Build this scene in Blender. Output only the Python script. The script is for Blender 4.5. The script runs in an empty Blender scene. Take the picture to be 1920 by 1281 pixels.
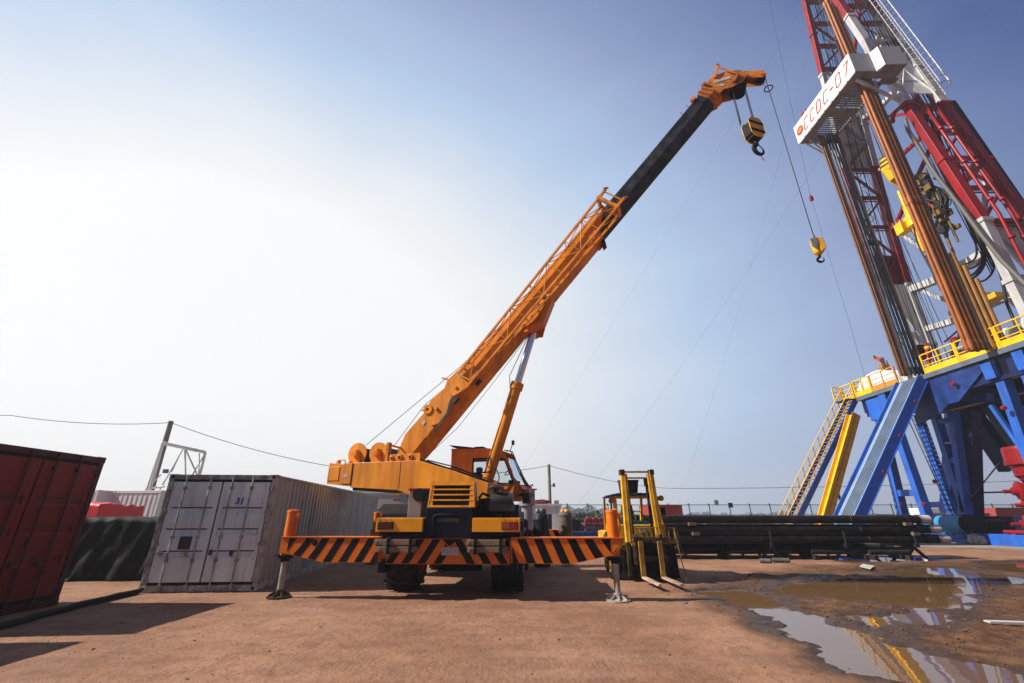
import bpy, math, random
import numpy as np
from mathutils import Vector, Matrix, noise
R = math.radians
random.seed(7)
sc = bpy.context.scene
COL = sc.collection

# ------------------------------------------------------------------ camera, sky, sun, exposure
CAM_H, F_PX, PITCH = 1.56, 816.0, R(21.747)
cam_data = bpy.data.cameras.new('camera'); cam = bpy.data.objects.new('camera', cam_data); COL.objects.link(cam)
cam_data.sensor_width = 36.0; cam_data.lens = 36.0 * F_PX / 1920.0
cam_data.clip_start = 0.05; cam_data.clip_end = 6000
cam.location = (0, 0, CAM_H); cam.rotation_euler = (R(90) + PITCH, 0, 0)
sc.camera = cam

SUN_EL, SUN_BACK = 40.0, 5.0            # elevation; degrees the sun stands behind the left-hand direction
sdir = Vector((-math.cos(R(SUN_BACK)) * math.cos(R(SUN_EL)), -math.sin(R(SUN_BACK)) * math.cos(R(SUN_EL)), math.sin(R(SUN_EL))))
world = bpy.data.worlds.new('World'); sc.world = world; world.use_nodes = True
wn = world.node_tree.nodes; wl = world.node_tree.links; wn.clear()
w_out = wn.new('ShaderNodeOutputWorld'); w_bg = wn.new('ShaderNodeBackground')
sky = wn.new('ShaderNodeTexSky'); sky.sky_type = 'NISHITA'; sky.sun_disc = False
sky.sun_elevation = R(SUN_EL); sky.sun_rotation = R(-90 - SUN_BACK)
sky.air_density = 1.0; sky.dust_density = 3.0; sky.ozone_density = 2.0
SKY_STRENGTH = 0.10
w_bg.inputs['Strength'].default_value = SKY_STRENGTH
# thin high haze: a veil that whitens the sky round the sun and towards the horizon, as a function of direction only
tc = wn.new('ShaderNodeTexCoord')
def wmath(op, a, b=None, clamp=False):
    n = wn.new('ShaderNodeMath'); n.operation = op; n.use_clamp = clamp
    for i, v in enumerate((a, b)):
        if v is None: continue
        if isinstance(v, (int, float)): n.inputs[i].default_value = v
        else: wl.new(v, n.inputs[i])
    return n.outputs[0]
sep = wn.new('ShaderNodeSeparateXYZ'); wl.new(tc.outputs['Generated'], sep.inputs[0])
sx_, sy_, sz_ = sep.outputs
sz_ = wmath('MAXIMUM', sz_, 0.0)
acc = 0.642
for co, a_, b_ in ((-.305, sx_, None), (.177, sy_, None), (-.297, sx_, sx_), (.026, sx_, sz_), (-.727, sz_, sz_), (-.130, sx_, sy_), (.405, sy_, sz_)):
    t_ = a_ if b_ is None else wmath('MULTIPLY', a_, b_)
    acc = wmath('ADD', wmath('MULTIPLY', t_, co), acc)
nz = wn.new('ShaderNodeTexNoise'); nz.inputs['Scale'].default_value = 2.6; nz.inputs['Detail'].default_value = 4.0; nz.inputs['Roughness'].default_value = .5
mp = wn.new('ShaderNodeMapping'); mp.inputs['Scale'].default_value = (1, 1, 2.2); mp.inputs['Rotation'].default_value = (.3, .6, 0)
wl.new(tc.outputs['Generated'], mp.inputs[0]); wl.new(mp.outputs[0], nz.inputs['Vector'])
acc = wmath('ADD', acc, wmath('MULTIPLY', wmath('SUBTRACT', nz.outputs['Fac'], .5), .15))
acc = wmath('ADD', wmath('MULTIPLY', acc, 1.20), -.085)
gd_ = wn.new('ShaderNodeVectorMath'); gd_.operation = 'DOT_PRODUCT'; wl.new(tc.outputs['Generated'], gd_.inputs[0]); gd_.inputs[1].default_value = Vector((-.60, .70, .36)).normalized()
acc = wmath('ADD', acc, wmath('MULTIPLY', wmath('POWER', wmath('MAXIMUM', gd_.outputs['Value'], 0.0), 9.0), .19))
# unseen sky behind the viewpoint is darkened to cut fill on camera-facing surfaces
back = wn.new('ShaderNodeMapRange'); back.inputs['From Min'].default_value = -.35; back.inputs['From Max'].default_value = .12; back.inputs['To Min'].default_value = .32
wl.new(sy_, back.inputs[0]); acc = wmath('MULTIPLY', acc, back.outputs[0])
acc = wmath('MAXIMUM', acc, .03, True)
cr_ = wn.new('ShaderNodeValToRGB'); e = cr_.color_ramp.elements
e[0].position = 0.0; e[0].color = (.035, .068, .19, 1); e[1].position = 1.0; e[1].color = (.99, .99, .985, 1)
for p_, c_ in ((.12, (.062, .117, .315)), (.38, (.285, .370, .60)), (.62, (.465, .61, .83)), (.92, (.885, .915, .93))):
    k_ = e.new(p_); k_.color = (*c_, 1)
wl.new(acc, cr_.inputs[0])
vs_ = wn.new('ShaderNodeVectorMath'); vs_.operation = 'SCALE'; vs_.inputs['Scale'].default_value = 1 / SKY_STRENGTH / 1.682; wl.new(cr_.outputs[0], vs_.inputs[0])
# the haze layer over the horizon is a little greyer than the sky above it
hz_ = wn.new('ShaderNodeMix'); hz_.data_type = 'RGBA'; hz_.blend_type = 'MULTIPLY'; hz_.inputs[7].default_value = (.95, .92, .86, 1)
wl.new(wmath('SUBTRACT', 1.0, wmath('MULTIPLY', sz_, 5.0), True), hz_.inputs[0]); wl.new(vs_.outputs[0], hz_.inputs[6])
mx = wn.new('ShaderNodeMix'); mx.data_type = 'RGBA'; mx.inputs[0].default_value = .96
wl.new(sky.outputs[0], mx.inputs[6]); wl.new(hz_.outputs[2], mx.inputs[7])
wl.new(mx.outputs[2], w_bg.inputs['Color']); wl.new(w_bg.outputs[0], w_out.inputs['Surface'])

sun_data = bpy.data.lights.new('sun', 'SUN'); sun_data.energy = 5.0; sun_data.angle = R(0.6); sun_data.color = (1.0, 0.93, 0.83)
sun = bpy.data.objects.new('sun', sun_data); COL.objects.link(sun)
sun.rotation_euler = (-sdir).to_track_quat('-Z', 'Y').to_euler(); sun.location = (-30, -5, 30)
sc.view_settings.view_transform = 'Standard'; sc.view_settings.look = 'None'
sc.view_settings.exposure = 0.75; sc.view_settings.gamma = 1.0; sc.view_settings.use_curve_mapping = False
sc.render.engine = 'CYCLES'
sc.cycles.max_bounces = 6; sc.cycles.transparent_max_bounces = 12

# ------------------------------------------------------------------ sight-line helpers (measure where a thing stands)
_c, _s = math.cos(PITCH), math.sin(PITCH)
def _ray(px, py):
    cx = (px - 960) / F_PX; cy = (640.5 - py) / F_PX
    return (cx, _c - cy * _s, _s + cy * _c)
def onY(px, py, Y):
    r = _ray(px, py); t = Y / r[1]; return Vector((r[0] * t, Y, CAM_H + r[2] * t))
def onX(px, py, X):
    r = _ray(px, py); t = X / r[0]; return Vector((X, r[1] * t, CAM_H + r[2] * t))
def onZ(px, py, Z=0.0):
    r = _ray(px, py); t = (Z - CAM_H) / r[2]; return Vector((r[0] * t, r[1] * t, Z))

# ------------------------------------------------------------------ materials
MATS = {}
def mat(name, col, rough=.6, metal=0.0, var=.12, scale=3.0, dirt=None, dirt_amt=.0, dirt_scale=1.5, bump=.0, bscale=40.0, spec=.28,
        streak=False, chips=None, chip_amt=0.0, coat=0.0, low_dirt=None, patch=None):
    if name in MATS: return MATS[name]
    m = bpy.data.materials.new(name); MATS[name] = m; m.use_nodes = True
    K = .62 if metal < .9 else 1
    col = [c * K for c in col[:3]]; dirt = dirt and [c * K for c in dirt]; chips = chips and [c * K for c in chips]
    N = m.node_tree.nodes; L = m.node_tree.links; b = N['Principled BSDF']
    b.inputs['Roughness'].default_value = rough; b.inputs['Metallic'].default_value = metal
    b.inputs['Specular IOR Level'].default_value = spec
    if coat: b.inputs['Coat Weight'].default_value = coat; b.inputs['Coat Roughness'].default_value = .15
    t = N.new('ShaderNodeTexCoord'); src = t.outputs['Object']
    n1 = N.new('ShaderNodeTexNoise'); n1.inputs['Scale'].default_value = scale; n1.inputs['Detail'].default_value = 6
    L.new(src, n1.inputs['Vector'])
    mr = N.new('ShaderNodeMapRange'); mr.inputs['From Min'].default_value = .3; mr.inputs['From Max'].default_value = .7
    mr.inputs['To Min'].default_value = 1 - var; mr.inputs['To Max'].default_value = 1 + var
    L.new(n1.outputs['Fac'], mr.inputs[0])
    mul = N.new('ShaderNodeVectorMath'); mul.operation = 'SCALE'; mul.inputs[0].default_value = col[:3]
    L.new(mr.outputs[0], mul.inputs['Scale']); cur = mul.outputs[0]
    def mask(scl, lo, hi, det=8, vec=None, dist=0):
        n = N.new('ShaderNodeTexNoise'); n.inputs['Scale'].default_value = scl; n.inputs['Detail'].default_value = det
        n.inputs['Roughness'].default_value = .65; n.inputs['Distortion'].default_value = dist
        L.new(vec or src, n.inputs['Vector'])
        q = N.new('ShaderNodeMapRange'); q.inputs['From Min'].default_value = lo; q.inputs['From Max'].default_value = hi
        L.new(n.outputs['Fac'], q.inputs[0]); return q.outputs[0]
    def mixin(cur, fac, c):
        x = N.new('ShaderNodeMix'); x.data_type = 'RGBA'; L.new(fac, x.inputs[0]); L.new(cur, x.inputs[6])
        x.inputs[7].default_value = (*c[:3], 1); return x.outputs[2]
    if dirt and dirt_amt:
        vec = None
        if streak:
            mpn = N.new('ShaderNodeMapping'); mpn.inputs['Scale'].default_value = (1, 1, .12); L.new(src, mpn.inputs[0]); vec = mpn.outputs[0]
        k = mask(dirt_scale, .62 - dirt_amt * .35, .85 - dirt_amt * .2, vec=vec)
        cur = mixin(cur, k, dirt)
    if low_dirt:                                   # splash-back mud on the lowest part, edge broken by noise
        sp = N.new('ShaderNodeSeparateXYZ'); L.new(src, sp.inputs[0])
        a = N.new('ShaderNodeMath'); a.operation = 'MULTIPLY_ADD'; L.new(n1.outputs['Fac'], a.inputs[0]); a.inputs[1].default_value = .7; L.new(sp.outputs['Z'], a.inputs[2])
        q = N.new('ShaderNodeMapRange'); q.inputs['From Min'].default_value = low_dirt[1] + .35; q.inputs['From Max'].default_value = low_dirt[1] + .1
        q.inputs['To Max'].default_value = .75
        L.new(a.outputs[0], q.inputs[0]); cur = mixin(cur, q.outputs[0], low_dirt[0])
    if patch:                                      # one rust bloom of its own place and outline
        pc, pr, pcol = patch
        d_ = N.new('ShaderNodeVectorMath'); d_.operation = 'SUBTRACT'; L.new(src, d_.inputs[0]); d_.inputs[1].default_value = pc
        sc2 = N.new('ShaderNodeVectorMath'); sc2.operation = 'MULTIPLY'; L.new(d_.outputs[0], sc2.inputs[0]); sc2.inputs[1].default_value = (1 / pr[0], 1 / pr[1], 1 / pr[2])
        ln = N.new('ShaderNodeVectorMath'); ln.operation = 'LENGTH'; L.new(sc2.outputs[0], ln.inputs[0])
        ax = N.new('ShaderNodeMath'); ax.operation = 'MULTIPLY_ADD'; L.new(n1.outputs['Fac'], ax.inputs[0]); ax.inputs[1].default_value = 1.2; L.new(ln.outputs['Value'], ax.inputs[2])
        q2 = N.new('ShaderNodeMapRange'); q2.inputs['From Min'].default_value = 1.7; q2.inputs['From Max'].default_value = .7; q2.inputs['To Max'].default_value = .8; L.new(ax.outputs[0], q2.inputs[0])
        cur = mixin(cur, q2.outputs[0], pcol)
    if chips and chip_amt:
        k = mask(9.0, .70 - chip_amt * .12, .73 - chip_amt * .12, 10); cur = mixin(cur, k, chips)
    L.new(cur, b.inputs['Base Color'])
    rr = N.new('ShaderNodeMapRange'); rr.inputs['To Min'].default_value = max(.02, rough - .12); rr.inputs['To Max'].default_value = min(1, rough + .14)
    L.new(n1.outputs['Fac'], rr.inputs[0]); L.new(rr.outputs[0], b.inputs['Roughness'])
    if bump:
        nb = N.new('ShaderNodeTexNoise'); nb.inputs['Scale'].default_value = bscale; nb.inputs['Detail'].default_value = 5; L.new(src, nb.inputs['Vector'])
        bp = N.new('ShaderNodeBump'); bp.inputs['Strength'].default_value = bump; bp.inputs['Distance'].default_value = .02
        L.new(nb.outputs['Fac'], bp.inputs['Height']); L.new(bp.outputs[0], b.inputs['Normal'])
    return m
DUST = (.20, .13, .085)
ORANGE = mat('crane_orange_paint', (1.22, .43, .006), .42, var=.10, scale=1.6, dirt=(.52, .15, .018), dirt_amt=.66, dirt_scale=2.4, streak=True, chips=(.16, .06, .03), chip_amt=.30, bump=.05, bscale=6)
ORANGE2 = mat('outrigger_orange_paint', (1.12, .24, .006), .48, var=.10, scale=2, dirt=(.55, .13, .02), dirt_amt=.4, chips=(.10, .04, .02), chip_amt=.15, bump=.05, bscale=8)
PANEL = mat('panel_yellow_orange', (1.25, .50, .008), .42, var=.06, scale=2, dirt=(.5, .2, .03), dirt_amt=.25)
BLACKP = mat('black_paint', (.006, .006, .007), .5, spec=.14, var=.3, scale=4, dirt=(.035, .026, .02), dirt_amt=.3)
NAVY = mat('dark_navy_paint', (.005, .007, .022), .48, spec=.12, var=.25, scale=3, dirt=(.025, .022, .024), dirt_amt=.35, chips=(.25, .23, .2), chip_amt=.1)
BOOMK = mat('black_boom_paint', (.026, .029, .036), .34, var=.35, scale=3, dirt=(.10, .095, .09), dirt_amt=.5, dirt_scale=3, bump=.05, bscale=12)
RUBBER = mat('tyre_rubber', (.011, .010, .010), .8, var=.2, scale=8, dirt=(.07, .045, .03), dirt_amt=.38, dirt_scale=4, bump=.2)
STEEL = mat('worn_steel', (.58, .52, .46), .45, .3, var=.25, scale=6, dirt=(.30, .20, .14), dirt_amt=.45, dirt_scale=4)
CHROME = mat('chrome_rod', (.62, .64, .68), .16, 1.0, var=.05)
DSTEEL = mat('dark_steel', (.05, .047, .045), .5, .4, var=.3, scale=6, dirt=(.12, .08, .05), dirt_amt=.4)
ROPE = mat('wire_rope', (.03, .03, .033), .6, .3, var=.2, scale=30)
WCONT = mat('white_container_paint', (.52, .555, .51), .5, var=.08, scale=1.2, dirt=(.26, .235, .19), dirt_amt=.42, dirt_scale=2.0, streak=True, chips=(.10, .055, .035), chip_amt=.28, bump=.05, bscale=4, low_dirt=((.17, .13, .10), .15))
WCONT2 = mat('white_container_lit_door', (1.16, 1.30, 1.20), .5, var=.07, scale=1.5, dirt=(.64, .70, .60), dirt_amt=.36, dirt_scale=3, streak=True, chips=(.10, .06, .04), chip_amt=.22, bump=.06, bscale=5, low_dirt=((.20, .17, .13), .1))  # door white raised in place of skylight; dirt and chips are real
WEDGE = mat('container_edge_rusty', (.62, .66, .57), .65, var=.2, scale=4, dirt=(.12, .055, .03), dirt_amt=.65, dirt_scale=5, chips=(.06, .03, .02), chip_amt=.4)
RUSTPATCH = mat('rusty_corrugation', (.36, .30, .26), .7, var=.25, scale=3, dirt=(.16, .06, .025), dirt_amt=.8, dirt_scale=4, streak=True)
RCONT = mat('red_container_paint', (.30, .006, .005), .5, var=.14, scale=1.5, dirt=(.18, .016, .012), dirt_amt=.5, streak=True, chips=(.03, .012, .01), chip_amt=.2, bump=.05, bscale=4)
RCONTD = mat('red_container_bar_paint', (.10, .008, .007), .5, var=.14, scale=1.5, dirt=(.08, .02, .015), dirt_amt=.6)
GASKET = mat('black_gasket', (.012, .012, .012), .8, var=.2)
TARPK = mat('black_tarpaulin', (.004, .004, .004), .7, spec=.16, var=.5, scale=7, dirt=(.030, .027, .024), dirt_amt=.45, dirt_scale=4, bump=.9, bscale=5)
TARPR = mat('red_tarpaulin', (.95, .02, .03), .45, var=.12, scale=4, bump=.3, bscale=6)
WPAINT = mat('white_paint', (1.08, 1.12, 1.08), .45, var=.06, scale=2, dirt=(.58, .55, .50), dirt_amt=.32, streak=True, chips=(.22, .13, .09), chip_amt=.1)
WSTEEL = mat('white_mast_paint', (.66, .66, .67), .45, var=.08, scale=1.5, dirt=(.33, .30, .27), dirt_amt=.35, streak=True)
GREYW = mat('grey_white_sheet', (.50, .51, .55), .6, var=.10, scale=5, dirt=(.36, .36, .38), dirt_amt=.5, dirt_scale=5)
REDP = mat('mast_red_paint', (.38, .005, .013), .40, var=.15, scale=1.5, dirt=(.20, .006, .012), dirt_amt=.4, streak=True)
BLUE = mat('rig_blue_paint', (.026, .165, .74), .42, var=.18, scale=1.2, low_dirt=((.16, .10, .07), .1), dirt=(.03, .09, .34), dirt_amt=.55, streak=True, chips=(.12, .11, .12), chip_amt=.06)
DBLUE = mat('rig_shaded_blue_paint', (.006, .018, .11), .42, var=.15, scale=1.2, dirt=(.008, .012, .05), dirt_amt=.4)  # rig blue darkened: the shade under the floor is in the colour
LBLUE = mat('light_blue_paint', (.05, .30, .66), .45, var=.12, scale=3, dirt=(.2, .2, .22), dirt_amt=.3)
RAMPG = mat('ramp_worn_deck', (.24, .44, .80), .32, .1, var=.12, scale=1.2, dirt=(.52, .56, .60), dirt_amt=.7, dirt_scale=1.6, streak=True)
YEL = mat('safety_yellow_paint', (1.2, .68, .006), .42, var=.08, scale=2, dirt=(.5, .28, .03), dirt_amt=.3)
YELD = mat('machine_yellow_paint', (1.1, .56, .010), .45, var=.12, scale=2, dirt=(.25, .14, .04), dirt_amt=.45, dirt_scale=3, chips=(.08, .045, .025), chip_amt=.3)
YFORK = mat('forklift_yellow_paint', (1.15, .60, .02), .5, var=.1, scale=3, dirt=(.30, .18, .06), dirt_amt=.45, dirt_scale=4, chips=(.08, .05, .035), chip_amt=.35)
YWORN = mat('scraped_yellow_paint', (.66, .36, .04), .6, var=.15, scale=4, dirt=(.12, .07, .045), dirt_amt=.75, dirt_scale=5, chips=(.05, .03, .02), chip_amt=.6)
ORPIPE = mat('orange_drill_pipe', (.50, .145, .018), .5, .1, var=.25, scale=2, dirt=(.16, .07, .03), dirt_amt=.65, streak=True)
BRPIPE = mat('brown_drill_pipe', (.27, .125, .065), .6, .2, var=.25, scale=3, dirt=(.12, .07, .05), dirt_amt=.5)
BKPIPE = mat('blued_drill_pipe', (.035, .045, .065), .35, .5, var=.3, scale=3, dirt=(.12, .10, .09), dirt_amt=.4)
CASING = mat('black_casing_pipe', (.013, .012, .012), .40, .1, var=.3, scale=4, dirt=(.09, .04, .028), dirt_amt=.36, dirt_scale=3.5)
CAPW = mat('white_pipe_end', (.68, .65, .60), .6, var=.12, scale=6, dirt=(.4, .33, .26), dirt_amt=.4)
WOOD = mat('weathered_timber', (.33, .235, .15), .8, var=.3, scale=5, dirt=(.14, .09, .06), dirt_amt=.5, bump=.4, bscale=25)
CONC = mat('pale_concrete', (.42, .38, .33), .9, var=.15, scale=.8, dirt=(.25, .17, .11), dirt_amt=.6, dirt_scale=.7, bump=.2)
GREY = mat('dull_grey_metal', (.16, .16, .16), .5, .2, var=.2, scale=3, dirt=(.10, .08, .07), dirt_amt=.4)
GTANK = mat('pale_grey_tank_paint', (.36, .36, .38), .5, var=.12, scale=3, dirt=(.16, .14, .13), dirt_amt=.4, chips=(.05, .04, .04), chip_amt=.25)
POLE = mat('concrete_pole', (.30, .28, .25), .85, var=.15, scale=4)
GREEN = mat('fence_green', (.02, .07, .05), .6, var=.2)
FOREST = mat('distant_foliage', (.035, .055, .035), .9, var=.4, scale=.08, spec=.1)
FIELD = mat('field_weeds', (.06, .08, .035), .95, var=.4, scale=.5)
MUD = mat('mud_clods', (.17, .085, .045), .8, var=.25, scale=12, bump=.3)
TEAL = mat('turquoise_cloth', (.02, .50, .50), .8, var=.1)
BLUEC = mat('blue_patterned_cloth', (.05, .12, .38), .9, var=.3, scale=15, dirt=(.3, .06, .06), dirt_amt=.45, dirt_scale=6)
PLBLK = mat('black_plastic', (.02, .022, .025), .4, var=.2)
BAG = mat('translucent_plastic_bag', (.48, .44, .42), .35, var=.2, scale=9, dirt=(.2, .17, .15), dirt_amt=.4, bump=.6, bscale=12)
BOPR = mat('preventer_red_paint', (.42, .008, .014), .42, var=.25, scale=3, dirt=(.10, .012, .012), dirt_amt=.6, dirt_scale=3, chips=(.3, .2, .18), chip_amt=.15)
AMBER = mat('amber_lens', (.42, .10, .01), .2, var=.1, coat=.5)
REDL = mat('red_lens', (.38, .008, .02), .2, var=.1, coat=.5)
DLENS = mat('dirty_dark_lens', (.10, .018, .008), .3, var=.2)
REDTXT = mat('red_lettering', (.55, .015, .02), .5, var=.05)
BLUTXT = mat('blue_lettering', (.02, .09, .50), .5, var=.05)
YLOGO = mat('yellow_emblem_paint', (.80, .42, .05), .5, var=.05)
PLATE = mat('number_plate_white', (.62, .62, .60), .5, var=.08, dirt=(.35, .33, .30), dirt_amt=.4, dirt_scale=14)
PLATEC = mat('number_plate_digits', (.50, .51, .53), .6, var=.2)
OBJW = mat('orange_flag_cloth', (.85, .18, .07), .7, var=.1)
DARKSEAT = mat('dark_seat_vinyl', (.015, .015, .016), .6, var=.2)
GREYSEAT = mat('grey_seat_fabric', (.16, .16, .165), .8, var=.2)
BUILDW = mat('white_membrane', (.62, .61, .58), .6, var=.06, scale=1, bump=.15, bscale=2)
HOSE = mat('black_rubber_hose', (.014, .014, .016), .5, var=.2)
GHOSE = mat('grey_braided_hose', (.17, .155, .14), .6, .2, var=.2, scale=10)
CANV = mat('dusty_grey_canvas', (.15, .135, .105), .8, var=.2, scale=5, dirt=(.22, .18, .13), dirt_amt=.4)

def glass_mat():
    m = bpy.data.materials.new('cab_glass'); m.use_nodes = True
    N = m.node_tree.nodes; L = m.node_tree.links; N.clear()
    o = N.new('ShaderNodeOutputMaterial'); t = N.new('ShaderNodeBsdfTransparent'); t.inputs[0].default_value = (.82, .86, .87, 1)
    g_ = N.new('ShaderNodeBsdfGlossy'); g_.inputs['Roughness'].default_value = .03
    f = N.new('ShaderNodeFresnel'); f.inputs[0].default_value = 1.5; x = N.new('ShaderNodeMixShader')
    L.new(f.outputs[0], x.inputs[0]); L.new(t.outputs[0], x.inputs[1]); L.new(g_.outputs[0], x.inputs[2]); L.new(x.outputs[0], o.inputs[0]); return m
GLASS = glass_mat()
def mesh_mat():                                   # chain-link: real wire pattern with open cells between
    m = bpy.data.materials.new('chain_link_mesh'); m.use_nodes = True
    N = m.node_tree.nodes; L = m.node_tree.links; b = N['Principled BSDF']; b.inputs['Base Color'].default_value = (.03, .08, .06, 1)
    b.inputs['Roughness'].default_value = .6; b.inputs['Alpha'].default_value = .10; return m
CHAIN = mesh_mat()

# ------------------------------------------------------------------ mesh building
class Frame:
    def __init__(s, o=(0, 0, 0), az=0.0, m=None):
        s.m = m if m is not None else Matrix.Translation(o) @ Matrix.Rotation(az, 4, 'Z')
    def w(s, a, b, c): return s.m @ Vector((a, b, c))
    def sub(s, o, rot=(0, 0, 0)):
        from mathutils import Euler
        return Frame(m=s.m @ Matrix.Translation(o) @ Euler(rot).to_matrix().to_4x4())
WORLD = Frame()
def root_loc(o):
    v = Vector((0, 0, 0))
    while o is not None: v += o.location; o = o.parent
    return v
class MB:
    def __init__(s, fr=WORLD): s.v = []; s.f = []; s.mi = []; s.sm = []; s.fr = fr
    def add(s, vs, fs, mi=0, smooth=False, local=True):
        n = len(s.v)
        s.v += [tuple(s.fr.m @ Vector(p)) if local else tuple(p) for p in vs]
        for f in fs: s.f.append(tuple(i + n for i in f)); s.mi.append(mi); s.sm.append(smooth)
        return s
    def box(s, x0, x1, y0, y1, z0, z1, mi=0):
        vs = [(x, y, z) for x in (x0, x1) for y in (y0, y1) for z in (z0, z1)]
        return s.add(vs, [(0, 1, 3, 2), (4, 6, 7, 5), (0, 4, 5, 1), (2, 3, 7, 6), (0, 2, 6, 4), (1, 5, 7, 3)], mi)
    def beam(s, p0, p1, w, h=None, up=(0, 0, 1), mi=0):
        h = h or w; p0, p1 = Vector(p0), Vector(p1); d = (p1 - p0).normalized(); u = Vector(up)
        if abs(d.dot(u)) > .985: u = Vector((0, 1, 0)) if abs(d.y) < .9 else Vector((1, 0, 0))
        r = d.cross(u).normalized(); u = r.cross(d).normalized()
        vs = [p + r * (a * w / 2) + u * (b * h / 2) for p in (p0, p1) for a, b in ((-1, -1), (1, -1), (1, 1), (-1, 1))]
        return s.add(vs, [(3, 2, 1, 0), (4, 5, 6, 7), (0, 1, 5, 4), (1, 2, 6, 5), (2, 3, 7, 6), (3, 0, 4, 7)], mi)
    def tube(s, p0, p1, r, r2=None, n=10, caps=True, mi=0):
        r2 = r if r2 is None else r2; p0, p1 = Vector(p0), Vector(p1); d = (p1 - p0).normalized()
        u = Vector((0, 0, 1)) if abs(d.z) < .9 else Vector((1, 0, 0)); a = d.cross(u).normalized(); b = a.cross(d).normalized()
        ring = lambda p, q: [p + (a * math.cos(2 * math.pi * i / n) + b * math.sin(2 * math.pi * i / n)) * q for i in range(n)]
        A, B = ring(p0, r), ring(p1, r2)
        s.add(A + B, [(i, n + i, n + (i + 1) % n, (i + 1) % n) for i in range(n)], mi, n > 5)
        if caps: s.add(A, [tuple(range(n))], mi); s.add(B, [tuple(range(n - 1, -1, -1))], mi)
        return s
    def path(s, pts, r, n=6, mi=0):
        pts = [Vector(p) for p in pts]; rings = []
        prev = None
        for i, p in enumerate(pts):
            d = (pts[min(i + 1, len(pts) - 1)] - pts[max(i - 1, 0)]).normalized()
            if prev is None:
                u = Vector((0, 0, 1)) if abs(d.z) < .9 else Vector((1, 0, 0)); a = d.cross(u).normalized()
            else:
                a = (prev - d * prev.dot(d)).normalized()
            prev = a; b = a.cross(d)
            rings.append([p + (a * math.cos(2 * math.pi * k / n) + b * math.sin(2 * math.pi * k / n)) * r for k in range(n)])
        vs = [q for g_ in rings for q in g_]; fs = []
        for i in range(len(pts) - 1):
            for k in range(n): fs.append((i * n + k, (i + 1) * n + k, (i + 1) * n + (k + 1) % n, i * n + (k + 1) % n))
        fs.append(tuple(range(n))); fs.append(tuple((len(pts) - 1) * n + k for k in range(n - 1, -1, -1)))
        return s.add(vs, fs, mi, True)
    def lathe(s, prof, p0, d=(0, 0, 1), n=20, mi=0):
        p0 = Vector(p0); d = Vector(d).normalized(); u = Vector((0, 0, 1)) if abs(d.z) < .9 else Vector((1, 0, 0))
        a = d.cross(u).normalized(); b = a.cross(d).normalized()
        for (r0, z0), (r1, z1) in zip(prof, prof[1:]):
            A = [p0 + d * z0 + (a * math.cos(2 * math.pi * i / n) + b * math.sin(2 * math.pi * i / n)) * max(r0, 1e-4) for i in range(n)]
            B = [p0 + d * z1 + (a * math.cos(2 * math.pi * i / n) + b * math.sin(2 * math.pi * i / n)) * max(r1, 1e-4) for i in range(n)]
            s.add(A + B, [(i, n + i, n + (i + 1) % n, (i + 1) % n) for i in range(n)], mi, True)
        return s
    def prism(s, pts, off, mi=0):
        pts = [Vector(p) for p in pts]; off = Vector(off); n = len(pts)
        vs = pts + [p + off for p in pts]
        return s.add(vs, [tuple(range(n - 1, -1, -1)), tuple(range(n, 2 * n))] + [(i, (i + 1) % n, n + (i + 1) % n, n + i) for i in range(n)], mi)
    def build(s, name, mats, parent=None, bevel=0.0, kind=None):
        base = root_loc(parent) if parent is not None else Vector((0, 0, 0))
        me = bpy.data.meshes.new(name)
        me.from_pydata([(p[0] - base.x, p[1] - base.y, p[2] - base.z) for p in s.v], [], s.f)
        mats = mats if isinstance(mats, (list, tuple)) else [mats]
        for m in mats: me.materials.append(m)
        me.polygons.foreach_set('material_index', s.mi); me.polygons.foreach_set('use_smooth', s.sm)
        me.update()
        o = bpy.data.objects.new(name, me); COL.objects.link(o)
        import bmesh
        bm = bmesh.new(); bm.from_mesh(me); bmesh.ops.recalc_face_normals(bm, faces=bm.faces); bm.to_mesh(me); bm.free()
        if parent is not None: o.parent = parent
        if bevel:
            b = o.modifiers.new('bevel', 'BEVEL'); b.width = bevel; b.segments = 2; b.limit_method = 'ANGLE'; b.angle_limit = R(40)
        if kind: o['kind'] = kind
        return o
    def thing(s, name, mats, label, cat, group=None, bevel=0.0, kind=None, base=None):
        """a thing that is one mesh, its origin at its base"""
        b0 = Vector(base) if base is not None else Vector((sum(p[0] for p in s.v) / len(s.v), sum(p[1] for p in s.v) / len(s.v), min(p[2] for p in s.v)))
        s.v = [(p[0] - b0.x, p[1] - b0.y, p[2] - b0.z) for p in s.v]
        o = s.build(name, mats, None, bevel); o.location = b0; tag(o, label, cat, group, kind); return o
def tag(o, label=None, cat=None, group=None, kind=None):
    if label: o['label'] = label
    if cat: o['category'] = cat
    if group: o['group'] = group
    if kind: o['kind'] = kind
    return o
def empty(name, loc, label, cat, group=None):
    o = bpy.data.objects.new(name, None); COL.objects.link(o); o.location = loc; o.empty_display_size = .3
    return tag(o, label, cat, group)
def kids(o): return [c for c in bpy.data.objects if c.parent == o]
def copy_tree(o, parent=None):
    c = o.copy(); COL.objects.link(c); c.parent = parent
    for ch in kids(o): copy_tree(ch, c)
    return c
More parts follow.
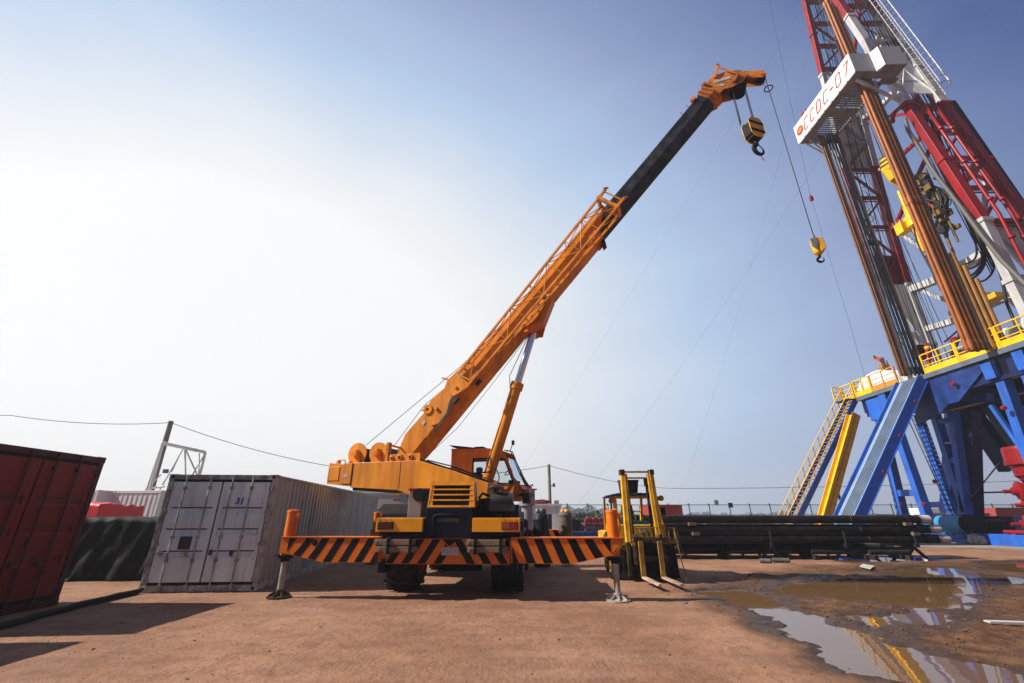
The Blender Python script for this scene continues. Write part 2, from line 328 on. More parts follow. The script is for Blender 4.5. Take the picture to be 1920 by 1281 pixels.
def text(body, size, fr, material, parent, name, shear=0.0, offset=0.0, extrude=.004, align='CENTER'):
    """flat lettering as a mesh; local x to the right, local y up, facing local +z of frame fr"""
    cu = bpy.data.curves.new(name, 'FONT'); cu.body = body; cu.size = size; cu.shear = shear; cu.offset = offset; cu.extrude = extrude
    cu.align_x = align; cu.align_y = 'CENTER'; cu.resolution_u = 3
    t = bpy.data.objects.new('t', cu); COL.objects.link(t); bpy.context.view_layer.update()
    me = bpy.data.meshes.new_from_object(t); bpy.data.objects.remove(t)
    base = root_loc(parent)
    me.transform(Matrix.Translation(-base) @ fr.m); me.materials.clear(); me.materials.append(material)
    o = bpy.data.objects.new(name, me); COL.objects.link(o); o.parent = parent; return o
def lerp(a, b, t): return tuple(x + (y - x) * t for x, y in zip(a, b))
def sag(p0, p1, drop, n=14):
    p0, p1 = Vector(p0), Vector(p1)
    return [p0.lerp(p1, i / n) - Vector((0, 0, drop * 4 * (i / n) * (1 - i / n))) for i in range(n + 1)]

def catmull(pts, n=6):
    out = []; pts = [pts[0]] + pts + [pts[-1]]
    for i in range(1, len(pts) - 2):
        for k in range(n):
            t = k / n; a, b_, c_, d = pts[i - 1], pts[i], pts[i + 1], pts[i + 2]
            out.append(.5 * ((2 * b_) + (c_ - a) * t + (2 * a - 5 * b_ + 4 * c_ - d) * t * t + (-a + 3 * b_ - 3 * c_ + d) * t ** 3))
    return out + [pts[-2]]
exec_parts = []

# ------------------------------------------------------------------ ground, puddle water, concrete
def vnoise(x, y, seed):
    xi = np.floor(x).astype(np.int64); yi = np.floor(y).astype(np.int64); xf = x - xi; yf = y - yi
    def h(a, b):
        n = (a * 374761393 + b * 668265263 + seed * 144665) & 0xffffffff
        n = ((n ^ (n >> 13)) * 1274126177) & 0xffffffff
        return ((n ^ (n >> 16)) & 0xffff) / 65535.0
    u = xf * xf * (3 - 2 * xf); v = yf * yf * (3 - 2 * yf)
    return (h(xi, yi) * (1 - u) + h(xi + 1, yi) * u) * (1 - v) + (h(xi, yi + 1) * (1 - u) + h(xi + 1, yi + 1) * u) * v - .5
def fbm(x, y, sc_, seed, oct_=4, gain=.5):
    t = 0; a = 1
    for k in range(oct_): t = t + a * vnoise(x * sc_, y * sc_, seed + k * 17); a *= gain; sc_ *= 2.03
    return t
def gpoly(pts): return [tuple(onZ(*p)[:2]) for p in pts]
PUD = [gpoly(p) for p in (
    [(1440, 1096), (1480, 1090), (1560, 1085), (1640, 1082), (1690, 1078), (1640, 1070), (1690, 1064), (1780, 1062), (1830, 1072), (1905, 1080), (1960, 1092), (1850, 1100), (1800, 1112), (1790, 1132), (1730, 1134), (1650, 1128), (1590, 1122), (1520, 1116), (1455, 1112)],
    [(1320, 1108), (1385, 1106), (1440, 1116), (1468, 1138), (1420, 1142), (1350, 1124)],
    [(1432, 1142), (1490, 1142), (1545, 1160), (1610, 1186), (1700, 1212), (1800, 1236), (1900, 1262), (2010, 1300), (1960, 1340), (1820, 1290), (1700, 1262), (1610, 1246), (1552, 1222), (1545, 1200), (1480, 1170)],
    [(1600, 1150), (1650, 1156), (1668, 1172), (1640, 1172), (1605, 1160)],
    [(1676, 1146), (1740, 1146), (1800, 1150), (1770, 1158), (1700, 1162)],
    [(1850, 1054), (1960, 1052), (2060, 1062), (1960, 1076), (1870, 1066)],
    [(1560, 1046), (1640, 1043), (1760, 1044), (1740, 1050), (1600, 1052)])]
MUDZ = gpoly([(1290, 1098), (1330, 1080), (1500, 1060), (1700, 1050), (2100, 1050), (2600, 1281), (2400, 1700), (1560, 1400), (1530, 1281), (1440, 1200), (1380, 1160), (1330, 1125)])
def sdist(x, y, poly):
    d = np.full(x.shape, 1e9); ins = np.zeros(x.shape, bool); n = len(poly)
    for i in range(n):
        ax, ay = poly[i]; bx, by = poly[(i + 1) % n]; ex, ey = bx - ax, by - ay
        t = np.clip(((x - ax) * ex + (y - ay) * ey) / (ex * ex + ey * ey + 1e-12), 0, 1)
        d = np.minimum(d, (x - ax - t * ex) ** 2 + (y - ay - t * ey) ** 2)
        c = ((ay > y) != (by > y)) & (x < (bx - ax) * (y - ay) / (by - ay + 1e-12) + ax); ins ^= c
    return np.where(ins, -1, 1) * np.sqrt(d)
def smooth(a, b, t): t = np.clip((t - a) / (b - a), 0, 1); return t * t * (3 - 2 * t)
def axis(lo, hi, d, far, g_):
    a = list(np.arange(lo, hi, d)); s_ = d; v = a[-1]
    while v < far[1]: s_ *= g_; v += s_; a.append(v)
    s_ = d; v = a[0]; b = []
    while v > far[0]: s_ *= g_; v -= s_; b.append(v)
    return np.array(b[::-1] + a)
xs = axis(-9, 13, .045, (-3500, 3500), 1.045); ys = axis(4.6, 13, .035, (-90, 4200), 1.022)
# denser falling-off growth behind the camera is not needed
X, Y = np.meshgrid(xs, ys)
near = smooth(75, 45, np.hypot(X, Y))
pd = np.full(X.shape, 9.0); sel = (X > 1) & (X < 40) & (Y > 2) & (Y < 40)
sx, sy = X[sel], Y[sel]
wob = fbm(sx, sy, 1.1, 5, 5, .6) * .45 + fbm(sx, sy, 7.0, 9, 3) * .07
dd = np.full(sx.shape, 9.0)
for p in PUD: dd = np.minimum(dd, sdist(sx, sy, p))
pd[sel] = dd + wob * 1.15 + fbm(sx, sy, 2.6, 81, 3) * .16 - .02
mz = np.zeros(X.shape); mz[sel] = smooth(.5, -.9, sdist(sx, sy, MUDZ) + fbm(sx, sy, .8, 33, 3) * .9)
Z = fbm(X, Y, .35, 1, 3) * .035 + fbm(X, Y, 2.2, 2, 4) * .012 + fbm(X, Y, 14, 3, 2) * .005
rut = np.zeros(X.shape)                      # shallow wheel ruts curving through the yard
for off, ph in ((0, 0), (1.9, 0), (5.2, .8), (6.9, .8)):
    cx_ = 4.3 + off + 1.3 * np.sin((Y - 6) * .22 + ph) + (Y - 8) * .32
    rut -= np.exp(-((X - cx_) / .22) ** 2) * .03 * near
Z = Z * near + mz * (fbm(X, Y, 1.6, 21, 3, .6) * .040 + .006 + fbm(X, Y, 8, 22, 3, .75) * .050 * (.35 + smooth(1.2, 3.4, pd))) + rut * (.25 + .75 * mz)
pw = smooth(.34, -.42, pd)
Z = Z * (1 - .75 * pw) - pw * .11 - .004
Z[pd > .25] = np.maximum(Z[pd > .25], -.036)
curb = np.exp(-((X + 7.4 + .55 * (Y - 9.0) * -1) / .18) ** 2)
gnd = bpy.data.meshes.new('ground'); nx, ny = len(xs), len(ys)
gnd.vertices.add(nx * ny); gnd.vertices.foreach_set('co', np.stack([X, Y, Z], -1).astype(np.float32).ravel())
ii = (np.arange(ny - 1)[:, None] * nx + np.arange(nx - 1)[None, :]).ravel()
fc = np.stack([ii, ii + 1, ii + nx + 1, ii + nx], -1).astype(np.int32)
gnd.loops.add(fc.size); gnd.loops.foreach_set('vertex_index', fc.ravel())
gnd.polygons.add(len(fc)); gnd.polygons.foreach_set('loop_start', np.arange(0, fc.size, 4, dtype=np.int32))
gnd.update(calc_edges=True); gnd.validate()
gnd.polygons.foreach_set('use_smooth', np.ones(len(fc), bool))
wet = np.clip(smooth(.9, .0, pd) ** 1.6 + .35 * mz * smooth(-.1, .3, fbm(X, Y, 1.6, 44, 3)), 0, 1)
trk = np.zeros(X.shape)
for a0, a1, a2, wd in ((5.9, .05, .012, .20), (7.7, .05, .012, .20), (6.6, .16, -.010, .16), (8.6, .13, -.012, .16), (5.4, -.16, .02, .15), (9.2, -.03, .008, .17)):
    yc_ = a0 + a1 * X + a2 * X * X; trk = np.maximum(trk, smooth(wd + .05, wd - .05, np.abs(Y - yc_) + fbm(X, Y, 1.2, 61, 2) * .12) * smooth(-.25, .25, fbm(X, Y, .5, 71, 2) + .08))
Z -= trk * .010 * (1 - mz)
for nm, arr in (('wet', wet), ('mud', mz), ('track', trk)):
    at_ = gnd.attributes.new(nm, 'FLOAT', 'POINT'); at_.data.foreach_set('value', arr.astype(np.float32).ravel())
go = bpy.data.objects.new('ground', gnd); COL.objects.link(go); go['kind'] = 'structure'
def ground_mat():
    m = bpy.data.materials.new('packed_earth'); m.use_nodes = True
    N = m.node_tree.nodes; L = m.node_tree.links; b = N['Principled BSDF']; t = N.new('ShaderNodeTexCoord').outputs['Object']
    def nz_(s_, det=6, rough=.6, vec=None):
        n = N.new('ShaderNodeTexNoise'); n.inputs['Scale'].default_value = s_; n.inputs['Detail'].default_value = det; n.inputs['Roughness'].default_value = rough
        L.new(vec or t, n.inputs['Vector']); return n.outputs['Fac']
    def ramp(f, lo, hi, a=0., c=1.):
        q = N.new('ShaderNodeMapRange'); q.inputs['From Min'].default_value = lo; q.inputs['From Max'].default_value = hi
        q.inputs['To Min'].default_value = a; q.inputs['To Max'].default_value = c; L.new(f, q.inputs[0]); return q.outputs[0]
    def mixc(f, a, c, bl='MIX'):
        x = N.new('ShaderNodeMix'); x.data_type = 'RGBA'; x.blend_type = bl
        if isinstance(f, float): x.inputs[0].default_value = f
        else: L.new(f, x.inputs[0])
        for k, v in ((6, a), (7, c)):
            if isinstance(v, tuple): x.inputs[k].default_value = (*v, 1)
            else: L.new(v, x.inputs[k])
        return x.outputs[2]
    def at(nm): a = N.new('ShaderNodeAttribute'); a.attribute_name = nm; return a.outputs['Fac']
    c = mixc(ramp(nz_(.45, 8), .38, .62), (.200, .097, .055), (.318, .168, .101))
    c = mixc(ramp(nz_(2.6, 10, .7), .48, .62, 0, .65), c, (.165, .085, .052))
    c = mixc(ramp(nz_(26, 4, .7), .58, .68, 0, .75), c, (.10, .052, .033))
    c = mixc(ramp(nz_(70, 2), .66, .74, 0, .8), c, (.34, .28, .22))
    mp_ = N.new('ShaderNodeMapping'); mp_.inputs['Scale'].default_value = (.35, 2.2, 1); mp_.inputs['Rotation'].default_value = (0, 0, .12); L.new(t, mp_.inputs[0])
    c = mixc(ramp(nz_(1.0, 6, .6, mp_.outputs[0]), .52, .66, 0, .35), c, (.31, .19, .13))
    wv = N.new('ShaderNodeTexWave'); wv.inputs['Scale'].default_value = 4.6; wv.inputs['Distortion'].default_value = 5.0; wv.inputs['Detail'].default_value = 2; wv.inputs['Detail Scale'].default_value = 1.5; L.new(t, wv.inputs['Vector'])
    tm = N.new('ShaderNodeMath'); tm.operation = 'MULTIPLY'; L.new(at('track'), tm.inputs[0]); L.new(ramp(wv.outputs['Fac'], .30, .70, .10, .28), tm.inputs[1])
    c = mixc(tm.outputs[0], c, (.150, .078, .047))
    mud = mixc(ramp(nz_(3.0, 8), .4, .62), (.070, .031, .014), (.150, .075, .038))
    c = mixc(at('mud'), c, mud)
    c = mixc(ramp(at('wet'), .05, .8), c, (.052, .028, .016))
    L.new(c, b.inputs['Base Color'])
    L.new(ramp(at('wet'), .15, .85, .88, .30), b.inputs['Roughness']); b.inputs['Specular IOR Level'].default_value = .18
    h1 = nz_(55, 4); h2 = nz_(9, 6); ad = N.new('ShaderNodeMath'); ad.operation = 'MULTIPLY_ADD'; L.new(h1, ad.inputs[0]); ad.inputs[1].default_value = .35; L.new(h2, ad.inputs[2])
    ad2 = N.new('ShaderNodeMath'); ad2.operation = 'MULTIPLY_ADD'; L.new(tm.outputs[0], ad2.inputs[0]); ad2.inputs[1].default_value = -.14; L.new(ad.outputs[0], ad2.inputs[2])
    bp = N.new('ShaderNodeBump'); bp.inputs['Strength'].default_value = .9; bp.inputs['Distance'].default_value = .035
    L.new(ad2.outputs[0], bp.inputs['Height']); L.new(bp.outputs[0], b.inputs['Normal'])
    return m
gnd.materials.append(ground_mat())

wm = bpy.data.materials.new('muddy_water'); wm.use_nodes = True
N = wm.node_tree.nodes; L = wm.node_tree.links; b = N['Principled BSDF']
b.inputs['Base Color'].default_value = (.145, .080, .034, 1); b.inputs['Roughness'].default_value = .02; b.inputs['IOR'].default_value = 1.333
b.inputs['Specular IOR Level'].default_value = .8
n = N.new('ShaderNodeTexNoise'); n.inputs['Scale'].default_value = 3.5; n.inputs['Detail'].default_value = 2
bp = N.new('ShaderNodeBump'); bp.inputs['Strength'].default_value = .04; bp.inputs['Distance'].default_value = .02
L.new(N.new('ShaderNodeTexCoord').outputs['Object'], n.inputs['Vector']); L.new(n.outputs['Fac'], bp.inputs['Height']); L.new(bp.outputs[0], b.inputs['Normal'])
q = MB(); q.add([(2.0, 3.0, -.040), (38, 3.0, -.040), (38, 36, -.040), (2.0, 36, -.040)], [(0, 1, 2, 3)])
o = q.build('puddle_water', wm); o['kind'] = 'structure'

# mud clods and small stones around the puddles
_p = (1 + 5 ** .5) / 2; ICO = [Vector(v).normalized() for v in ((-1, _p, 0), (1, _p, 0), (-1, -_p, 0), (1, -_p, 0), (0, -1, _p), (0, 1, _p), (0, -1, -_p), (0, 1, -_p), (_p, 0, -1), (_p, 0, 1), (-_p, 0, -1), (-_p, 0, 1))]
ICF = [(0, 11, 5), (0, 5, 1), (0, 1, 7), (0, 7, 10), (0, 10, 11), (1, 5, 9), (5, 11, 4), (11, 10, 2), (10, 7, 6), (7, 1, 8), (3, 9, 4), (3, 4, 2), (3, 2, 6), (3, 6, 8), (3, 8, 9), (4, 9, 5), (2, 4, 11), (6, 2, 10), (8, 6, 7), (9, 8, 1)]
rng = random.Random(3); q = MB(); cnt = 0
while cnt < 6500:
    if cnt < 3200: x = rng.uniform(3.2, 14); y = rng.uniform(5.2, 14)
    else: x = rng.uniform(-7, 6); y = rng.uniform(5.3, 12)
    inside = 3.4 + (9.5 - y) * .28 + rng.uniform(-.6, .4) < x
    if cnt < 3200 and not inside: continue
    cnt += 1
    r = rng.uniform(.005, .019) * (1.7 if cnt < 3200 and rng.random() < .25 else 1) * (.55 if cnt >= 3200 else 1) * (2.2 if rng.random() < .02 else 1)
    ix = min(len(xs) - 1, int(np.searchsorted(xs, x))); iy = min(len(ys) - 1, int(np.searchsorted(ys, y))); z = float(Z[iy, ix])
    if z < -.045: continue
    vs = [(x + a[0] * r * k_, y + a[1] * r * k_, z + r * .2 + a[2] * r * .6 * k_) for a, k_ in ((v_, rng.uniform(.55, 1.15)) for v_ in ICO)]
    q.add(vs, ICF, 0, False)
q.thing('mud_clods', MUD, 'small brown mud clods and stones scattered over the yard', 'clods', kind='stuff')

# pale concrete apron in front of the rig base
q = MB(); q.prism([(17.2, 27.5, .012), (25.3, 22.0, .012), (33, 17.5, .012), (45, 21, .012), (40, 42, .012), (17.2, 42, .012)], (0, 0, .05))
o = q.build('concrete_apron', CONC); o['kind'] = 'structure'

# ------------------------------------------------------------------ shipping containers
def container(name, fr, L_, H, W, paint, doorpaint, edge, label, group, number=None, rust=False, cat='container', doors=True):
    root = empty(name, fr.w(W / 2, L_ / 2, 0), label, cat, group)
    q = MB(fr); t = .09
    for x in (0, W - .11):
        q.box(x, x + .11, 0, .12, .11, H - .11); q.box(x, x + .11, L_ - .12, L_, .11, H - .11)
    for x in (0, W - .07): q.box(x, x + .07, .12, L_ - .12, 0, .15); q.box(x + .005, x + .065, .12, L_ - .12, H - .07, H - .004)
    for y in (0.0, L_ - .1): q.box(.11, W - .11, y, y + .1, H - .11, H - .002); q.box(.11, W - .11, y + .005, y + .095, .0, .13)
    q.build('frame', edge, root, bevel=.006)
    for x in (0, W):
        for y in (0, L_):
            for z in (0, H):
                q = MB(fr); a = .09; x0 = -.006 if x == 0 else x - a * 1.9 + .006; y0 = -.008 if y == 0 else y - a * 1.9 + .008; z0 = -.0 if z == 0 else z - .118 + .006
                q.box(x0, x0 + a * 1.9, y0, y0 + a * 1.9, z0, z0 + .118)
                if y == 0: q.tube((x0 + .085, y0 - .003, z0 + .06), (x0 + .085, y0 + .03, z0 + .06), .034, n=10, mi=1)
                q.build('corner_casting', [edge, GASKET], root, bevel=.006)
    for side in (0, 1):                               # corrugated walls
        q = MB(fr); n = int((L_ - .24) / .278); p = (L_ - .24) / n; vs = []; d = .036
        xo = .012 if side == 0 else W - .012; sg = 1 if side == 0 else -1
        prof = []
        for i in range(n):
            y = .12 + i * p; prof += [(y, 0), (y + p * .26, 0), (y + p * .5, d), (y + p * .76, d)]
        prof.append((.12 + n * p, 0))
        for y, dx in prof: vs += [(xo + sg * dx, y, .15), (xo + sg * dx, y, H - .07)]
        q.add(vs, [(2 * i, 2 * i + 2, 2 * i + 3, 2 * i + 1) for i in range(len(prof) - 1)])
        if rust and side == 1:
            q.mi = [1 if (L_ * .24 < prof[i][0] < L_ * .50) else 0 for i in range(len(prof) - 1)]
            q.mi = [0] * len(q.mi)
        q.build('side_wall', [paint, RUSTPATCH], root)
    q = MB(fr); q.box(.08, W - .08, .12, L_ - .12, H - .035, H - .015); n = int(L_ / .4)
    for i in range(n): q.box(.15, W - .15, .3 + i * (L_ - .6) / n, .3 + i * (L_ - .6) / n + .18, H - .015, H - .004)
    q.build('roof', paint, root)
    q = MB(fr); q.box(.11, W - .11, L_ - .07, L_ - .03, .13, H - .11)
    for i in range(9): q.box(.18 + i * (W - .36) / 8.6, .28 + i * (W - .36) / 8.6, L_ - .03, L_ - .01, .2, H - .2)
    q.build('end_wall', paint, root)
    q = MB(fr); q.box(.11, W - .11, .06, .10, .13, H - .11); q.build('gasket', GASKET, root)
    if not doors: return root
    dw = (W - .26) / 2 - .022; dz0, dz1 = .19, H - .17
    for k in (0, 1):
        x0 = .13 if k == 0 else W - .13 - dw; x1 = x0 + dw
        q = MB(fr); q.box(x0, x1, .040, .056, dz0, dz1); fw = .085
        q.box(x0, x0 + fw, .010, .040, dz0, dz1); q.box(x1 - fw, x1, .010, .040, dz0, dz1)
        hh = (dz1 - dz0) / 4.6; zc_ = [dz0 + hh * (j + 1.1) + .05 for j in range(3)]; cut = [dz0] + [z for zc in zc_ for z in (zc - .075, zc + .075)] + [dz1]
        for a_, b_ in zip(cut[::2], cut[1::2]): q.box(x0 + fw, x1 - fw, .012, .040, a_, b_)   # flat panels; the ribs between them are set back
        for zc in zc_:
          q.box(x0 + fw, x1 - fw, .0365, .0395, zc + .052, zc + .075, 1); q.box(x0 + fw, x1 - fw, .009, .0118, zc + .072, zc + .079, 1)  # dark strips stand in for the shade under each recess lip
          q.add([(x0 + fw, .012, zc - .075), (x1 - fw, .012, zc - .075), (x1 - fw, .039, zc - .035), (x0 + fw, .039, zc - .035)], [(0, 1, 2, 3)])
        door = q.build('door', [doorpaint, mat('recess_shade', (.10, .085, .07), .9, var=.3)], root)
        for j, bx in enumerate((x0 + dw * .27, x0 + dw * .78) if k == 0 else (x0 + dw * .2, x0 + dw * .62)):
            q = MB(fr); q.tube((bx, -.022, .05), (bx, -.022, H - .05), .017, n=10)
            for z in (.11, .62, 1.1, H - .30): q.box(bx - .035, bx + .035, -.042, .011, z - .035, z + .035)
            q.box(bx - .03, bx + .03, -.03, -.001, .03, .10); q.box(bx - .03, bx + .03, -.03, -.001, H - .10, H - .03)
            lb = q.build('locking_bar', edge, door, bevel=.003)
            q = MB(fr); hz = .78 - .02 * j
            q.beam((bx, -.045, hz), (bx - .30, -.04, hz + .01), .035, .014); q.box(bx - .18, bx - .13, -.055, .010, hz - .045, hz + .045)
            if k == 0: q.build('handle', edge, door)
            else:
                q = MB(fr); q.box(bx - .04 - .14, bx + .02 - .14, -.03, .010, hz - .05, hz + .05); q.build('lock_case', DSTEEL, door)
        for z in (.24, .95, 1.62, H - .30):
            hx = x0 - .10 if k == 0 else x1 - .02
            q = MB(fr); q.box(hx, hx + .13, -.012, .011, z - .035, z + .035); q.tube((hx + (.03 if k == 0 else .09), -.018, z - .05), (hx + (.03 if k == 0 else .09), -.018, z + .05), .016, n=8)
            q.build('hinge', edge, door)
        if number and k == 1:
            text(number, .20, Frame(m=fr.m @ Matrix.Translation((x0 + dw * .415, .0065, H - .60)) @ Matrix.Rotation(R(90), 4, 'X')), BLUTXT, door, 'number_lettering', shear=.15, offset=.006)
            q = MB(fr)
        if number and k == 0:
            q = MB(fr); q.box(x0 + dw * .42, x0 + dw * .66, .004, .011, dz0 + hh * 1.1 + .15, dz0 + hh * 1.1 + .42); q.build('document_plate', mat('brown_document_plate', (.085, .055, .05), .5, var=.3, scale=20), door)
    return root
f = Frame((-8.08, 10.73, 0), R(5.2))
pc_ = f.w(2.44, 5.6, 2.5) - f.w(1.23, 6.3, 0)
WSIDE = mat('white_container_shaded_side', (.52, .60, .53), .5, var=.10, scale=1.6, dirt=(.26, .235, .19), dirt_amt=.5, dirt_scale=2.0, streak=True, chips=(.12, .06, .04), chip_amt=.3, bump=.05, bscale=4, low_dirt=((.15, .12, .09), .15), patch=(tuple(pc_), (1.2, 1.9, .75), (.16, .06, .022)))  # container white darkened for its shaded side; rust and dirt are real
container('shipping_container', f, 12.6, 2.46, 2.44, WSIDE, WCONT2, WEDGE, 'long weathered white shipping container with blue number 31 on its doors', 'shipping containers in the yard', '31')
f = Frame((-8.50, 6.93, 0), R(90))
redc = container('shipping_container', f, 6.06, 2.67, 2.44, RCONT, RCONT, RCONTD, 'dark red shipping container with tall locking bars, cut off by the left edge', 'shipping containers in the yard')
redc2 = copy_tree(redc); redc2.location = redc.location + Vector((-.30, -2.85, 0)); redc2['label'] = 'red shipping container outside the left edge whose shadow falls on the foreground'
container('shipping_container', Frame((-14.45, 26.0, 0), R(172.5)), 6.06, 2.56, 2.44, WPAINT, WPAINT, WPAINT, 'clean white container with corrugated end wall, directly behind the red tarpaulin', 'shipping containers in the yard', doors=False)
container('shipping_container', Frame((-16.92, 25.7, 0), R(172.5)), 6.06, 2.56, 2.44, WPAINT, WPAINT, WPAINT, 'clean white container farther left, half hidden by the dark red container', 'shipping containers in the yard', doors=False)

# ------------------------------------------------------------------ covered stacks between the containers
def tarp(name, fr, x0, x1, y0, y1, h, material, label, cat, seed, slump=.35, fold=.06):
    """cloth thrown over a block: a grid draped over the top and down to the ground with folds"""
    rg = random.Random(seed); nu, nv = 110, 90; vs = []
    cx_, cy_ = (x0 + x1) / 2, (y0 + y1) / 2; hx, hy = (x1 - x0) / 2, (y1 - y0) / 2
    for j in range(nv):
        for i in range(nu):
            u = -1 + 2 * i / (nu - 1); v = -1 + 2 * j / (nv - 1); su, sv = u * 1.5, v * 1.5
            over = max(abs(su) - 1, abs(sv) - 1, 0) / .5
            px = max(-1, min(1, su)) * hx; py = max(-1, min(1, sv)) * hy
            nn = noise.fractal(Vector((px * .9 + seed, py * .9, over * 1.2)), .8, 2, 4)
            ang = math.atan2(py, px); rd = 1 - 3 * abs(noise.noise(Vector((px * 2.4 + py * 1.9 + over * 1.6, seed, over * .7)))); f2 = rd * .45 + .3 * noise.noise(Vector((px * 4, py * 4, seed)))
            flare = slump * over * (1 + .8 * f2) + fold * nn * over * 3
            k = 1 + flare / max(hx, hy) if over else 1
            z = h * (1 - over) + (nn + .8 * rd) * fold * (1 - over * .7) - .10 * (abs(u * v)) * (1 - over)
            vs.append((cx_ + px + (math.copysign(flare, px) if abs(su) > 1 else 0), cy_ + py + (math.copysign(flare, py) if abs(sv) > 1 else 0), max(z, .0 + .01)))
    q = MB(fr); q.add(vs, [(j * nu + i, j * nu + i + 1, (j + 1) * nu + i + 1, (j + 1) * nu + i) for j in range(nv - 1) for i in range(nu - 1)], 0, True)
    return q.thing(name, material, label, cat)
tarp('tarpaulin_cover', Frame((-11.4, 13.9, 0), R(8)), -2.2, 1.9, -1.3, 1.6, 1.47, TARPK, 'black tarpaulin draped over a low stack between the red and white containers', 'tarpaulin', 3, slump=.13, fold=.045)
tarp('tarpaulin_cover', Frame((-15.6, 17.4, 0), R(-2)), -1.7, 1.05, -.9, 1.0, 1.94, TARPR, 'bright red tarpaulin over a crate behind the black covered stack', 'tarpaulin', 8, slump=.12, fold=.04)
q = MB(); pts = []
for i in range(15):
    t = i / 14; p = Vector((-7.35, 6.3, .05)).lerp(Vector((-8.02, 10.62, .05)), t); pts.append(p + Vector((.05 * math.sin(t * 7), 0, .008 * math.sin(t * 31))))
q.path(pts, .055, n=8); q.thing('ground_strip', GASKET, 'thick black hose lying on the ground in front of the red container', 'hose')  # black tube laid along a dark line on the ground

# ------------------------------------------------------------------ mobile crane
ft_l, ft_r = Vector((-4.78, 10.20, 0)), Vector((2.09, 9.79, 0))
CF = Frame((ft_l + ft_r) / 2, R(-3.47))                        # x to the right, y forwards (away from the camera)
SL = CF.w(0, 3.2, 0); SF = Frame(SL, R(-19.0))                 # slewing frame: x towards the boom tip
crane = empty('mobile_crane', CF.w(0, 3.2, 0), 'big orange mobile crane with raised black tipped boom, standing on striped outriggers', 'crane')
P = crane
# wheels
def wheel(name, fr, x0, x1, yc, r, parent, rimmat=ORANGE2, sub=True, lug=18):
    q = MB(fr); w = x1 - x0; xm = (x0 + x1) / 2
    q.lathe([(r * .55, 0), (r * .86, .0), (r * .97, w * .10), (r * .99, w * .5), (r * .97, w * .90), (r * .86, w), (r * .55, w)], (x0, yc, r), (1, 0, 0), 36)
    for i in range(lug):
        a = 2 * math.pi * i / lug
        for sg, xa, xb in ((1, x0 + .015, xm + .03), (-1, xm - .03, x1 - .015)):
            a2 = a + (0 if sg == 1 else math.pi / lug)
            pa = Vector((xa, yc + math.cos(a2) * r * 1.0, r + math.sin(a2) * r * 1.0)); a3 = a2 + .16 * sg
            pb = Vector((xb, yc + math.cos(a3) * r * 1.0, r + math.sin(a3) * r * 1.0))
            q.beam(pa, pb, r * .11, r * .07, up=(0, math.cos(a2), math.sin(a2)))
    t = q.build('tyre' if not sub else 'wheel', RUBBER, parent)
    q = MB(fr)
    for s_, x in ((-1, x0), (1, x1)):
        q.lathe([(r * .56, 0), (r * .50, -.02), (r * .48, -w * .18), (r * .22, -w * .2), (r * .2, -w * .05), (0, -w * .04)], (x, yc, r), (s_, 0, 0), 24)
        for i in range(8):
            a = i * math.pi / 4; p = (x - s_ * w * .19, yc + math.cos(a) * r * .34, r + math.sin(a) * r * .34); q.tube(p, (p[0] + s_ * .03, p[1], p[2]), .018, n=6)
    q.build('rim', rimmat, t); return t
for yc in (1.25, 5.3):
    wheel('wheel', CF, -1.53, -.82, yc, .70, P); wheel('wheel', CF, .84, 1.54, yc, .70, P)
q = MB(CF)
q.box(-.55, .55, .43, 6.9, .72, 1.11); q.box(-.85, .85, 1.0, 1.5, .55, .85); q.box(-.85, .85, 5.05, 5.55, .55, .85)
q.tube((-.9, 1.25, .7), (.9, 1.25, .7), .13); q.tube((-.9, 5.3, .7), (.9, 5.3, .7), .13); q.lathe([(0, -.28), (.2, -.22), (.3, 0), (.2, .22), (0, .28)], (0, 1.25, .7), (1, 0, 0))
q.lathe([(.75, 1.12), (.75, 1.62), (.9, 1.64), (.9, 1.86), (.75, 1.88)], (0, 3.2, 0), (0, 0, 1), 32)
q.build('chassis', BLACKP, P, bevel=.01)
q = MB(CF)                                                       # deck and wings over the wheels
q.box(-1.50, -.52, .02, 6.8, 1.12, 1.20); q.box(.56, 1.52, .02, 6.8, 1.12, 1.20); q.box(-1.51, -.53, .02, .3, 1.20, 1.235); q.box(.57, 1.52, .02, .3, 1.20, 1.235)
q.box(.60, 1.46, .55, 2.1, 1.20, 1.78); q.box(-1.1, -.52, .6, 2.2, 1.20, 1.50); q.box(-1.45, 1.45, 4.6, 6.8, 1.2, 1.45); q.box(-.5, .5, 2.0, 4.6, 1.12, 1.4)
q.box(1.0, 1.46, 2.2, 4.2, 1.2, 1.65)
q.build('deck', NAVY, P, bevel=.012)
# rear lamp panels
for sg in (-1, 1):
    x0, x1 = (-1.51, -.52) if sg < 0 else (.53, 1.52)
    q = MB(CF); q.box(x0, x1, -.16, .018, 1.236, 1.49); q.box(x0, x1, -.13, .6, 1.492, 1.505)
    for i in range(3): q.tube((x0 + (.08 + .12 * i if sg < 0 else .67 + .12 * i), -.165, 1.468), (x0 + (.08 + .12 * i if sg < 0 else .67 + .12 * i), -.155, 1.468), .012, n=8, mi=1)
    pan = q.build('lamp_panel', [PANEL, BLACKP], P, bevel=.008)
    lx = x0 + .04 if sg < 0 else x1 - .38
    q = MB(CF); q.box(lx, lx + .34, -.172, -.155, 1.28, 1.43); q.build('lamp_bezel', BLACKP, pan, bevel=.01)
    for k in (0, 1):
        q = MB(CF); q.box(lx + .015 + k * .157, lx + .168 + k * .157, -.186, -.172, 1.292, 1.418)
        o = q.build('tail_light', DLENS if sg < 0 else (AMBER if k == 0 else REDL), pan, bevel=.008)
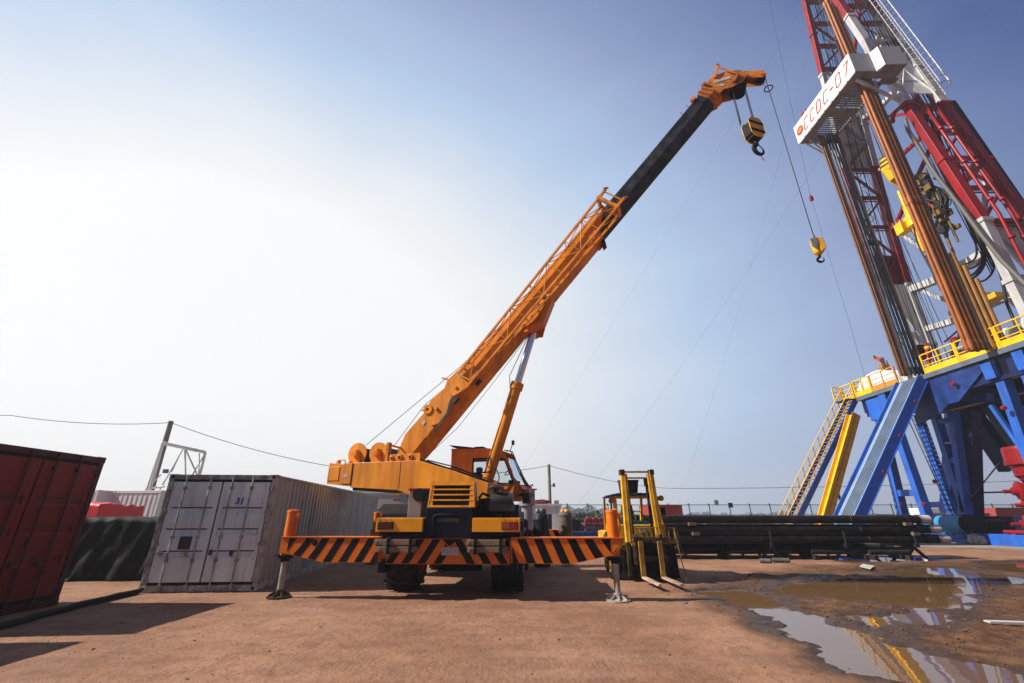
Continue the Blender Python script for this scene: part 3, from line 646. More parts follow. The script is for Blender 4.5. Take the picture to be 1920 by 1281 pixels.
# rear cross beam housing with stripes, hanging parts
def stripes(q, x0, x1, z0, z1, y, lean, wid, gap, start, clip=None, mi=1):
    """raised paint stripes clipped to the quad [x0,x1] with lower edge z0(x), upper edge z1(x)"""
    x = start
    while x < x1 + 2:
        lo = z0; hi = z1; steps = 10
        poly = []
        L_ = [(x + lean * (t / steps), t / steps) for t in range(steps + 1)]
        pts = []
        for xx, t in L_: pts.append((min(max(xx, x0), x1), t))
        for xx, t in reversed(L_): pts.append((min(max(xx + wid, x0), x1), t))
        if pts[0][0] != pts[-1][0] or pts[steps][0] != pts[steps + 1][0]:
            vs = []
            for xx, t in pts:
                a = lo(xx) if callable(lo) else lo; b = hi(xx) if callable(hi) else hi; vs.append((xx, y, a + (b - a) * t))
            n = len(vs)
            for i in range(steps): q.add([vs[i], vs[n - 1 - i], vs[n - 2 - i], vs[i + 1]], [(0, 1, 2, 3)], mi)
        x += wid + gap
q = MB(CF); q.box(-1.28, 1.30, .02, .42, .62, 1.10); stripes(q, -1.27, -.02, .63, 1.09, .0165, .30, .17, .17, -1.30); stripes(q, .10, 1.29, .63, 1.09, .0165, -.30, .17, .17, .42)
q.prism([(-.13, .0165, 1.09), (.22, .0165, 1.09), (.06, .0165, .97), (.02, .0165, .97)], (0, -.002, 0), 1)
q.build('rear_crossbeam', [ORANGE2, BLACKP], P, bevel=.006)
q = MB(CF); q.box(-.115, .245, -.03, -.022, .79, .94)
pl = q.build('number_plate', PLATE, P, bevel=.003)
q = MB(CF)
for i, dx in enumerate((-.085, -.04, .01, .055, .10, .145, .19)):
    q.box(dx, dx + .022, -.033, -.030, .825, .895) if i % 2 else (q.box(dx, dx + .006, -.033, -.030, .825, .895), q.box(dx + .006, dx + .026, -.033, -.030, .885, .895), q.box(dx + .006, dx + .026, -.033, -.030, .85, .86))
q.build('plate_markings', PLATEC, pl)
q = MB(CF)                                                     # timber carriers
for x in (-1.22, -.76, .58, 1.10): q.box(x, x + .055, -.235, .018, .845, 1.115); q.box(x, x + .055, -.24, -.05, .82, .845)
for x in (-1.22, -.76, .58, 1.10): q.box(x + .005, x + .05, -.25, -.235, .82, 1.10)
q.box(-1.45, -1.3, .05, .5, .45, .72); q.box(1.25, 1.45, .05, .5, .5, .72); q.box(-.45, .5, 1.9, 1.95, .3, .6)
q.build('timber_rack', BLACKP, P, bevel=.004)
# engine hood
q = MB(CF); q.box(-.48, .53, -.09, 1.2, 1.11, 1.71); q.build('engine_cover', NAVY, P, bevel=.02)
q = MB(CF); q.path([(-.32, -.10, 1.34), (-.32, -.10, 1.52), (-.27, -.10, 1.57), (.32, -.10, 1.57)], .010, n=6)
q.box(-.22, .24, -.097, -.088, 1.42, 1.50, 0); q.beam((-.48, -.10, 1.115), (.53, -.10, 1.115), .02, .012)
q.build('engine_cover_trim', DSTEEL, P)
HX0, HX1 = -.47, .56
q = MB(CF)
ty = lambda z: -.06 + (z - 1.71) * .22
q.prism([(-.47, .5, 1.713), (-.47, -.06, 1.713), (-.42, ty(2.25), 2.25), (-.42, .42, 2.25)], (.03, 0, 0)); q.prism([(.53, .5, 1.713), (.53, -.06, 1.713), (.48, ty(2.25), 2.25), (.48, .42, 2.25)], (.03, 0, 0))
q.prism([(-.44, ty(2.25), 2.235), (.50, ty(2.25), 2.235), (.50, .42, 2.235), (-.44, .42, 2.235)], (0, 0, .02)); q.box(-.44, .50, .44, .48, 1.713, 2.2)
zz = [1.713, 1.76, 1.83, 1.865, 1.935, 1.97, 2.04, 2.075, 2.145, 2.24]
for a, b in ((1.713, 1.755), (1.845, 1.875), (1.955, 1.985), (2.065, 2.095), (2.165, 2.24)):
    q.prism([(-.46, ty(a), a), (.53, ty(a), a), (.52, ty(b), b), (-.45, ty(b), b)], (0, .02, 0))
q.prism([(-.46, -.05, 1.72), (-.36, -.05, 1.72), (-.36, ty(2.24) + .01, 2.24), (-.45, ty(2.24) + .01, 2.24)], (0, .02, 0))
q.prism([(.43, -.05, 1.72), (.53, -.05, 1.72), (.52, ty(2.24) + .01, 2.24), (.43, ty(2.24) + .01, 2.24)], (0, .02, 0))
hood = q.build('engine_hood', ORANGE, P, bevel=.004)
q = MB(CF)
q.prism([(-.42, 0.02, 1.72), (.5, 0.02, 1.72), (.5, .13, 2.23), (-.42, .13, 2.23)], (0, .02, 0))
for i in range(34):
    x = -.34 + i * .0225
    for a in (1.80, 1.915, 2.025, 2.13): q.box(x, x + .007, ty(a) + .018, ty(a) + .025, a - .045, a + .035)
q.build('radiator_grille', GASKET, hood)
# grey tank with silencer on the left of the deck
q = MB(CF); q.box(-1.12, -.80, .75, 1.3, 1.20, 2.10); q.box(-1.14, -.55, .72, 1.32, 2.102, 2.15, 1); q.build('hydraulic_tank', [GTANK, REDP], P, bevel=.015)
q = MB(CF); q.lathe([(0, -.05), (.14, -.05), (.15, 0), (.15, .3), (0, .3)], (-.86, .68, 2.0), (0, 1, 0)); q.box(-.70, -.58, .6, .8, 1.5, 2.1); q.path([(-.72, .9, 1.95), (-.6, 1.0, 1.8), (-.55, 1.1, 1.55)], .05, n=10); q.build('silencer', BLACKP, P)
q = MB(CF); q.prism([(-.60, 1.3, 1.90), (-.36, 1.3, 1.90), (-.36, 1.3, 2.2), (-.60, 1.3, 2.2)], (0, .01, 0))
for i in range(9): q.box(-.60 + i * .028, -.59 + i * .028, 1.285, 1.295, 1.9, 2.2, 1)
for i in range(10): q.box(-.60, -.36, 1.275, 1.285, 1.9 + i * .03, 1.91 + i * .03, 1)
q.build('mesh_guard', [BLACKP, ORANGE2], P)
# air cleaner at the right of the hood
q = MB(CF); q.tube((.86, .25, 1.86), (1.36, .25, 1.86), .165, n=24); q.box(.84, 1.38, .10, .42, 1.64, 1.80)
q.lathe([(.06, 2.0), (.06, 2.10), (.17, 2.10), (.18, 2.13), (.10, 2.19), (0, 2.20)], (.98, .25, 0)); q.build('air_cleaner', mat('black_scuffed_metal', (.045, .045, .05), .45, .2, var=.3, scale=4, dirt=(.18, .17, .16), dirt_amt=.4), P, bevel=.006)
q = MB(CF); q.box(.60, .84, .2, .9, 1.66, 1.9); q.path([(.62, .1, 1.9), (.7, .05, 2.0), (.84, .2, 1.95)], .03, n=8); q.path([(.56, .2, 1.7), (.66, 0.1, 1.75), (.74, .3, 1.9)], .02, n=6); q.box(1.02, 1.13, -.05, .1, 1.505, 1.58)
q.build('hose_cluster', BLACKP, P)
# outriggers: the arm tapers towards the jack
def jacks(arm, jx, jy, sg, front):
    q = MB(CF); q.tube((jx, jy, .78), (jx, jy, 1.62), .115, n=22); q.lathe([(.115, 1.60), (.125, 1.61), (.12, 1.66), (.06, 1.67), (0, 1.67)], (jx, jy, 0))
    q.path([(jx + .13, jy - .06, 1.55), (jx + .15, jy - .06, 1.35), (jx + .10, jy - .07, 1.15)], .015, n=6); q.box(jx + .08, jx + .18, jy - .1, jy - .02, 1.50, 1.60)
    q.build('jack_cylinder', ORANGE2, arm)
    if front and sg > 0:
        q = MB(CF); q.lathe([(.20, .80), (.235, .84), (.225, 1.1), (.24, 1.2), (.225, 1.5), (.24, 1.56), (.20, 1.64), (.13, 1.67), (0, 1.69)], (jx, jy, 0), n=24); q.build('jack_cover', CANV, arm)
        q = MB(CF)
        for k in range(5): q.lathe([(0, 0), (.05, 0), (.055, .05), (.04, .10), (0, .12)], (jx + .11 * math.cos(k * 1.3), jy + .11 * math.sin(k * 1.3), 1.63), n=10)
        q.build('cover_fittings', YELD, arm)
    q = MB(CF); q.lathe([(.15, .79), (.15, .72), (.09, .71), (.09, .66)], (jx, jy, 0)); q.box(jx - .16, jx + .16, jy - .16, jy + .16, .765, .785); q.build('jack_collar', BLACKP, arm)
    q = MB(CF); q.tube((jx, jy, .12), (jx, jy, .78), .062, n=18); q.build('jack_rod', STEEL, arm)
    q = MB(CF); q.lathe([(.235, .0), (.235, .025), (.09, .05), (.085, .14), (0, .15)], (jx, jy, 0), n=28)
    for i in range(8):
        a = i * math.pi / 4; q.beam((jx + .07 * math.cos(a), jy + .07 * math.sin(a), .10), (jx + .2 * math.cos(a), jy + .2 * math.sin(a), .035), .015, .05)
    q.build('jack_foot', DSTEEL if sg < 0 else STEEL, arm)
def outrigger(sg, y0, y1, front=False):
    if front:
        q = MB(CF); q.box(min(1.30 * sg, 2.95 if sg > 0 else -4.0), max(1.30 * sg, 2.95 * sg) if sg > 0 else -1.30, y0, y1, .72, 1.10); stripes(q, min(1.32 * sg, 2.93 * sg), max(1.32 * sg, 2.93 * sg), .73, 1.09, y0 - .003, .2 * -sg, .165, .165, min(1.32 * sg, 2.93 * sg) - .1)
        arm = q.build('outrigger_arm', [ORANGE2, BLACKP], P, bevel=.006); jacks(arm, (2.80 if sg > 0 else -3.86), (y0 + y1) / 2, sg, front); return
    q = MB(CF); xi, xo = (1.34, 3.62) if sg > 0 else (-1.38, -3.52)
    zt, zb, zo = 1.12, .65, .80; xk = 2.55 * sg; xe = 3.30 * sg
    prof = [(xi, y0, zb + .01), (xk * 1.0, y0, zb), (xe, y0, zo), (xo, y0, .83 if sg < 0 else 1.03), (xo, y0, zt), (xi, y0, zt)]
    if sg > 0: prof = [(xi, y0, zb + .01), (xk, y0, zb), (xe, y0, zo), (3.38, y0, .80), (3.64, y0, 1.10), (3.64, y0, zt), (xi, y0, zt)]
    q.prism(prof, (0, y1 - y0, 0)); q.box(min(xi, xo), max(xi, xo), y0 - .02, y1 + .02, zt + .002, zt + .02)
    lo = lambda x: (zb + .012 if abs(x) < 2.55 else zb + (abs(x) - 2.55) / .75 * (zo - zb) + .012)
    xa, xb = (1.36, 3.30) if sg > 0 else (-3.24, -1.40)
    if sg > 0: stripes(q, xa, xb, lo, 1.108, y0 - .003, -.20, .175, .165, 1.32)
    else: stripes(q, xa, xb, lo, 1.108, y0 - .003, .25, .165, .165, -3.22)
    tx = 3.35 * sg
    q.prism([(tx - .01, y0 - .003, .84), (tx - .16 * sg, y0 - .003, 1.108), (tx, y0 - .003, 1.108)], (0, -.002, 0), 1)
    if sg > 0: q.prism([(3.36, y0 - .003, .84), (3.62, y0 - .003, 1.09), (3.38, y0 - .003, .83)], (0, -.002, 0), 1)
    if sg < 0 and not front: q.tube((-2.78, y0 - .006, 1.02), (-2.78, y0 - .002, 1.02), .06, n=20, mi=1)
    arm = q.build('outrigger_arm', [ORANGE2, BLACKP], P, bevel=.006)
    jacks(arm, 3.43 * sg, (y0 + y1) / 2, sg, front)
for sg in (-1, 1): outrigger(sg, -.13, .13); outrigger(sg, 6.38, 6.64, True)
q = MB(CF); q.box(-1.4, 1.4, 6.30, 6.75, .70, 1.10); q.build('front_crossbeam', ORANGE2, P, bevel=.01)
# slewing platform
T = lambda x, y, z: (x, y, z)
W2 = .95
q = MB(SF)
for y0 in (-1.1, .85):
    q.prism([(-3.35, y0, 2.30), (-1.75, y0, 2.20), (-.9, y0, 1.90), (.9, y0, 1.90), (.95, y0, 2.33), (-.1, y0, 2.68), (-1.2, y0, 2.985), (-3.35, y0, 2.99)], (0, .25, 0))
q.box(-1.6, .8, -.85, .85, 2.0, 2.25); q.box(-3.35, -1.75, -.85, .85, 2.25, 2.9)
q.build('slewing_platform', ORANGE, P, bevel=.01)
q = MB(SF); q.box(-1.735, -1.72, -1.104, -1.098, 2.24, 2.96); q.box(-3.335, -3.32, -1.104, -1.098, 2.34, 2.96); q.beam((-1.15, -1.0, 3.01), (.95, -1.0, 2.37), .10, .05); q.beam((-.3, -.8, 2.80), (1.0, -.8, 2.40), .03, .03)
q.box(-3.3, -1.85, -1.05, 1.05, 2.235, 2.295); q.path([(-.9, -1.1, 2.98), (.0, -1.12, 2.76), (.5, -1.15, 2.58), (1.0, -1.0, 2.62)], .02); q.build('platform_trim', BLACKP, P)
q = MB(SF); q.prism([(-4.28, -.95, 2.44), (-4.20, -1.1, 2.42), (-3.36, -1.1, 2.33), (-3.36, 1.1, 2.33), (-4.20, 1.1, 2.42), (-4.28, .95, 2.44)], (0, 0, .60)); q.box(-3.66, -3.36, -1.12, 1.12, 2.40, 2.99); q.box(-4.2, -3.8, -1.115, -1.095, 2.5, 2.90)
q.path([(-4.05, -1.0, 3.0), (-4.0, -1.0, 3.10), (-3.75, -1.0, 3.10), (-3.7, -1.0, 3.0)], .018); q.tube((-3.9, -1.05, 2.95), (-3.9, -1.05, 3.08), .05); q.tube((-3.62, -.9, 2.95), (-3.62, -.9, 3.06), .06)
cw = q.build('counterweight', ORANGE, P, bevel=.03)
q = MB(SF); q.box(-3.62, -3.46, -1.127, -1.122, 2.58, 2.68); q.build('warning_label', PLATE, cw)
for k, (wx, wr) in enumerate(((-3.62, .33), (-2.86, .31))):
    wv = None
    for y in (-.62, .62):
        q = MB(SF); q.tube((wx, y - .02, 3.32), (wx, y + .02, 3.32), wr, n=36); q.prism([(wx - .22, y - .08, 2.985), (wx + .22, y - .08, 2.985), (wx + .07, y - .08, 3.40), (wx - .07, y - .08, 3.40)], (0, .05 if y < 0 else .1, 0))
        if y < 0: q.lathe([(0, -.1), (.10, -.09), (.12, 0), (.13, .06)], (wx, -.72, 3.32), (0, 1, 0))
        o = q.build('winch' if y < 0 else 'winch_flange', ORANGE, wv or P, bevel=.006); wv = wv or o
    q = MB(SF); q.lathe([(.20 + .012 * (i % 2), -.59 + i * .04) for i in range(30)], (wx, 0, 3.32), (0, 1, 0), 28); q.build('rope_drum', ROPE, wv)
q = MB(SF); q.box(-2.35, -2.25, -1.0, -.85, 2.99, 3.55); q.box(-2.35, -2.25, .85, 1.0, 2.99, 3.55); q.tube((-2.3, -.85, 3.48), (-2.3, .85, 3.48), .03)
for x, r_ in ((-2.12, .06), (-1.85, .09), (-1.5, .08)): q.lathe([(r_, 0), (r_, .04), (r_ * .5, .05), (r_ * .4, .0), (0, .0)], (x, -.98, 3.10), (0, -1, 0), 16)
q.box(-2.3, -1.2, -.98, -.80, 2.99, 3.20); q.build('rope_guide', ORANGE, P, bevel=.004)
# boom
PV = Vector((-1.98, 0, 3.22)); TIP = Vector((8.45, 0, 14.72)); bd = (TIP - PV).normalized(); BA = math.atan2(bd.z, bd.x)
BF = Frame(m=SF.m @ Matrix.Translation(PV) @ Matrix.Rotation(-BA, 4, 'Y'))      # x along the boom, z up across it
S1, S2 = 9.1, 15.1
w, h = .31, .36
def section(q, x0, x1, prof0, prof1):
    n_ = len(prof0); vs = [(x0, y, z) for y, z in prof0] + [(x1, y, z) for y, z in prof1]
    q.add(vs, [tuple(range(n_)), tuple(range(2 * n_ - 1, n_ - 1, -1))] + [(k, n_ + k, n_ + (k + 1) % n_, (k + 1) % n_) for k in range(n_)])
def bprof(w_, b0, b1, top): return [(-w_, top), (-w_, b0), (-w_ * .52, b1), (w_ * .52, b1 - .02), (w_, b0), (w_, top)]
q = MB(BF)
section(q, .35, 4.2, bprof(w, -.04, -.26, .60), bprof(w, -.04, -.26, .50)); section(q, 4.2, S1, bprof(w, -.04, -.26, .50), bprof(w, -.04, -.26, .36))
section(q, -.30, .35, [(-w * .9, .36), (-w * .9, -.06), (-w * .5, -.22), (w * .5, -.22), (w * .9, -.06), (w * .9, .36)], bprof(w, -.04, -.26, .60))
for y in (-w - .012, w): q.prism([(S1 - .3, y, -.02), (S1 + .2, y, -.02), (S1 + .62, y, .16), (S1 + .62, y, .33), (S1 - .3, y, .355)], (0, .012, 0))
for x in (6.6, 7.4, 8.2, 8.8): section(q, x, x + .03, bprof(w + .012, -.04, -.275, .1), bprof(w + .012, -.04, -.275, .1))
q.prism([(5.0, -w * .55, -.27), (5.75, -w * .55, -.56), (6.5, -w * .55, -.30), (6.5, -w * .55, -.27)], (0, w * 1.1, 0)); q.prism([(4.6, -w - .02, .0), (5.65, -w - .02, -.40), (6.55, -w - .02, -.20), (6.6, -w - .02, .0)], (0, .02, 0)); q.prism([(4.6, w, .0), (5.65, w, -.40), (6.55, w, -.20), (6.6, w, .0)], (0, .02, 0))
q.prism([(.9, -w - .006, -.03), (4.9, -w - .006, -.03), (4.9, -w - .006, -.005), (.9, -w - .006, -.005)], (0, .01, 0))
q.prism([(.0, -w - .02, -.02), (.75, -w - .02, -.02), (1.05, -w * .5, -.265), (.15, -w * .5, -.30)], (0, -.012, -.01))
q.build('boom_base_section', ORANGE, P, bevel=.005)
q = MB(BF); section(q, S1 - .32, S1 + .0, bprof(w + .03, -.05, -.31, .10), bprof(w + .03, -.05, -.31, .10)); q.build('boom_collar', ORANGE2, P, bevel=.006)
q = MB(BF); q.prism([(S1 - .16, -w * .5, -.31), (S1 - .02, -w * .5, -.31), (S1 - .10, -w * .5, -.45), (S1 - .25, -w * .5, -.43)], (0, w * 1.1, 0)); q.build('wear_pad', BLACKP, P)
w2, h2 = .26, .30
q = MB(BF); section(q, S1 - .1, S2, bprof(w2, -.05, -.22, .31), bprof(w2, -.06, -.25, .29))
for y in (-w2 - .010, w2 + .002): q.box(S1, S2, y, y + .008, .20, .27); q.box(S1, S2, y, y + .008, -.05, .0)
q.prism([(S1, -.08, -.235), (S2, -.08, -.265), (S2, -.05, -.265), (S1, -.05, -.235)], (0, 0, -.025)); q.prism([(S1, .08, -.24), (S2, .08, -.27), (S2, .05, -.27), (S1, .05, -.24)], (0, 0, -.025))
q.build('boom_extension', BOOMK, P, bevel=.004)
# boom head
HF = BF.sub((S2, 0, 0))
q = MB(HF)
section(q, -.16, .12, bprof(w2 + .03, -.06, -.29, .33), bprof(w2 + .03, -.06, -.29, .33)); section(q, -.06, .0, bprof(w2 + .07, -.06, -.33, .37), bprof(w2 + .07, -.06, -.33, .37)); section(q, .12, .19, bprof(w2 + .07, -.06, -.33, .37), bprof(w2 + .07, -.06, -.33, .37))
for y in (-.275, .25): q.prism([(.15, y, -.28), (.15, y, .34), (.68, y, .36), (.98, y, .10), (1.22, y, -.30), (1.12, y, -.62), (.82, y, -.66), (.52, y, -.50), (.35, y, -.30)], (0, .025, 0))
q.prism([(.2, -.25, .33), (.68, -.25, .35), (.97, -.25, .09), (.97, .25, .09), (.68, .25, .35), (.2, .25, .33)], (0, 0, -.025))
for y in (-.16, .16): q.prism([(.98, y - .012, .02), (1.22, y - .012, -.26), (1.36, y - .012, -.48), (1.53, y - .012, -.93), (1.44, y - .012, -1.09), (1.27, y - .012, -1.05), (1.08, y - .012, -.62), (.98, y - .012, -.4)], (0, .024, 0))
q.prism([(1.25, -.15, -.33), (1.37, -.15, -.51), (1.50, -.15, -.86), (1.47, -.15, -.88), (1.33, -.15, -.53), (1.22, -.15, -.35)], (0, .30, 0))
q.tube((1.36, -.20, -.96), (1.36, .20, -.96), .04)
q.beam((.63, -.31, .22), (1.10, -.34, .40), .06, .08); q.beam((.67, -.31, -.42), (1.0, -.34, -.38), .06, .08); q.tube((1.04, -.34, .42), (.96, -.34, -.42), .028); q.tube((1.10, -.38, .46), (1.10, -.30, .34), .03)
q.box(.2, .34, -.36, .36, .335, .42); q.box(.75, .95, -.30, -.276, -.5, -.2)
head = q.build('boom_head', mat('boom_head_paint', (1.0, .30, .012), .5, var=.2, scale=4, dirt=(.10, .05, .03), dirt_amt=.6, chips=(.04, .025, .02), chip_amt=.45), P, bevel=.005)
q = MB(HF)
q.prism([(.50, -.282, .20), (.66, -.282, .10), (.92, -.282, -.22), (.84, -.282, -.30), (.56, -.282, .02), (.44, -.282, .12)], (0, -.004, 0)); q.prism([(.36, -.282, -.06), (.44, -.282, -.20), (.54, -.282, -.26), (.50, -.282, -.10)], (0, -.004, 0))
q.build('reflective_marking', PLATE, head)
for x, z, r_ in ((.78, -.55, .235), (1.36, -.96, .14)):
    for y in ((-.2, -.12, -.04, .04, .12, .2) if x < 1 else (-.03, .03)):
        q = MB(HF); q.lathe([(r_ * .25, -.03), (r_ * .9, -.03), (r_, -.026), (r_ * .86, 0), (r_, .026), (r_ * .9, .03), (r_ * .25, .03)], (x, y, z), (0, 1, 0), 28); q.build('sheave', BLACKP, head)
q = MB(HF)
for i in range(3): q.path([(-1.0 + i * .33, -w2 - .0, h2 - .02), (-1.0 + i * .33, -w2 - .04, h2 + .13), (-.94 + i * .33, -w2 + .02, h2 + .16), (-.92 + i * .33, -w2 + .1, h2)], .009, n=5)
q.box(-.42, -.28, -w2 - .05, -w2 + .08, h2 - .0, h2 + .10); q.build('rope_retainer', ORANGE2, head)
# lattice jib stowed along the left flank of the boom
q = MB(BF); JX0, JX1 = 2.85, 9.85; rails = {}
yj0, yj1 = -.40, -.86
def jr(x):  # half-height of the jib tapers towards its lower end
    t = (x - JX0) / (JX1 - JX0); return .27 + .085 * t
zc = .09
def jp(x, a, b): return (x, yj0 if a < 0 else (yj0 - .20 - .25 * (x - JX0) / (JX1 - JX0)), zc - .09 * (x - JX0) / (JX1 - JX0) + b * jr(x))
for a in (-1, 1):
    for b in (-1, 1): q.beam(jp(JX0, a, b), jp(JX1, a, b), .062)
n = 8
for i in range(n + 1):
    xa = JX0 + (JX1 - JX0) * i / n
    if i % 1 == 0: q.tube(jp(xa, 1, -1), jp(xa, 1, 1), .014, n=6); q.tube(jp(xa, -1, 1), jp(xa, 1, 1), .014, n=6); q.tube(jp(xa, -1, -1), jp(xa, 1, -1), .014, n=6)
    if i < n:
        xb = JX0 + (JX1 - JX0) * (i + 1) / n; s_ = 1 if i % 2 else -1
        q.tube(jp(xa, 1, s_), jp(xb, 1, -s_), .016, n=6); q.tube(jp(xa, s_, 1), jp(xb, -s_, 1), .014, n=6); q.tube(jp(xa, s_, -1), jp(xb, -s_, -1), .014, n=6)
xe = JX1
zc = 0.0
q.beam((xe, yj0, .37), (xe, yj0 - .48, .37), .09); q.beam((xe, yj0 - .45, .40), (xe, yj0 - .45, -.40), .10); q.beam((xe, yj0, -.38), (xe, yj0 - .48, -.38), .09); q.beam((xe, yj0, .40), (xe, yj0, -.40), .08)
for z in (-.34, .34): q.beam((xe - .1, yj0 - .46, z), (xe + .36, yj0 - .47, z * 1.05), .07); q.tube((xe + .30, yj0 - .56, z * 1.1), (xe + .46, yj0 - .40, z * 1.1), .032)
q.tube((xe + .26, yj0 - .47, .38), (xe + .26, yj0 - .47, -.38), .022); q.beam((xe - .5, yj0 + .1, -.3), (xe + .1, yj0 - .1, -.35), .05); q.beam((xe - .45, yj0 + .12, .1), (xe + .05, yj0 - .05, .3), .05)
jib = q.build('lattice_jib', ORANGE, P)
q = MB(BF)                                                     # jib foot plates and sheave box
q.prism([(2.22, -.52, .44), (2.50, -.52, .56), (3.35, -.52, .44), (3.35, -.52, -.10), (2.75, -.52, -.16), (2.25, -.52, .02)], (0, .20, 0))
q.prism([(1.12, -.44, .36), (1.25, -.44, .50), (1.7, -.44, .60), (2.25, -.44, .50), (2.28, -.44, .06), (1.95, -.44, -.10), (1.35, -.44, -.14), (1.15, -.44, .0)], (0, .13, 0))
q.lathe([(.05, 0), (.15, 0), (.16, .02), (.15, .07), (.05, .08)], (1.42, -.475, .46), (0, 1, 0), 30); q.tube((1.62, -.50, .24), (1.62, -.42, .24), .05); q.tube((2.5, -.56, .16), (2.5, -.50, .16), .05); q.tube((3.1, -.56, .3), (3.1, -.50, .3), .03)
q.beam((2.55, -.46, .50), (2.42, -.46, .78), .06, .05); q.beam((2.85, -.60, .36), (2.95, -.60, -.12), .045); q.tube((1.35, -.46, .52), (1.25, -.46, .64), .025)
q.build('jib_bracket', ORANGE, P, bevel=.006)
q = MB(BF); q.prism([(1.10, -.455, -.18), (1.75, -.455, -.12), (2.05, -.455, .06), (2.28, -.455, .10), (2.30, -.455, .03), (2.08, -.455, -.02), (1.80, -.455, -.21), (1.1, -.455, -.25)], (0, .02, 0)); q.box(2.1, 2.3, -.56, -.40, -.16, -.06)
q.box(2.95, 3.15, -.40, -.30, -.30, -.05); q.box(6.3, 6.45, -.42, -.32, -.2, -.05); q.box(8.4, 8.5, -.42, -.32, -.15, -.05); q.build('jib_clamp', DSTEEL, P)
q = MB(BF)
for x, z in ((.95, .3), (2.8, .26)): q.box(x, x + .13, -w - .016 if x < 2 else -.528, -w - .011 if x < 2 else -.522, z, z + .11)
q.build('inspection_sticker', PLATE, P)
# lifting cylinder
c0 = Vector((.42, 0, 2.32)); c1 = Vector((1.92, 0, 6.86)); cd = (c1 - c0).normalized(); cl = (c1 - c0).length; cb = c0 + cd * (cl * .635)
q = MB(SF); q.tube(c0, cb, .165, n=28); q.lathe([(.165, -.14), (.20, -.13), (.20, .08), (.17, .10), (.08, .10)], cb, cd, 28); q.tube((.42, -.22, 2.32), (.42, .22, 2.32), .12)
for t in (.3, .55, .8):
    p = c0.lerp(cb, t); q.tube(p - cd * .02, p + cd * .02, .172, n=28)
q.path([c0.lerp(cb, .12) + Vector((-.10, -.15, 0)), c0.lerp(cb, .5) + Vector((-.10, -.15, 0)), cb + Vector((-.10, -.15, -.1))], .016, n=6)
cyl = q.build('lifting_cylinder', ORANGE, P)
q = MB(SF); q.tube(cb, c1, .108, n=24); q.build('cylinder_rod', CHROME, cyl)
q = MB(SF); q.path([c1 + Vector((-.12, -.1, -.1)), cb + Vector((-.20, -.1, .3)), cb + Vector((-.18, -.12, 0))], .012, n=5); q.path(catmull([c0.lerp(cb, .28) + Vector((-.10, -.18, 0)), c0 + Vector((.12, -.24, .55)), c0 + Vector((.42, -.26, .42)), c0 + Vector((.50, -.26, .15)), c0 + Vector((.25, -.24, .02)), c0 + Vector((-.08, -.2, .08))], 5), .016, n=7); q.build('hydraulic_hose', HOSE, cyl)
q = MB(SF); q.tube((1.92, -.34, 6.88), (1.92, .34, 6.88), .10); 
for y in (-.30, .26): q.prism([(.1, y, 1.95), (.95, y, 1.95), (.62, y, 2.5), (.25, y, 2.52)], (0, .05, 0)); q.prism([(1.7, y, 6.80), (2.15, y, 6.80), (2.25, y, 7.15), (1.75, y, 6.98)], (0, .05, 0))
q.build('cylinder_bracket', ORANGE2, P, bevel=.006)
KF = SF.sub((-.20, 0, -.08))
# operator's cab on the far side of the boom
KY0, KY1 = .42, 1.32
q = MB(KF)
prof = [(-.98, 2.1), (1.25, 2.02), (1.62, 2.30), (1.34, 2.62), (1.12, 3.22), (1.0, 3.42), (.5, 3.52), (-1.02, 3.56)]
for y in (KY0, KY1):
    t = .03 if y == KY0 else -.03
    # wall built around two side windows
    if y == KY1:                                   # far wall: one long opening
        q.prism([(-.70, y, 2.1), (-.40, y, 2.1), (-.40, y, 3.53), (-.72, y, 3.56)], (0, t, 0)); q.prism([(-.40, y, 2.1), (1.25, y, 2.02), (1.62, y, 2.30), (1.50, y, 2.46), (-.40, y, 2.60)], (0, t, 0))
        q.prism([(-.40, y, 3.27), (1.0, y, 3.27), (1.0, y, 3.42), (.5, y, 3.52), (-.40, y, 3.53)], (0, t, 0)); q.prism([(1.42, y, 2.46), (1.5, y, 2.46), (1.12, y, 3.22), (1.0, y, 3.42), (1.0, y, 3.27)], (0, t, 0)); continue
    q.prism([(-.70, y, 2.1), (.02, y, 2.1), (.02, y, 3.53), (-.72, y, 3.56)], (0, t, 0)); q.prism([(.02, y, 2.1), (.56, y, 2.06), (.56, y, 2.66), (.02, y, 2.66)], (0, t, 0))
    q.prism([(.02, y, 3.24), (.56, y, 3.24), (.56, y, 3.51), (.5, y, 3.52), (.02, y, 3.53)], (0, t, 0)); q.prism([(.49, y, 2.66), (.56, y, 2.66), (.56, y, 3.24), (.49, y, 3.24)], (0, t, 0))
    q.prism([(.56, y, 2.06), (1.25, y, 2.02), (1.62, y, 2.30), (1.50, y, 2.48), (.56, y, 2.48)], (0, t, 0)); q.prism([(1.50, y, 2.48), (1.34, y, 2.66), (1.12, y, 3.22), (1.0, y, 3.42), (.56, y, 3.51), (.56, y, 3.27), (1.04, y, 3.20), (1.34, y, 2.48)], (0, t, 0))
q.box(-.72, -.69, KY0, KY1, 2.1, 3.55); q.prism([(-.74, KY0, 3.53), (.5, KY0, 3.50), (.5, KY0, 3.53), (-.74, KY0, 3.57)], (0, KY1 - KY0, 0)); q.prism([(.5, KY0, 3.50), (1.0, KY0, 3.40), (1.0, KY0, 3.43), (.5, KY0, 3.53)], (0, KY1 - KY0, 0))
q.prism([(-.70, KY0, 2.1), (1.25, KY0, 2.02), (1.62, KY0, 2.3), (1.5, KY0, 2.44), (1.45, KY0, 2.42), (1.5, KY0, 2.3), (1.2, KY0, 2.08), (-.70, KY0, 2.15)], (0, KY1 - KY0, 0))
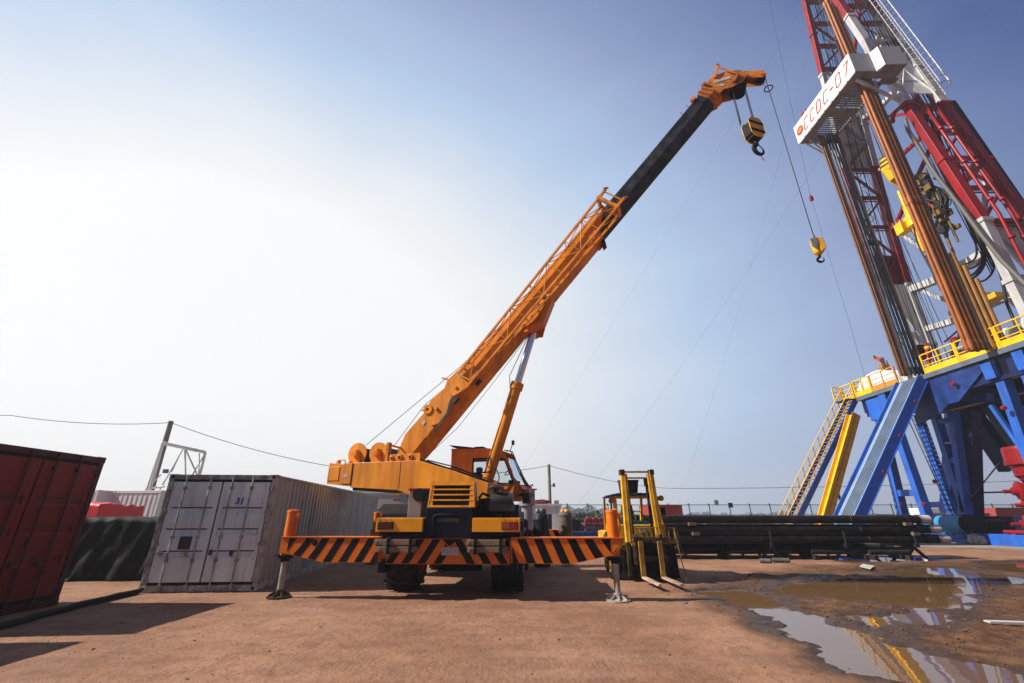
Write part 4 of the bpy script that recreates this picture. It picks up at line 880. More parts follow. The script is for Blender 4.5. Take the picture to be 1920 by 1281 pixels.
cab = q.build('cab', mat('cab_orange_paint', (1.25, .36, .006), .5, var=.08, scale=2, dirt=(.70, .20, .02), dirt_amt=.4, streak=True), P, bevel=.006)
q = MB(KF)
for y in (KY0 - .006, KY1 + .006):
    for poly in ([(.03, 2.67), (.48, 2.67), (.48, 3.23), (.03, 3.23)], [(.58, 2.50), (1.32, 2.50), (1.03, 3.19), (.58, 3.25)]) if y < 1 else ([(-.39, 2.61), (1.40, 2.48), (1.0, 3.26), (-.39, 3.26)],):
        pass
        for a, b_ in zip(poly, poly[1:] + poly[:1]): q.beam((a[0], y, a[1]), (b_[0], y, b_[1]), .035, .03)
q.build('window_seal', GASKET, cab)
q = MB(KF)
for y in (KY0 + .01, KY1 - .01):
    for poly in ([(.03, 2.67), (.48, 2.67), (.48, 3.23), (.03, 3.23)], [(.58, 2.50), (1.32, 2.50), (1.03, 3.19), (.58, 3.25)]) if y < 1 else ([(-.39, 2.61), (1.40, 2.48), (1.0, 3.26), (-.39, 3.26)],): q.add([(a, y, b_) for a, b_ in poly], [(0, 1, 2, 3)])
q.add([(1.36, KY0 + .06, 2.62), (1.36, KY1 - .06, 2.62), (1.13, KY1 - .06, 3.22), (1.13, KY0 + .06, 3.22)], [(0, 1, 2, 3)])
q.build('window_pane', GLASS, cab)
q = MB(KF); q.box(-.1, .35, .62, 1.05, 2.30, 2.45); q.prism([(-.14, .66, 2.40), (-.02, .66, 2.40), (.02, .66, 2.86), (-.10, .66, 2.86)], (0, .36, 0)); q.lathe([(0, -.10), (.09, -.08), (.11, 0), (.09, .08), (0, .10)], (.06, .84, 2.93), (0, 0, 1), 16); q.lathe([(.10, 2.5), (.17, 2.62), (.14, 2.78), (.04, 2.84)], (.08, .84, 0))
q.build('seat', DARKSEAT, cab)
q = MB(KF)
ring = [(1.03 + .15 * math.cos(a) * .75, .84 + .17 * math.sin(a), 2.86 + .15 * math.cos(a) * .62) for a in [i * math.pi / 8 for i in range(17)]]
q.path(ring, .014, n=6); q.tube((1.03, .84, 2.86), (1.25, .84, 2.45), .022); q.box(1.1, 1.3, .6, 1.1, 2.3, 2.6); q.build('steering_wheel', GASKET, cab)
q = MB(KF)
for y in (KY0 + .02, KY0 + .18): q.path([(1.02, y, 3.45), (1.22, y, 3.42), (1.52, y, 2.72), (1.74, y, 2.42), (1.72, y, 2.30), (1.60, y, 2.32)], .016, n=6)
for t in (.25, .5, .75):
    z = 3.42 - t; q.tube((1.22 + t * .45, KY0 + .02, z), (1.22 + t * .45, KY0 + .18, z), .01, n=6)
q.tube((1.22, KY0, 3.42), (1.30, KY0 - .02, 3.62), .012); q.build('grab_rail', DSTEEL, cab)
q = MB(KF); q.box(1.27, 1.35, KY0 - .04, KY0 + .02, 3.58, 3.72); q.build('mirror', GREY, cab, bevel=.01)
q = MB(KF); q.prism([(-.80, KY0 - .05, 3.68), (.15, KY0 - .05, 3.55), (.15, KY0 - .05, 3.53), (-.66, KY0 - .05, 3.60)], (0, KY1 - KY0 + .1, 0)); q.box(.0, .3, .5, .8, 3.54, 3.60); q.build('roof_flap', BLACKP, cab)
q = MB(KF); q.box(1.45, 1.75, .5, 1.1, 2.15, 2.22); q.tube((1.62, .7, 1.95), (1.62, .7, 2.2), .12); q.build('work_light_bracket', DSTEEL, cab)
# hoist ropes along the boom
q = MB()
w_ = lambda fr, *a: fr.w(*a)
q.path([w_(SF, -3.62, -.25, 3.64), w_(BF, 3.15, -.22, .66), w_(BF, 5.2, -.12, .56), w_(BF, 9.0, -.08, .44), w_(BF, S2 - .4, -.06, h2 + .06), w_(HF, .9, -.12, .36)], .010, n=5)
q.path([w_(SF, -2.86, .15, 3.62), w_(BF, 1.42, -.40, .68), w_(BF, 3.15, .06, .60), w_(BF, 9.0, .06, .42), w_(BF, S2 - .4, .08, h2 + .06), w_(HF, .7, .05, .40), w_(HF, 1.36, 0, -.80)], .010, n=5)
q.path([w_(BF, .5, .1, -.30), w_(BF, 1.6, .1, -.46), w_(BF, 3.4, .1, -.42), w_(BF, 5.2, .1, -.32)], .008, n=5)
q.build('hoist_rope', ROPE, P)
# main hook block and auxiliary hook hang below the boom head
HB = HF.w(.78, 0, -.55)
hb = HB + Vector((0, 0, -1.72))
def drop(px, py): return None
q = MB()
for i, y in enumerate((-.2, -.12, -.04)): q.path([HB + SF.m.to_3x3() @ Vector((-.22, y, .03)), hb + SF.m.to_3x3() @ Vector((-.22, y * .9, .10))], .009, n=5)
for i, y in enumerate((.04, .12, .2)): q.path([HB + SF.m.to_3x3() @ Vector((.22, y, .03)), hb + SF.m.to_3x3() @ Vector((.22, y * .9, .10))], .009, n=5)
q.build('load_rope', ROPE, P)
HBf = Frame(m=Matrix.Translation(hb + Vector((.10, -.02, 0))) @ Matrix.Rotation(R(12), 4, 'Z') @ Matrix.Diagonal((.86, .78, .95, 1)))
hook = empty('hook_block', hb + Vector((0, 0, -1.0)), 'yellow and black striped main hook block with large dark hook under the boom head', 'hook block')
q = MB(HBf)
for y in (-.21, .185):
    q.prism([(-.30, y, .05), (-.18, y, .24), (.18, y, .24), (.30, y, .05), (.27, y, -.42), (.12, y, -.58), (-.12, y, -.58), (-.27, y, -.42)], (0, .028, 0))
for z in (.06, -.28):
    for y, dy in ((-.213, -.004), (.215, .004)): q.prism([(-.29, y, z + .05), (.29, y, z - .03), (.285, y, z - .15), (-.285, y, z - .07)], (0, dy, 0), 1)
q.box(-.29, .29, -.19, .19, -.1, -.04, 1)
q.build('block_cheeks', [YELD, BLACKP], hook, bevel=.006)
q = MB(HBf)
for y in (-.12, 0, .12): q.lathe([(.05, -.05), (.25, -.05), (.22, 0), (.25, .05), (.05, .05)], (0, y, -.02), (0, 1, 0), 26)
q.box(-.20, .20, -.17, .17, -.54, -.2); q.prism([(-.27, -.18, -.40), (-.20, -.18, -.50), (-.16, -.18, -.3), (-.24, -.18, .02), (-.29, -.18, .02)], (0, .36, 0))
q.tube((0, -.25, -.02), (0, .25, -.02), .05); q.build('block_sheave', BLACKP, hook)
def hookshape(q, p, s, fr_ax=Vector((1, 0, 0))):
    pts = []; 
    for a in range(-90, 200, 18):
        aa = R(a); pts.append((p[0] + math.cos(aa - math.pi) * .0 + s * .42 * math.sin(-aa) * -1 * 1.0, p[1], p[2] - s * .42 * math.cos(aa)))
    return pts
q = MB(HBf); q.tube((0, 0, -.55), (0, 0, -.80), .065)
arc = [(.0, 0, -.76)] + [(.02 + .19 * math.cos(R(a)), 0, -.98 + .19 * math.sin(R(a))) for a in range(120, 385, 20)]
rad = [.07, .085, .085, .085, .08, .075, .07, .065, .06, .055, .05, .045, .04, .03, .02]
for (a, ra), (b_, rb) in zip(list(zip(arc, rad)), list(zip(arc, rad))[1:]): q.tube(a, b_, ra, rb, n=12)
q.beam((.03, 0, -.72), (.20, 0, -.92), .03, .02); q.build('hook', BLACKP, hook)
q = MB(HBf); q.path([(.05, .02, -1.16), (.12, .05, -1.24), (.10, .03, -1.30), (.18, .04, -1.36)], .016, n=6); q.build('rope_tag', OBJW, hook)
q = MB(HBf); q.box(-.10, .06, -.222, -.219, -.10, -.04); q.build('capacity_plate', PLATE, hook)
ax = HF.w(1.36, 0, -.96) + SF.m.to_3x3() @ Vector((.13, 0, 0)); aux_z = onX(1524, 452, ax.x).z
ab = Vector((ax.x, ax.y, aux_z))
q = MB(); q.path([ax + Vector((.0, 0, 0)), ab + Vector((0, 0, .1))], .011, n=5); q.path([ax + Vector((-.26, 0, .0)), ax + Vector((-.06, 0, -.48))], .008, n=5)
cr = [ax + Vector((.12 * math.cos(i * math.pi / 10), .12 * math.sin(i * math.pi / 10), -.50)) for i in range(21)]; q.path(cr, .018, n=6)
q.build('auxiliary_rope', ROPE, P)
ah = empty('ball_hook', ab + Vector((0, 0, -.75)), 'small yellow and grey auxiliary hook hanging alone on one long rope', 'crane hook')
AF = Frame(m=Matrix.Translation(ab) @ SF.m.to_3x3().to_4x4())
q = MB(AF); q.lathe([(.03, .02), (.11, -.02), (.13, -.10), (.115, -.32), (.10, -.44), (.05, -.50), (0, -.50)], (0, 0, 0), (0, 0, 1), 18); q.prism([(-.02, -.14, -.02), (.14, -.14, -.06), (.15, -.14, -.38), (.03, -.14, -.46)], (0, .28, 0)); q.build('ball_weight', YELD, ah, bevel=.01)
q = MB(AF); q.prism([(-.14, -.12, -.03), (.0, -.15, -.03), (.02, -.15, -.22), (-.06, -.15, -.40), (-.14, -.12, -.26)], (0, .02, 0)); q.tube((0, 0, .0), (0, 0, .14), .03); q.build('rope_socket', GREY, ah)
q = MB(AF); arc = [(.0, 0, -.49), (.0, 0, -.56)] + [(.0 + .075 * math.cos(R(a)), 0, -.64 + .075 * math.sin(R(a))) for a in range(110, 400, 24)]
rr_ = [.03] * 3 + [.032] * 6 + [.026, .022, .018, .014, .01]
for i in range(len(arc) - 1): q.tube(arc[i], arc[i + 1], rr_[min(i, 13)], rr_[min(i + 1, 13)], n=10)
q.build('hook', BLACKP, ah)
# packing timbers carried on the rear of the crane
for x0, x1, y0, z0, lb in ((-1.50, -.66, -.20, .985, 'upper packing timber in the left rear rack of the crane'), (-1.42, -.60, -.21, .855, 'lower packing timber in the left rear rack of the crane'),
                           (.42, 1.22, -.20, .985, 'upper packing timber in the right rear rack of the crane'), (.45, 1.28, -.21, .855, 'lower packing timber in the right rear rack of the crane')):
    q = MB(CF); q.box(x0, x1, y0, y0 + .15, z0, z0 + .105)
    for ex in (x0 + .06, x1 - .06): q.path([(ex, y0 + .075 + .085 * math.cos(a * .785), z0 + .052 + .065 * math.sin(a * .785)) for a in range(9)], .014, n=5)
    q.thing('packing_timber', WOOD, lb, 'timber', 'packing timbers in the rear racks of the crane', bevel=.012)

# ------------------------------------------------------------------ forklift
FF = Frame((3.47, 12.0, 0), 0)
fk = empty('forklift', (3.47, 13.4, 0), 'worn yellow forklift with tall mast, facing the camera beside the right outrigger', 'forklift'); P = fk
def mast_y(z): return .42 + .085 * z
q = MB(FF)
def mxh(z): return .475 - .026 * z
for sg in (-1, 1):
    q.beam((sg * mxh(.9), mast_y(.9), .9), (sg * mxh(2.72), mast_y(2.72), 2.72), .085, .16, up=(0, 1, 0)); q.beam((sg * (mxh(.9) - .055), mast_y(.9) - .07, .9), (sg * (mxh(2.72) - .055), mast_y(2.72) - .07, 2.72), .02, .05, up=(0, 1, 0))
    q.beam((sg * mxh(.12), mast_y(.12), .12), (sg * mxh(.9), mast_y(.9), .9), .08, .16, up=(0, 1, 0), mi=1); q.box(sg * mxh(2.6) - .06, sg * mxh(2.6) + .06, mast_y(2.6) - .1, mast_y(2.6) + .12, 2.60, 2.74, 1)
q.beam((-.42, mast_y(2.68), 2.68), (.42, mast_y(2.68), 2.68), .05, .05); q.beam((-.42, mast_y(2.5) + .05, 2.52), (.42, mast_y(2.5) + .05, 2.52), .045, .045)
q.beam((-.45, mast_y(.3) + .05, .3), (.45, mast_y(.3) + .05, .3), .1, .1, mi=1); q.beam((-.45, mast_y(1.25) + .08, 1.25), (.45, mast_y(1.25) + .08, 1.25), .05, .06)
mast = q.build('mast', [YFORK, mat('dark_brown_mast', (.05, .03, .012), .5, var=.4, dirt=(.35, .2, .03), dirt_amt=.35)], fk, bevel=.005)  # lower mast lengths and top caps take the darker colour
q = MB(FF)
for sg in (-1, 1): q.beam((sg * (mxh(.9) - .115), mast_y(.9) - .02, .9), (sg * (mxh(2.62) - .10), mast_y(2.62) - .02, 2.62), .055, .12, up=(0, 1, 0))
q.build('inner_mast', YFORK, mast, bevel=.004)
q = MB(FF); q.tube((.26, mast_y(.3) + .08, .3), (.26, mast_y(2.3) + .08, 2.3), .035); q.tube((-.26, mast_y(.3) + .08, .3), (-.26, mast_y(2.3) + .08, 2.3), .03); q.box(.20, .34, mast_y(2.4), mast_y(2.4) + .1, 2.3, 2.5)
q.path([(.22, mast_y(2.35), 2.38), (.22, mast_y(1.6), 1.6), (.22, mast_y(.8), .8)], .022, n=5); q.build('lift_cylinder', BLACKP, mast)
q = MB(FF); q.box(-.40, .44, .08, .14, .50, .60); q.box(-.40, .44, .08, .14, .95, 1.04); q.box(-.36, -.28, .1, .4, .4, 1.1); q.box(.28, .36, .1, .4, .4, 1.1)
car = q.build('carriage', mat('oily_dark_carriage', (.04, .025, .012), .5, var=.4, dirt=(.28, .16, .03), dirt_amt=.3), fk, bevel=.006)
q = MB(FF)
q.path([(-.32, .10, 1.26), (.66, .10, 1.26)], .010, n=6); q.path([(-.42, .10, .98), (.70, .10, .98)], .010, n=6)
for i in range(8): q.tube((-.32 + i * .14, .10, .98), (-.32 + i * .14, .10, 1.26), .009, n=5)
q.path([(.66, .1, 1.26), (.70, .1, .98), (.76, .08, .45), (.80, .05, .12), (.78, .05, .03)], .012, n=6); q.build('load_backrest', YWORN, car)
q = MB(FF); q.box(.10, .70, .10, .15, .90, .95); q.box(-.45, -.22, .1, .15, .84, .9); q.build('carriage_bar', YWORN, car)
q = MB(FF); q.prism([(-.50, .46, .86), (.74, .46, .86), (.80, .46, .08), (-.46, .46, .08)], (0, .03, 0)); q.box(-.6, .6, .5, .9, .2, .7); q.box(-.30, .30, .3, .34, .12, .9)
q.build('dark_skirt', BLACKP, fk)
for x, xt in ((-.24, -.12), (.24, .36)):
    q = MB(FF); q.prism([(x - .06, 0, .12), (x + .06, 0, .12), (x + .06, 0, .95), (x - .06, 0, .95)], (0, .06, 0)); q.build('fork_shank', YWORN, car, bevel=.006)
    q = MB(FF); q.prism([(x - .06, .06, .12), (x + .06, .06, .12), (x + .06, -1.15, .12), (x + .04, -1.22, .12), (x - .04, -1.22, .12), (x - .06, -1.15, .12)], (0, 0, .045)); q.build('fork', mat('scraped_fork_steel', (.95, .64, .44), .5, .25, var=.2, scale=5, dirt=(.2, .12, .07), dirt_amt=.5), car, bevel=.006)
def w4(x0, x1, yc, r): return wheel('wheel', FF, x0, x1, yc, r, fk, rimmat=YWORN, lug=14)
w4(-.86, -.62, 1.0, .36); w4(.62, .86, 1.0, .36); w4(-.62, -.42, 2.75, .28); w4(.42, .62, 2.75, .28)
q = MB(FF); q.box(-.66, .66, .75, 1.0, .80, 1.32); q.box(-.62, .62, .78, 1.0, .55, .80); q.box(-.60, .60, .98, 1.35, .35, .55); q.box(-.66, -.50, 1.0, 3.2, .75, 1.12); q.box(.50, .66, 1.0, 3.2, .75, 1.12); q.prism([(-.60, 2.3, 1.10), (-.60, 3.3, 1.10), (-.60, 3.4, .35), (-.60, 2.4, .35)], (1.2, 0, 0)); q.box(-.55, .55, 1.9, 2.8, 1.12, 1.30); q.box(-.86, -.6, .62, 1.42, .74, .80); q.box(.6, .86, .62, 1.42, .74, .80)
q.box(-.70, -.60, 2.0, 3.3, .5, 1.1)
body = q.build('body', YFORK, fk, bevel=.02)
q = MB(FF); q.box(-.04, .03, .74, .748, 1.12, 1.23); q.box(.05, .12, .74, .748, 1.12, 1.23); q.build('sticker', PLATE, body)
q = MB(FF); q.box(-.40, .40, .735, .748, .90, .97); q.build('cowl_vent', BLACKP, body)
q = MB(FF)
for sg in (-1, 1):
    q.beam((sg * .60, .85, 1.32), (sg * .58, 1.05, 2.02), .10, .06); q.beam((sg * .58, 1.05, 2.02), (sg * .58, 2.5, 2.08), .06, .06); q.beam((sg * .58, 2.5, 2.08), (sg * .56, 2.75, 1.1), .07, .06)
q.beam((-.6, 1.05, 2.02), (.6, 1.05, 2.02), .07, .06); q.beam((-.6, 2.5, 2.08), (.6, 2.5, 2.08), .06, .06)
for i in range(6): q.beam((-.45 + i * .18, 1.05, 2.06), (-.45 + i * .18, 2.5, 2.11), .03, .04)
q.beam((-.62, 1.0, 1.75), (-.60, 1.05, 2.02), .05, .05)
gd = q.build('overhead_guard', YFORK, fk, bevel=.005)
for sg in (-1, 1):
    q = MB(FF); q.lathe([(0, -.05), (.05, -.05), (.075, 0), (.075, .03), (0, .03)], (sg * .70, .95, 2.0 if sg > 0 else 1.93), (0, -1, 0), 16); q.box(sg * .66 - .05, sg * .66 + .05, .95, 1.05, 1.94, 2.05); q.build('head_lamp', YWORN, gd)
q = MB(FF); q.tube((-.70, .98, 1.3), (-.70, .98, 1.9), .025); q.lathe([(0, 0), (.04, .02), (.04, .1), (0, .12)], (-.70, .98, 1.62)); q.box(.62, .78, .95, 1.0, 1.55, 1.75); q.box(-.66, -.56, .98, 1.04, 1.35, 1.6); q.build('mirror', BLACKP, gd)
q = MB(FF); q.box(-.12, .28, 1.9, 2.35, 1.30, 1.45); q.prism([(-.12, 2.3, 1.40), (.28, 2.3, 1.40), (.25, 2.40, 1.86), (-.09, 2.40, 1.86)], (0, .08, 0)); q.build('seat', GREYSEAT, fk, bevel=.03)
q = MB(FF); q.box(-.04, .20, 2.34, 2.44, 1.84, 2.0); q.box(-.5, -.28, 2.2, 2.4, 1.12, 1.65); q.build('headrest', DARKSEAT, fk, bevel=.02)
q = MB(FF); q.path([(.14 + .17 * math.cos(i * math.pi / 9), 1.45 + .07 * math.sin(i * math.pi / 9), 1.52 + .15 * math.sin(i * math.pi / 9)) for i in range(19)], .014, n=6); q.tube((.14, 1.45, 1.52), (.14, 1.2, 1.1), .03); q.build('steering_wheel', GASKET, fk)
q = MB(FF); vs = []
for i in range(9):
    for j in range(5): vs.append((-.06 + i * .05, 1.12 + j * .08, 1.38 + .05 * math.sin(i * .8) * (j / 4) + .03 * j / 4))
q.add(vs, [(i * 5 + j, (i + 1) * 5 + j, (i + 1) * 5 + j + 1, i * 5 + j + 1) for i in range(8) for j in range(4)], 0, True); q.prism([(-.06, 1.12, 1.325), (.34, 1.12, 1.325), (.34, 1.12, 1.42), (-.02, 1.12, 1.42)], (0, .02, 0))
q.thing('cloth', TEAL, 'turquoise cloth lying on the cowl under the forklift steering wheel', 'cloth')
q = MB(FF); vs = []
for i in range(14):
    for j in range(9):
        u, v = i / 13, j / 8; vs.append((-.68 + 1.2 * u, 1.0 + 1.35 * v, 2.13 + .018 * noise.noise(Vector((u * 5, v * 6, 2))) * 3 - (.10 * max(0, .1 - u) * 10 * .6)))
q.add(vs, [(i * 9 + j, (i + 1) * 9 + j, (i + 1) * 9 + j + 1, i * 9 + j + 1) for i in range(13) for j in range(8)], 0, True)
o = q.thing('blanket', BLUEC, 'blue and red patterned blanket spread on the roof guard of the forklift', 'blanket'); sm_ = o.modifiers.new('solid', 'SOLIDIFY'); sm_.thickness = .03
q = MB(FF); q.prism([(-.24, 1.5, 2.16), (.22, 1.5, 2.16), (.26, 1.46, 2.50), (-.28, 1.46, 2.50)], (0, .30, 0)); q.box(-.29, .27, 1.44, 1.82, 2.48, 2.53); q.thing('plastic_crate', PLBLK, 'dark grey plastic crate on top of the forklift roof behind the mast', 'crate', bevel=.01)

# ------------------------------------------------------------------ casing pipes on trestles
pz = [.71, 1.06, 1.41]; labs = ['bottom', 'middle', 'top']
def pipe_thing(x0, x1, y, z, lab, seed):
    rr = random.Random(seed); r = .152
    root = empty('casing_pipe', (x0, y, z), lab, 'pipe', 'black casing pipes stacked on the trestles')
    q = MB(); q.tube((x0, y, z), (x1 - .42, y + .02, z - .01), r, n=24); 
    for t in (.35, .72, .92, .965): q.tube((x0 + (x1 - x0) * t, y, z), (x0 + (x1 - x0) * t + .02, y, z), r + .004, n=24, mi=1)
    q.tube((x1 - .95, y, z), (x1 - .70, y, z), r + .02, n=24)
    q.build('pipe_body', [CASING, mat('rust_band', (.16, .07, .04), .8, var=.3)], root)
    q = MB(); q.tube((x1 - .42, y + .02, z - .01), (x1, y + .02, z - .01), r + .008, n=24, caps=False); q.tube((x1 - .05, y + .02, z - .01), (x1 - .04, y + .02, z - .01), r + .004, n=24, mi=1)
    q.build('pipe_end', [CAPW, GASKET], root)
X1 = [16.95, 16.72, 16.45]
ordw = ['front', 'second', 'third', 'fourth', 'rearmost']
for k in range(3):
    for j in range(5):
        x1 = X1[k] + (0 if j == 0 else rng.uniform(-.35, .1)); y = 18.55 + j * .345
        if j == 0: lb = labs[k] + ' pipe of the front column in the black casing stack, white painted end'
        else: lb = f'{ordw[j]} pipe from the front in the {labs[k]} layer of the black casing stack'
        pipe_thing(x1 - 11.3, x1, y, pz[k], lb, k * 7 + j)
for i, X_ in enumerate((6.4, 9.95, 12.8, 15.5)):
    q = MB(); q.beam((X_, 18.3, .48), (X_, 20.4, .48), .12, .14)
    for y in (18.55, 20.1):
        q.beam((X_, y, .42), (X_ - .38, y, .02), .09); q.beam((X_, y, .42), (X_ + .38, y, .02), .09)
    for y in (18.34, 20.34): q.beam((X_, y, .5), (X_, y, 1.0), .06)
    q.thing('pipe_trestle', mat('trestle_dark_paint', (.02, .022, .03), .5, var=.3, dirt=(.10, .07, .05), dirt_amt=.4), ['leftmost trestle under the black pipes, beside the forklift', 'trestle under the black pipes with two short grey pipes at its foot', 'trestle under the middle of the black pipe stack', 'rightmost trestle under the white ends of the black pipes'][i], 'trestle', 'trestles under the casing pipes', bevel=.006)
for i, (x, z) in enumerate(((6.9, 1.235), (15.3, 1.235), (15.5, .885), (7.0, .885))):
    q = MB(); q.box(x, x + .16, 18.33, 20.3, z - .018, z + .018); q.box(x - .04, x + .22, 18.30, 18.42, z - .05, z + .06)
    q.thing('spacer_timber', WOOD, ['upper timber spacer near the left end of the black pipes', 'upper timber spacer near the white pipe ends', 'lower timber spacer near the white pipe ends', 'lower timber spacer near the left end of the black pipes'][i], 'timber', 'spacers between pipe layers')
for i, (a, b_) in enumerate((((1425, 1051), (1446, 1052)), ((1448, 1050), (1480, 1051)))):
    p0, p1 = onZ(*a, .07), onZ(*b_, .07); q = MB(); q.tube(p0, p1, .075, n=16); q.tube(p1 + Vector((.001, 0, 0)), p1 + Vector((.004, 0, 0)), .06, n=16, mi=1)
    q.thing('short_pipe', [GREY, GASKET], ['short grey pipe touching the foot of the second trestle', 'longer short grey pipe lying just right of the other'][i], 'pipe', 'short pipes on the ground')
for i, (x_, y_) in enumerate(((5.4, 19.35), (5.6, 19.75), (5.3, 20.15))):  # tubes added under the stack to block light there
    root = empty('light_block_tube', (x_, y_, .3), ['front dark tube of the row lying low under the black pipe stack', 'middle dark tube of the row lying low under the black pipe stack', 'rear dark tube of the row lying low under the black pipe stack'][i], 'tube', 'dark tubes lying under the pipe stack'); q = MB(); q.tube((x_, y_, .30), (x_ + 8.8, y_, .30), .19, n=16); q.build('tube_wall', CASING, root)  # the whole row of tubes is added to block light
    q = MB(); q.tube((x_ + 8.8, y_, .30), (x_ + 8.81, y_, .30), .15, n=16); q.build('light_block_tube_mouth', GASKET, root)
for i, (px_, py_, l_) in enumerate(((1520, 1035, 2.2), (1630, 1036, 1.6), (1360, 1034, 2.6))):
    p = onZ(px_, py_, .25); q = MB()
    q.tube(p, p + Vector((l_, .1, 0)), .09, n=14); q.tube(p + Vector((.2, .3, .1)), p + Vector((l_ + .3, .35, .12)), .07, n=14); q.box(p.x, p.x + .15, p.y - .2, p.y + .8, 0, .15); q.box(p.x + l_ - .3, p.x + l_ - .15, p.y - .2, p.y + .8, 0, .15)
    q.thing('drill_collar_bundle', [DSTEEL], ['bundle of dark tubes on blocks under the middle of the pipe stack', 'bundle of dark tubes under the right of the pipe stack', 'bundle of dark tubes under the left of the pipe stack'][i], 'pipes', 'dark tubes stored under the pipe stack')

# ------------------------------------------------------------------ drilling rig: substructure
XE, HF_ = 25.0, 9.5
rig = empty('rig_substructure', (30, 24, 0), 'blue steel substructure and yellow railed floor of the drilling rig', 'rig base'); P = rig
q = MB(); q.box(XE, 37, 15.5, 30.9, HF_ - .28, HF_); q.build('rig_floor', mat('floor_edge_grey_blue', (.16, .21, .28), .55, .1, var=.15, dirt=(.1, .09, .08), dirt_amt=.4), P)
q = MB()
for y in (30.6, 27.6, 24.4, 21.6, 19.0, 16.0): q.beam((XE + .2, y, HF_ - .75), (36.8, y, HF_ - .75), .30, .90)
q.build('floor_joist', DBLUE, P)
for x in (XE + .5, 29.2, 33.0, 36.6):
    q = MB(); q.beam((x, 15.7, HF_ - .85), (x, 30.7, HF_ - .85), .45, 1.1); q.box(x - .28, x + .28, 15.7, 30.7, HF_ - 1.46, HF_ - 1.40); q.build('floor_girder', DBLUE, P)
q = MB()
q.prism([(XE + .15, 26.9, HF_ - .30), (XE + .15, 22.2, HF_ - .30), (XE + .15, 22.2, HF_ - .8), (XE + .15, 24.0, HF_ - 2.0), (XE + .15, 24.7, HF_ - 2.0), (XE + .15, 25.2, HF_ - 2.4), (XE + .15, 26.9, HF_ - 2.7)], (.12, 0, 0))
q.build('gusset_plate', mat('mottled_blue', (.015, .06, .30), .45, var=.25, scale=1.3, dirt=(.008, .014, .06), dirt_amt=.6), P, bevel=.01)
def node(px0, py0, px1, py1, X_, dx, name='leg_head'):
    a, b_ = onX(px0, py0, X_), onX(px1, py1, X_); q = MB(); q.box(X_, X_ + dx, min(a.y, b_.y), max(a.y, b_.y), min(a.z, b_.z), max(a.z, b_.z)); q.build(name, BLUE, P, bevel=.02)
node(1836, 684, 1868, 708, XE + .05, .9); node(1894, 662, 1930, 690, XE + .05, .9); node(1622, 752, 1664, 782, XE + .1, 1.2); node(1645, 742, 1668, 770, XE + .05, .9)
def bar(a, b_, X_, w, d, mt, name='leg'):
    pa, pb = onX(*a, X_), onX(*b_, X_ + (b_[2] if len(b_) > 2 else 0)) if False else onX(*b_, X_); q = MB(); q.beam(pa + Vector((d / 2, 0, 0)), pb + Vector((d / 2, 0, 0)), w, d, up=(1, 0, 0)); return q.build(name, mt, P, bevel=.01)
# braced leg behind the ramp
bar((1640, 770), (1692, 990), 26.0, .42, .5, BLUE); bar((1664, 770), (1737, 985), 26.0, .42, .5, BLUE); bar((1679, 925), (1712, 924), 26.05, .4, .35, BLUE, 'leg_brace'); bar((1652, 840), (1690, 838), 26.05, .4, .35, BLUE, 'leg_brace')
# central tapered leg with ladder bracing
bar((1746, 775), (1806, 965), 25.9, .32, .45, BLUE); bar((1780, 770), (1805, 960), 25.9, .32, .45, BLUE); bar((1748, 792), (1783, 787), 25.95, .28, .3, BLUE, 'leg_brace'); bar((1768, 867), (1793, 862), 25.95, .28, .3, BLUE, 'leg_brace'); bar((1760, 832), (1785, 830), 25.95, .12, .1, GTANK, 'leg_brace')
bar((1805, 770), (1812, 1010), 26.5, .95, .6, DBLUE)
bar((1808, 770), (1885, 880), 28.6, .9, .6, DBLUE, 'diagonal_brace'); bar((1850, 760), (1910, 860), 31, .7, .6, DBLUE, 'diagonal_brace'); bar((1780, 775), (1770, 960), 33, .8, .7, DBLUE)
bar((1871, 708), (1940, 900), 25.3, .42, .5, BLUE); bar((1855, 760), (1925, 860), 25.6, .18, .2, BLUE, 'leg_brace'); bar((1916, 690), (1960, 800), 25.3, .38, .4, BLUE)
bar((1735, 742), (1850, 745), 27, .5, .4, BLUE, 'cross_beam')
q = MB()                                                         # zig-zag hung panel beside the central leg
pa, pb = onX(1718, 778, 26.6), onX(1786, 975, 26.6)
for k in range(22):
    a, b_ = pa.lerp(pb, k / 22), pa.lerp(pb, (k + .9) / 22); q.prism([a + Vector((0, -.22, 0)), a + Vector((0, .22, 0)), b_ + Vector((.0, .22, 0)), b_ + Vector((0, -.22, 0))], (.30, 0, 0)); q.prism([a + Vector((-.06, -.24, 0)), a + Vector((-.06, .24, 0)), a + Vector((0, .22, -.08)), a + Vector((0, -.22, -.08))], (.05, 0, 0))
q.build('stepped_column', BLUE, P)
q = MB()
for a, b_ in (((1700, 780), (1782, 960)), ((1706, 775), (1786, 965))): q.path([onX(*a, 26.2), onX(*b_, 26.2)], .03, n=6)
q.path([onX(1812, 945, 25.8), onX(1874, 868, 27.2)], .04, n=6); q.build('tie_cable', DSTEEL, P)
q = MB()                                                         # box base
for y0, y1 in ((22.4, 27.6), (28.2, 31.6)): q.box(25.7, 27.2, y0, y1, .02, .62)
for y0 in (22.0, 30.0): q.box(27.2, 37, y0, y0 + 1.4, .02, .9)
q.box(25.8, 26.6, 16.5, 22.0, .02, .62)
q.build('base_skid', BLUE, P, bevel=.02)
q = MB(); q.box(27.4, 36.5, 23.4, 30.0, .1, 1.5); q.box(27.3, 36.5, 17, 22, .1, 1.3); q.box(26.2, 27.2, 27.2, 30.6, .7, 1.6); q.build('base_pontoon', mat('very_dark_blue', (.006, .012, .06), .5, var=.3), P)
q = MB()
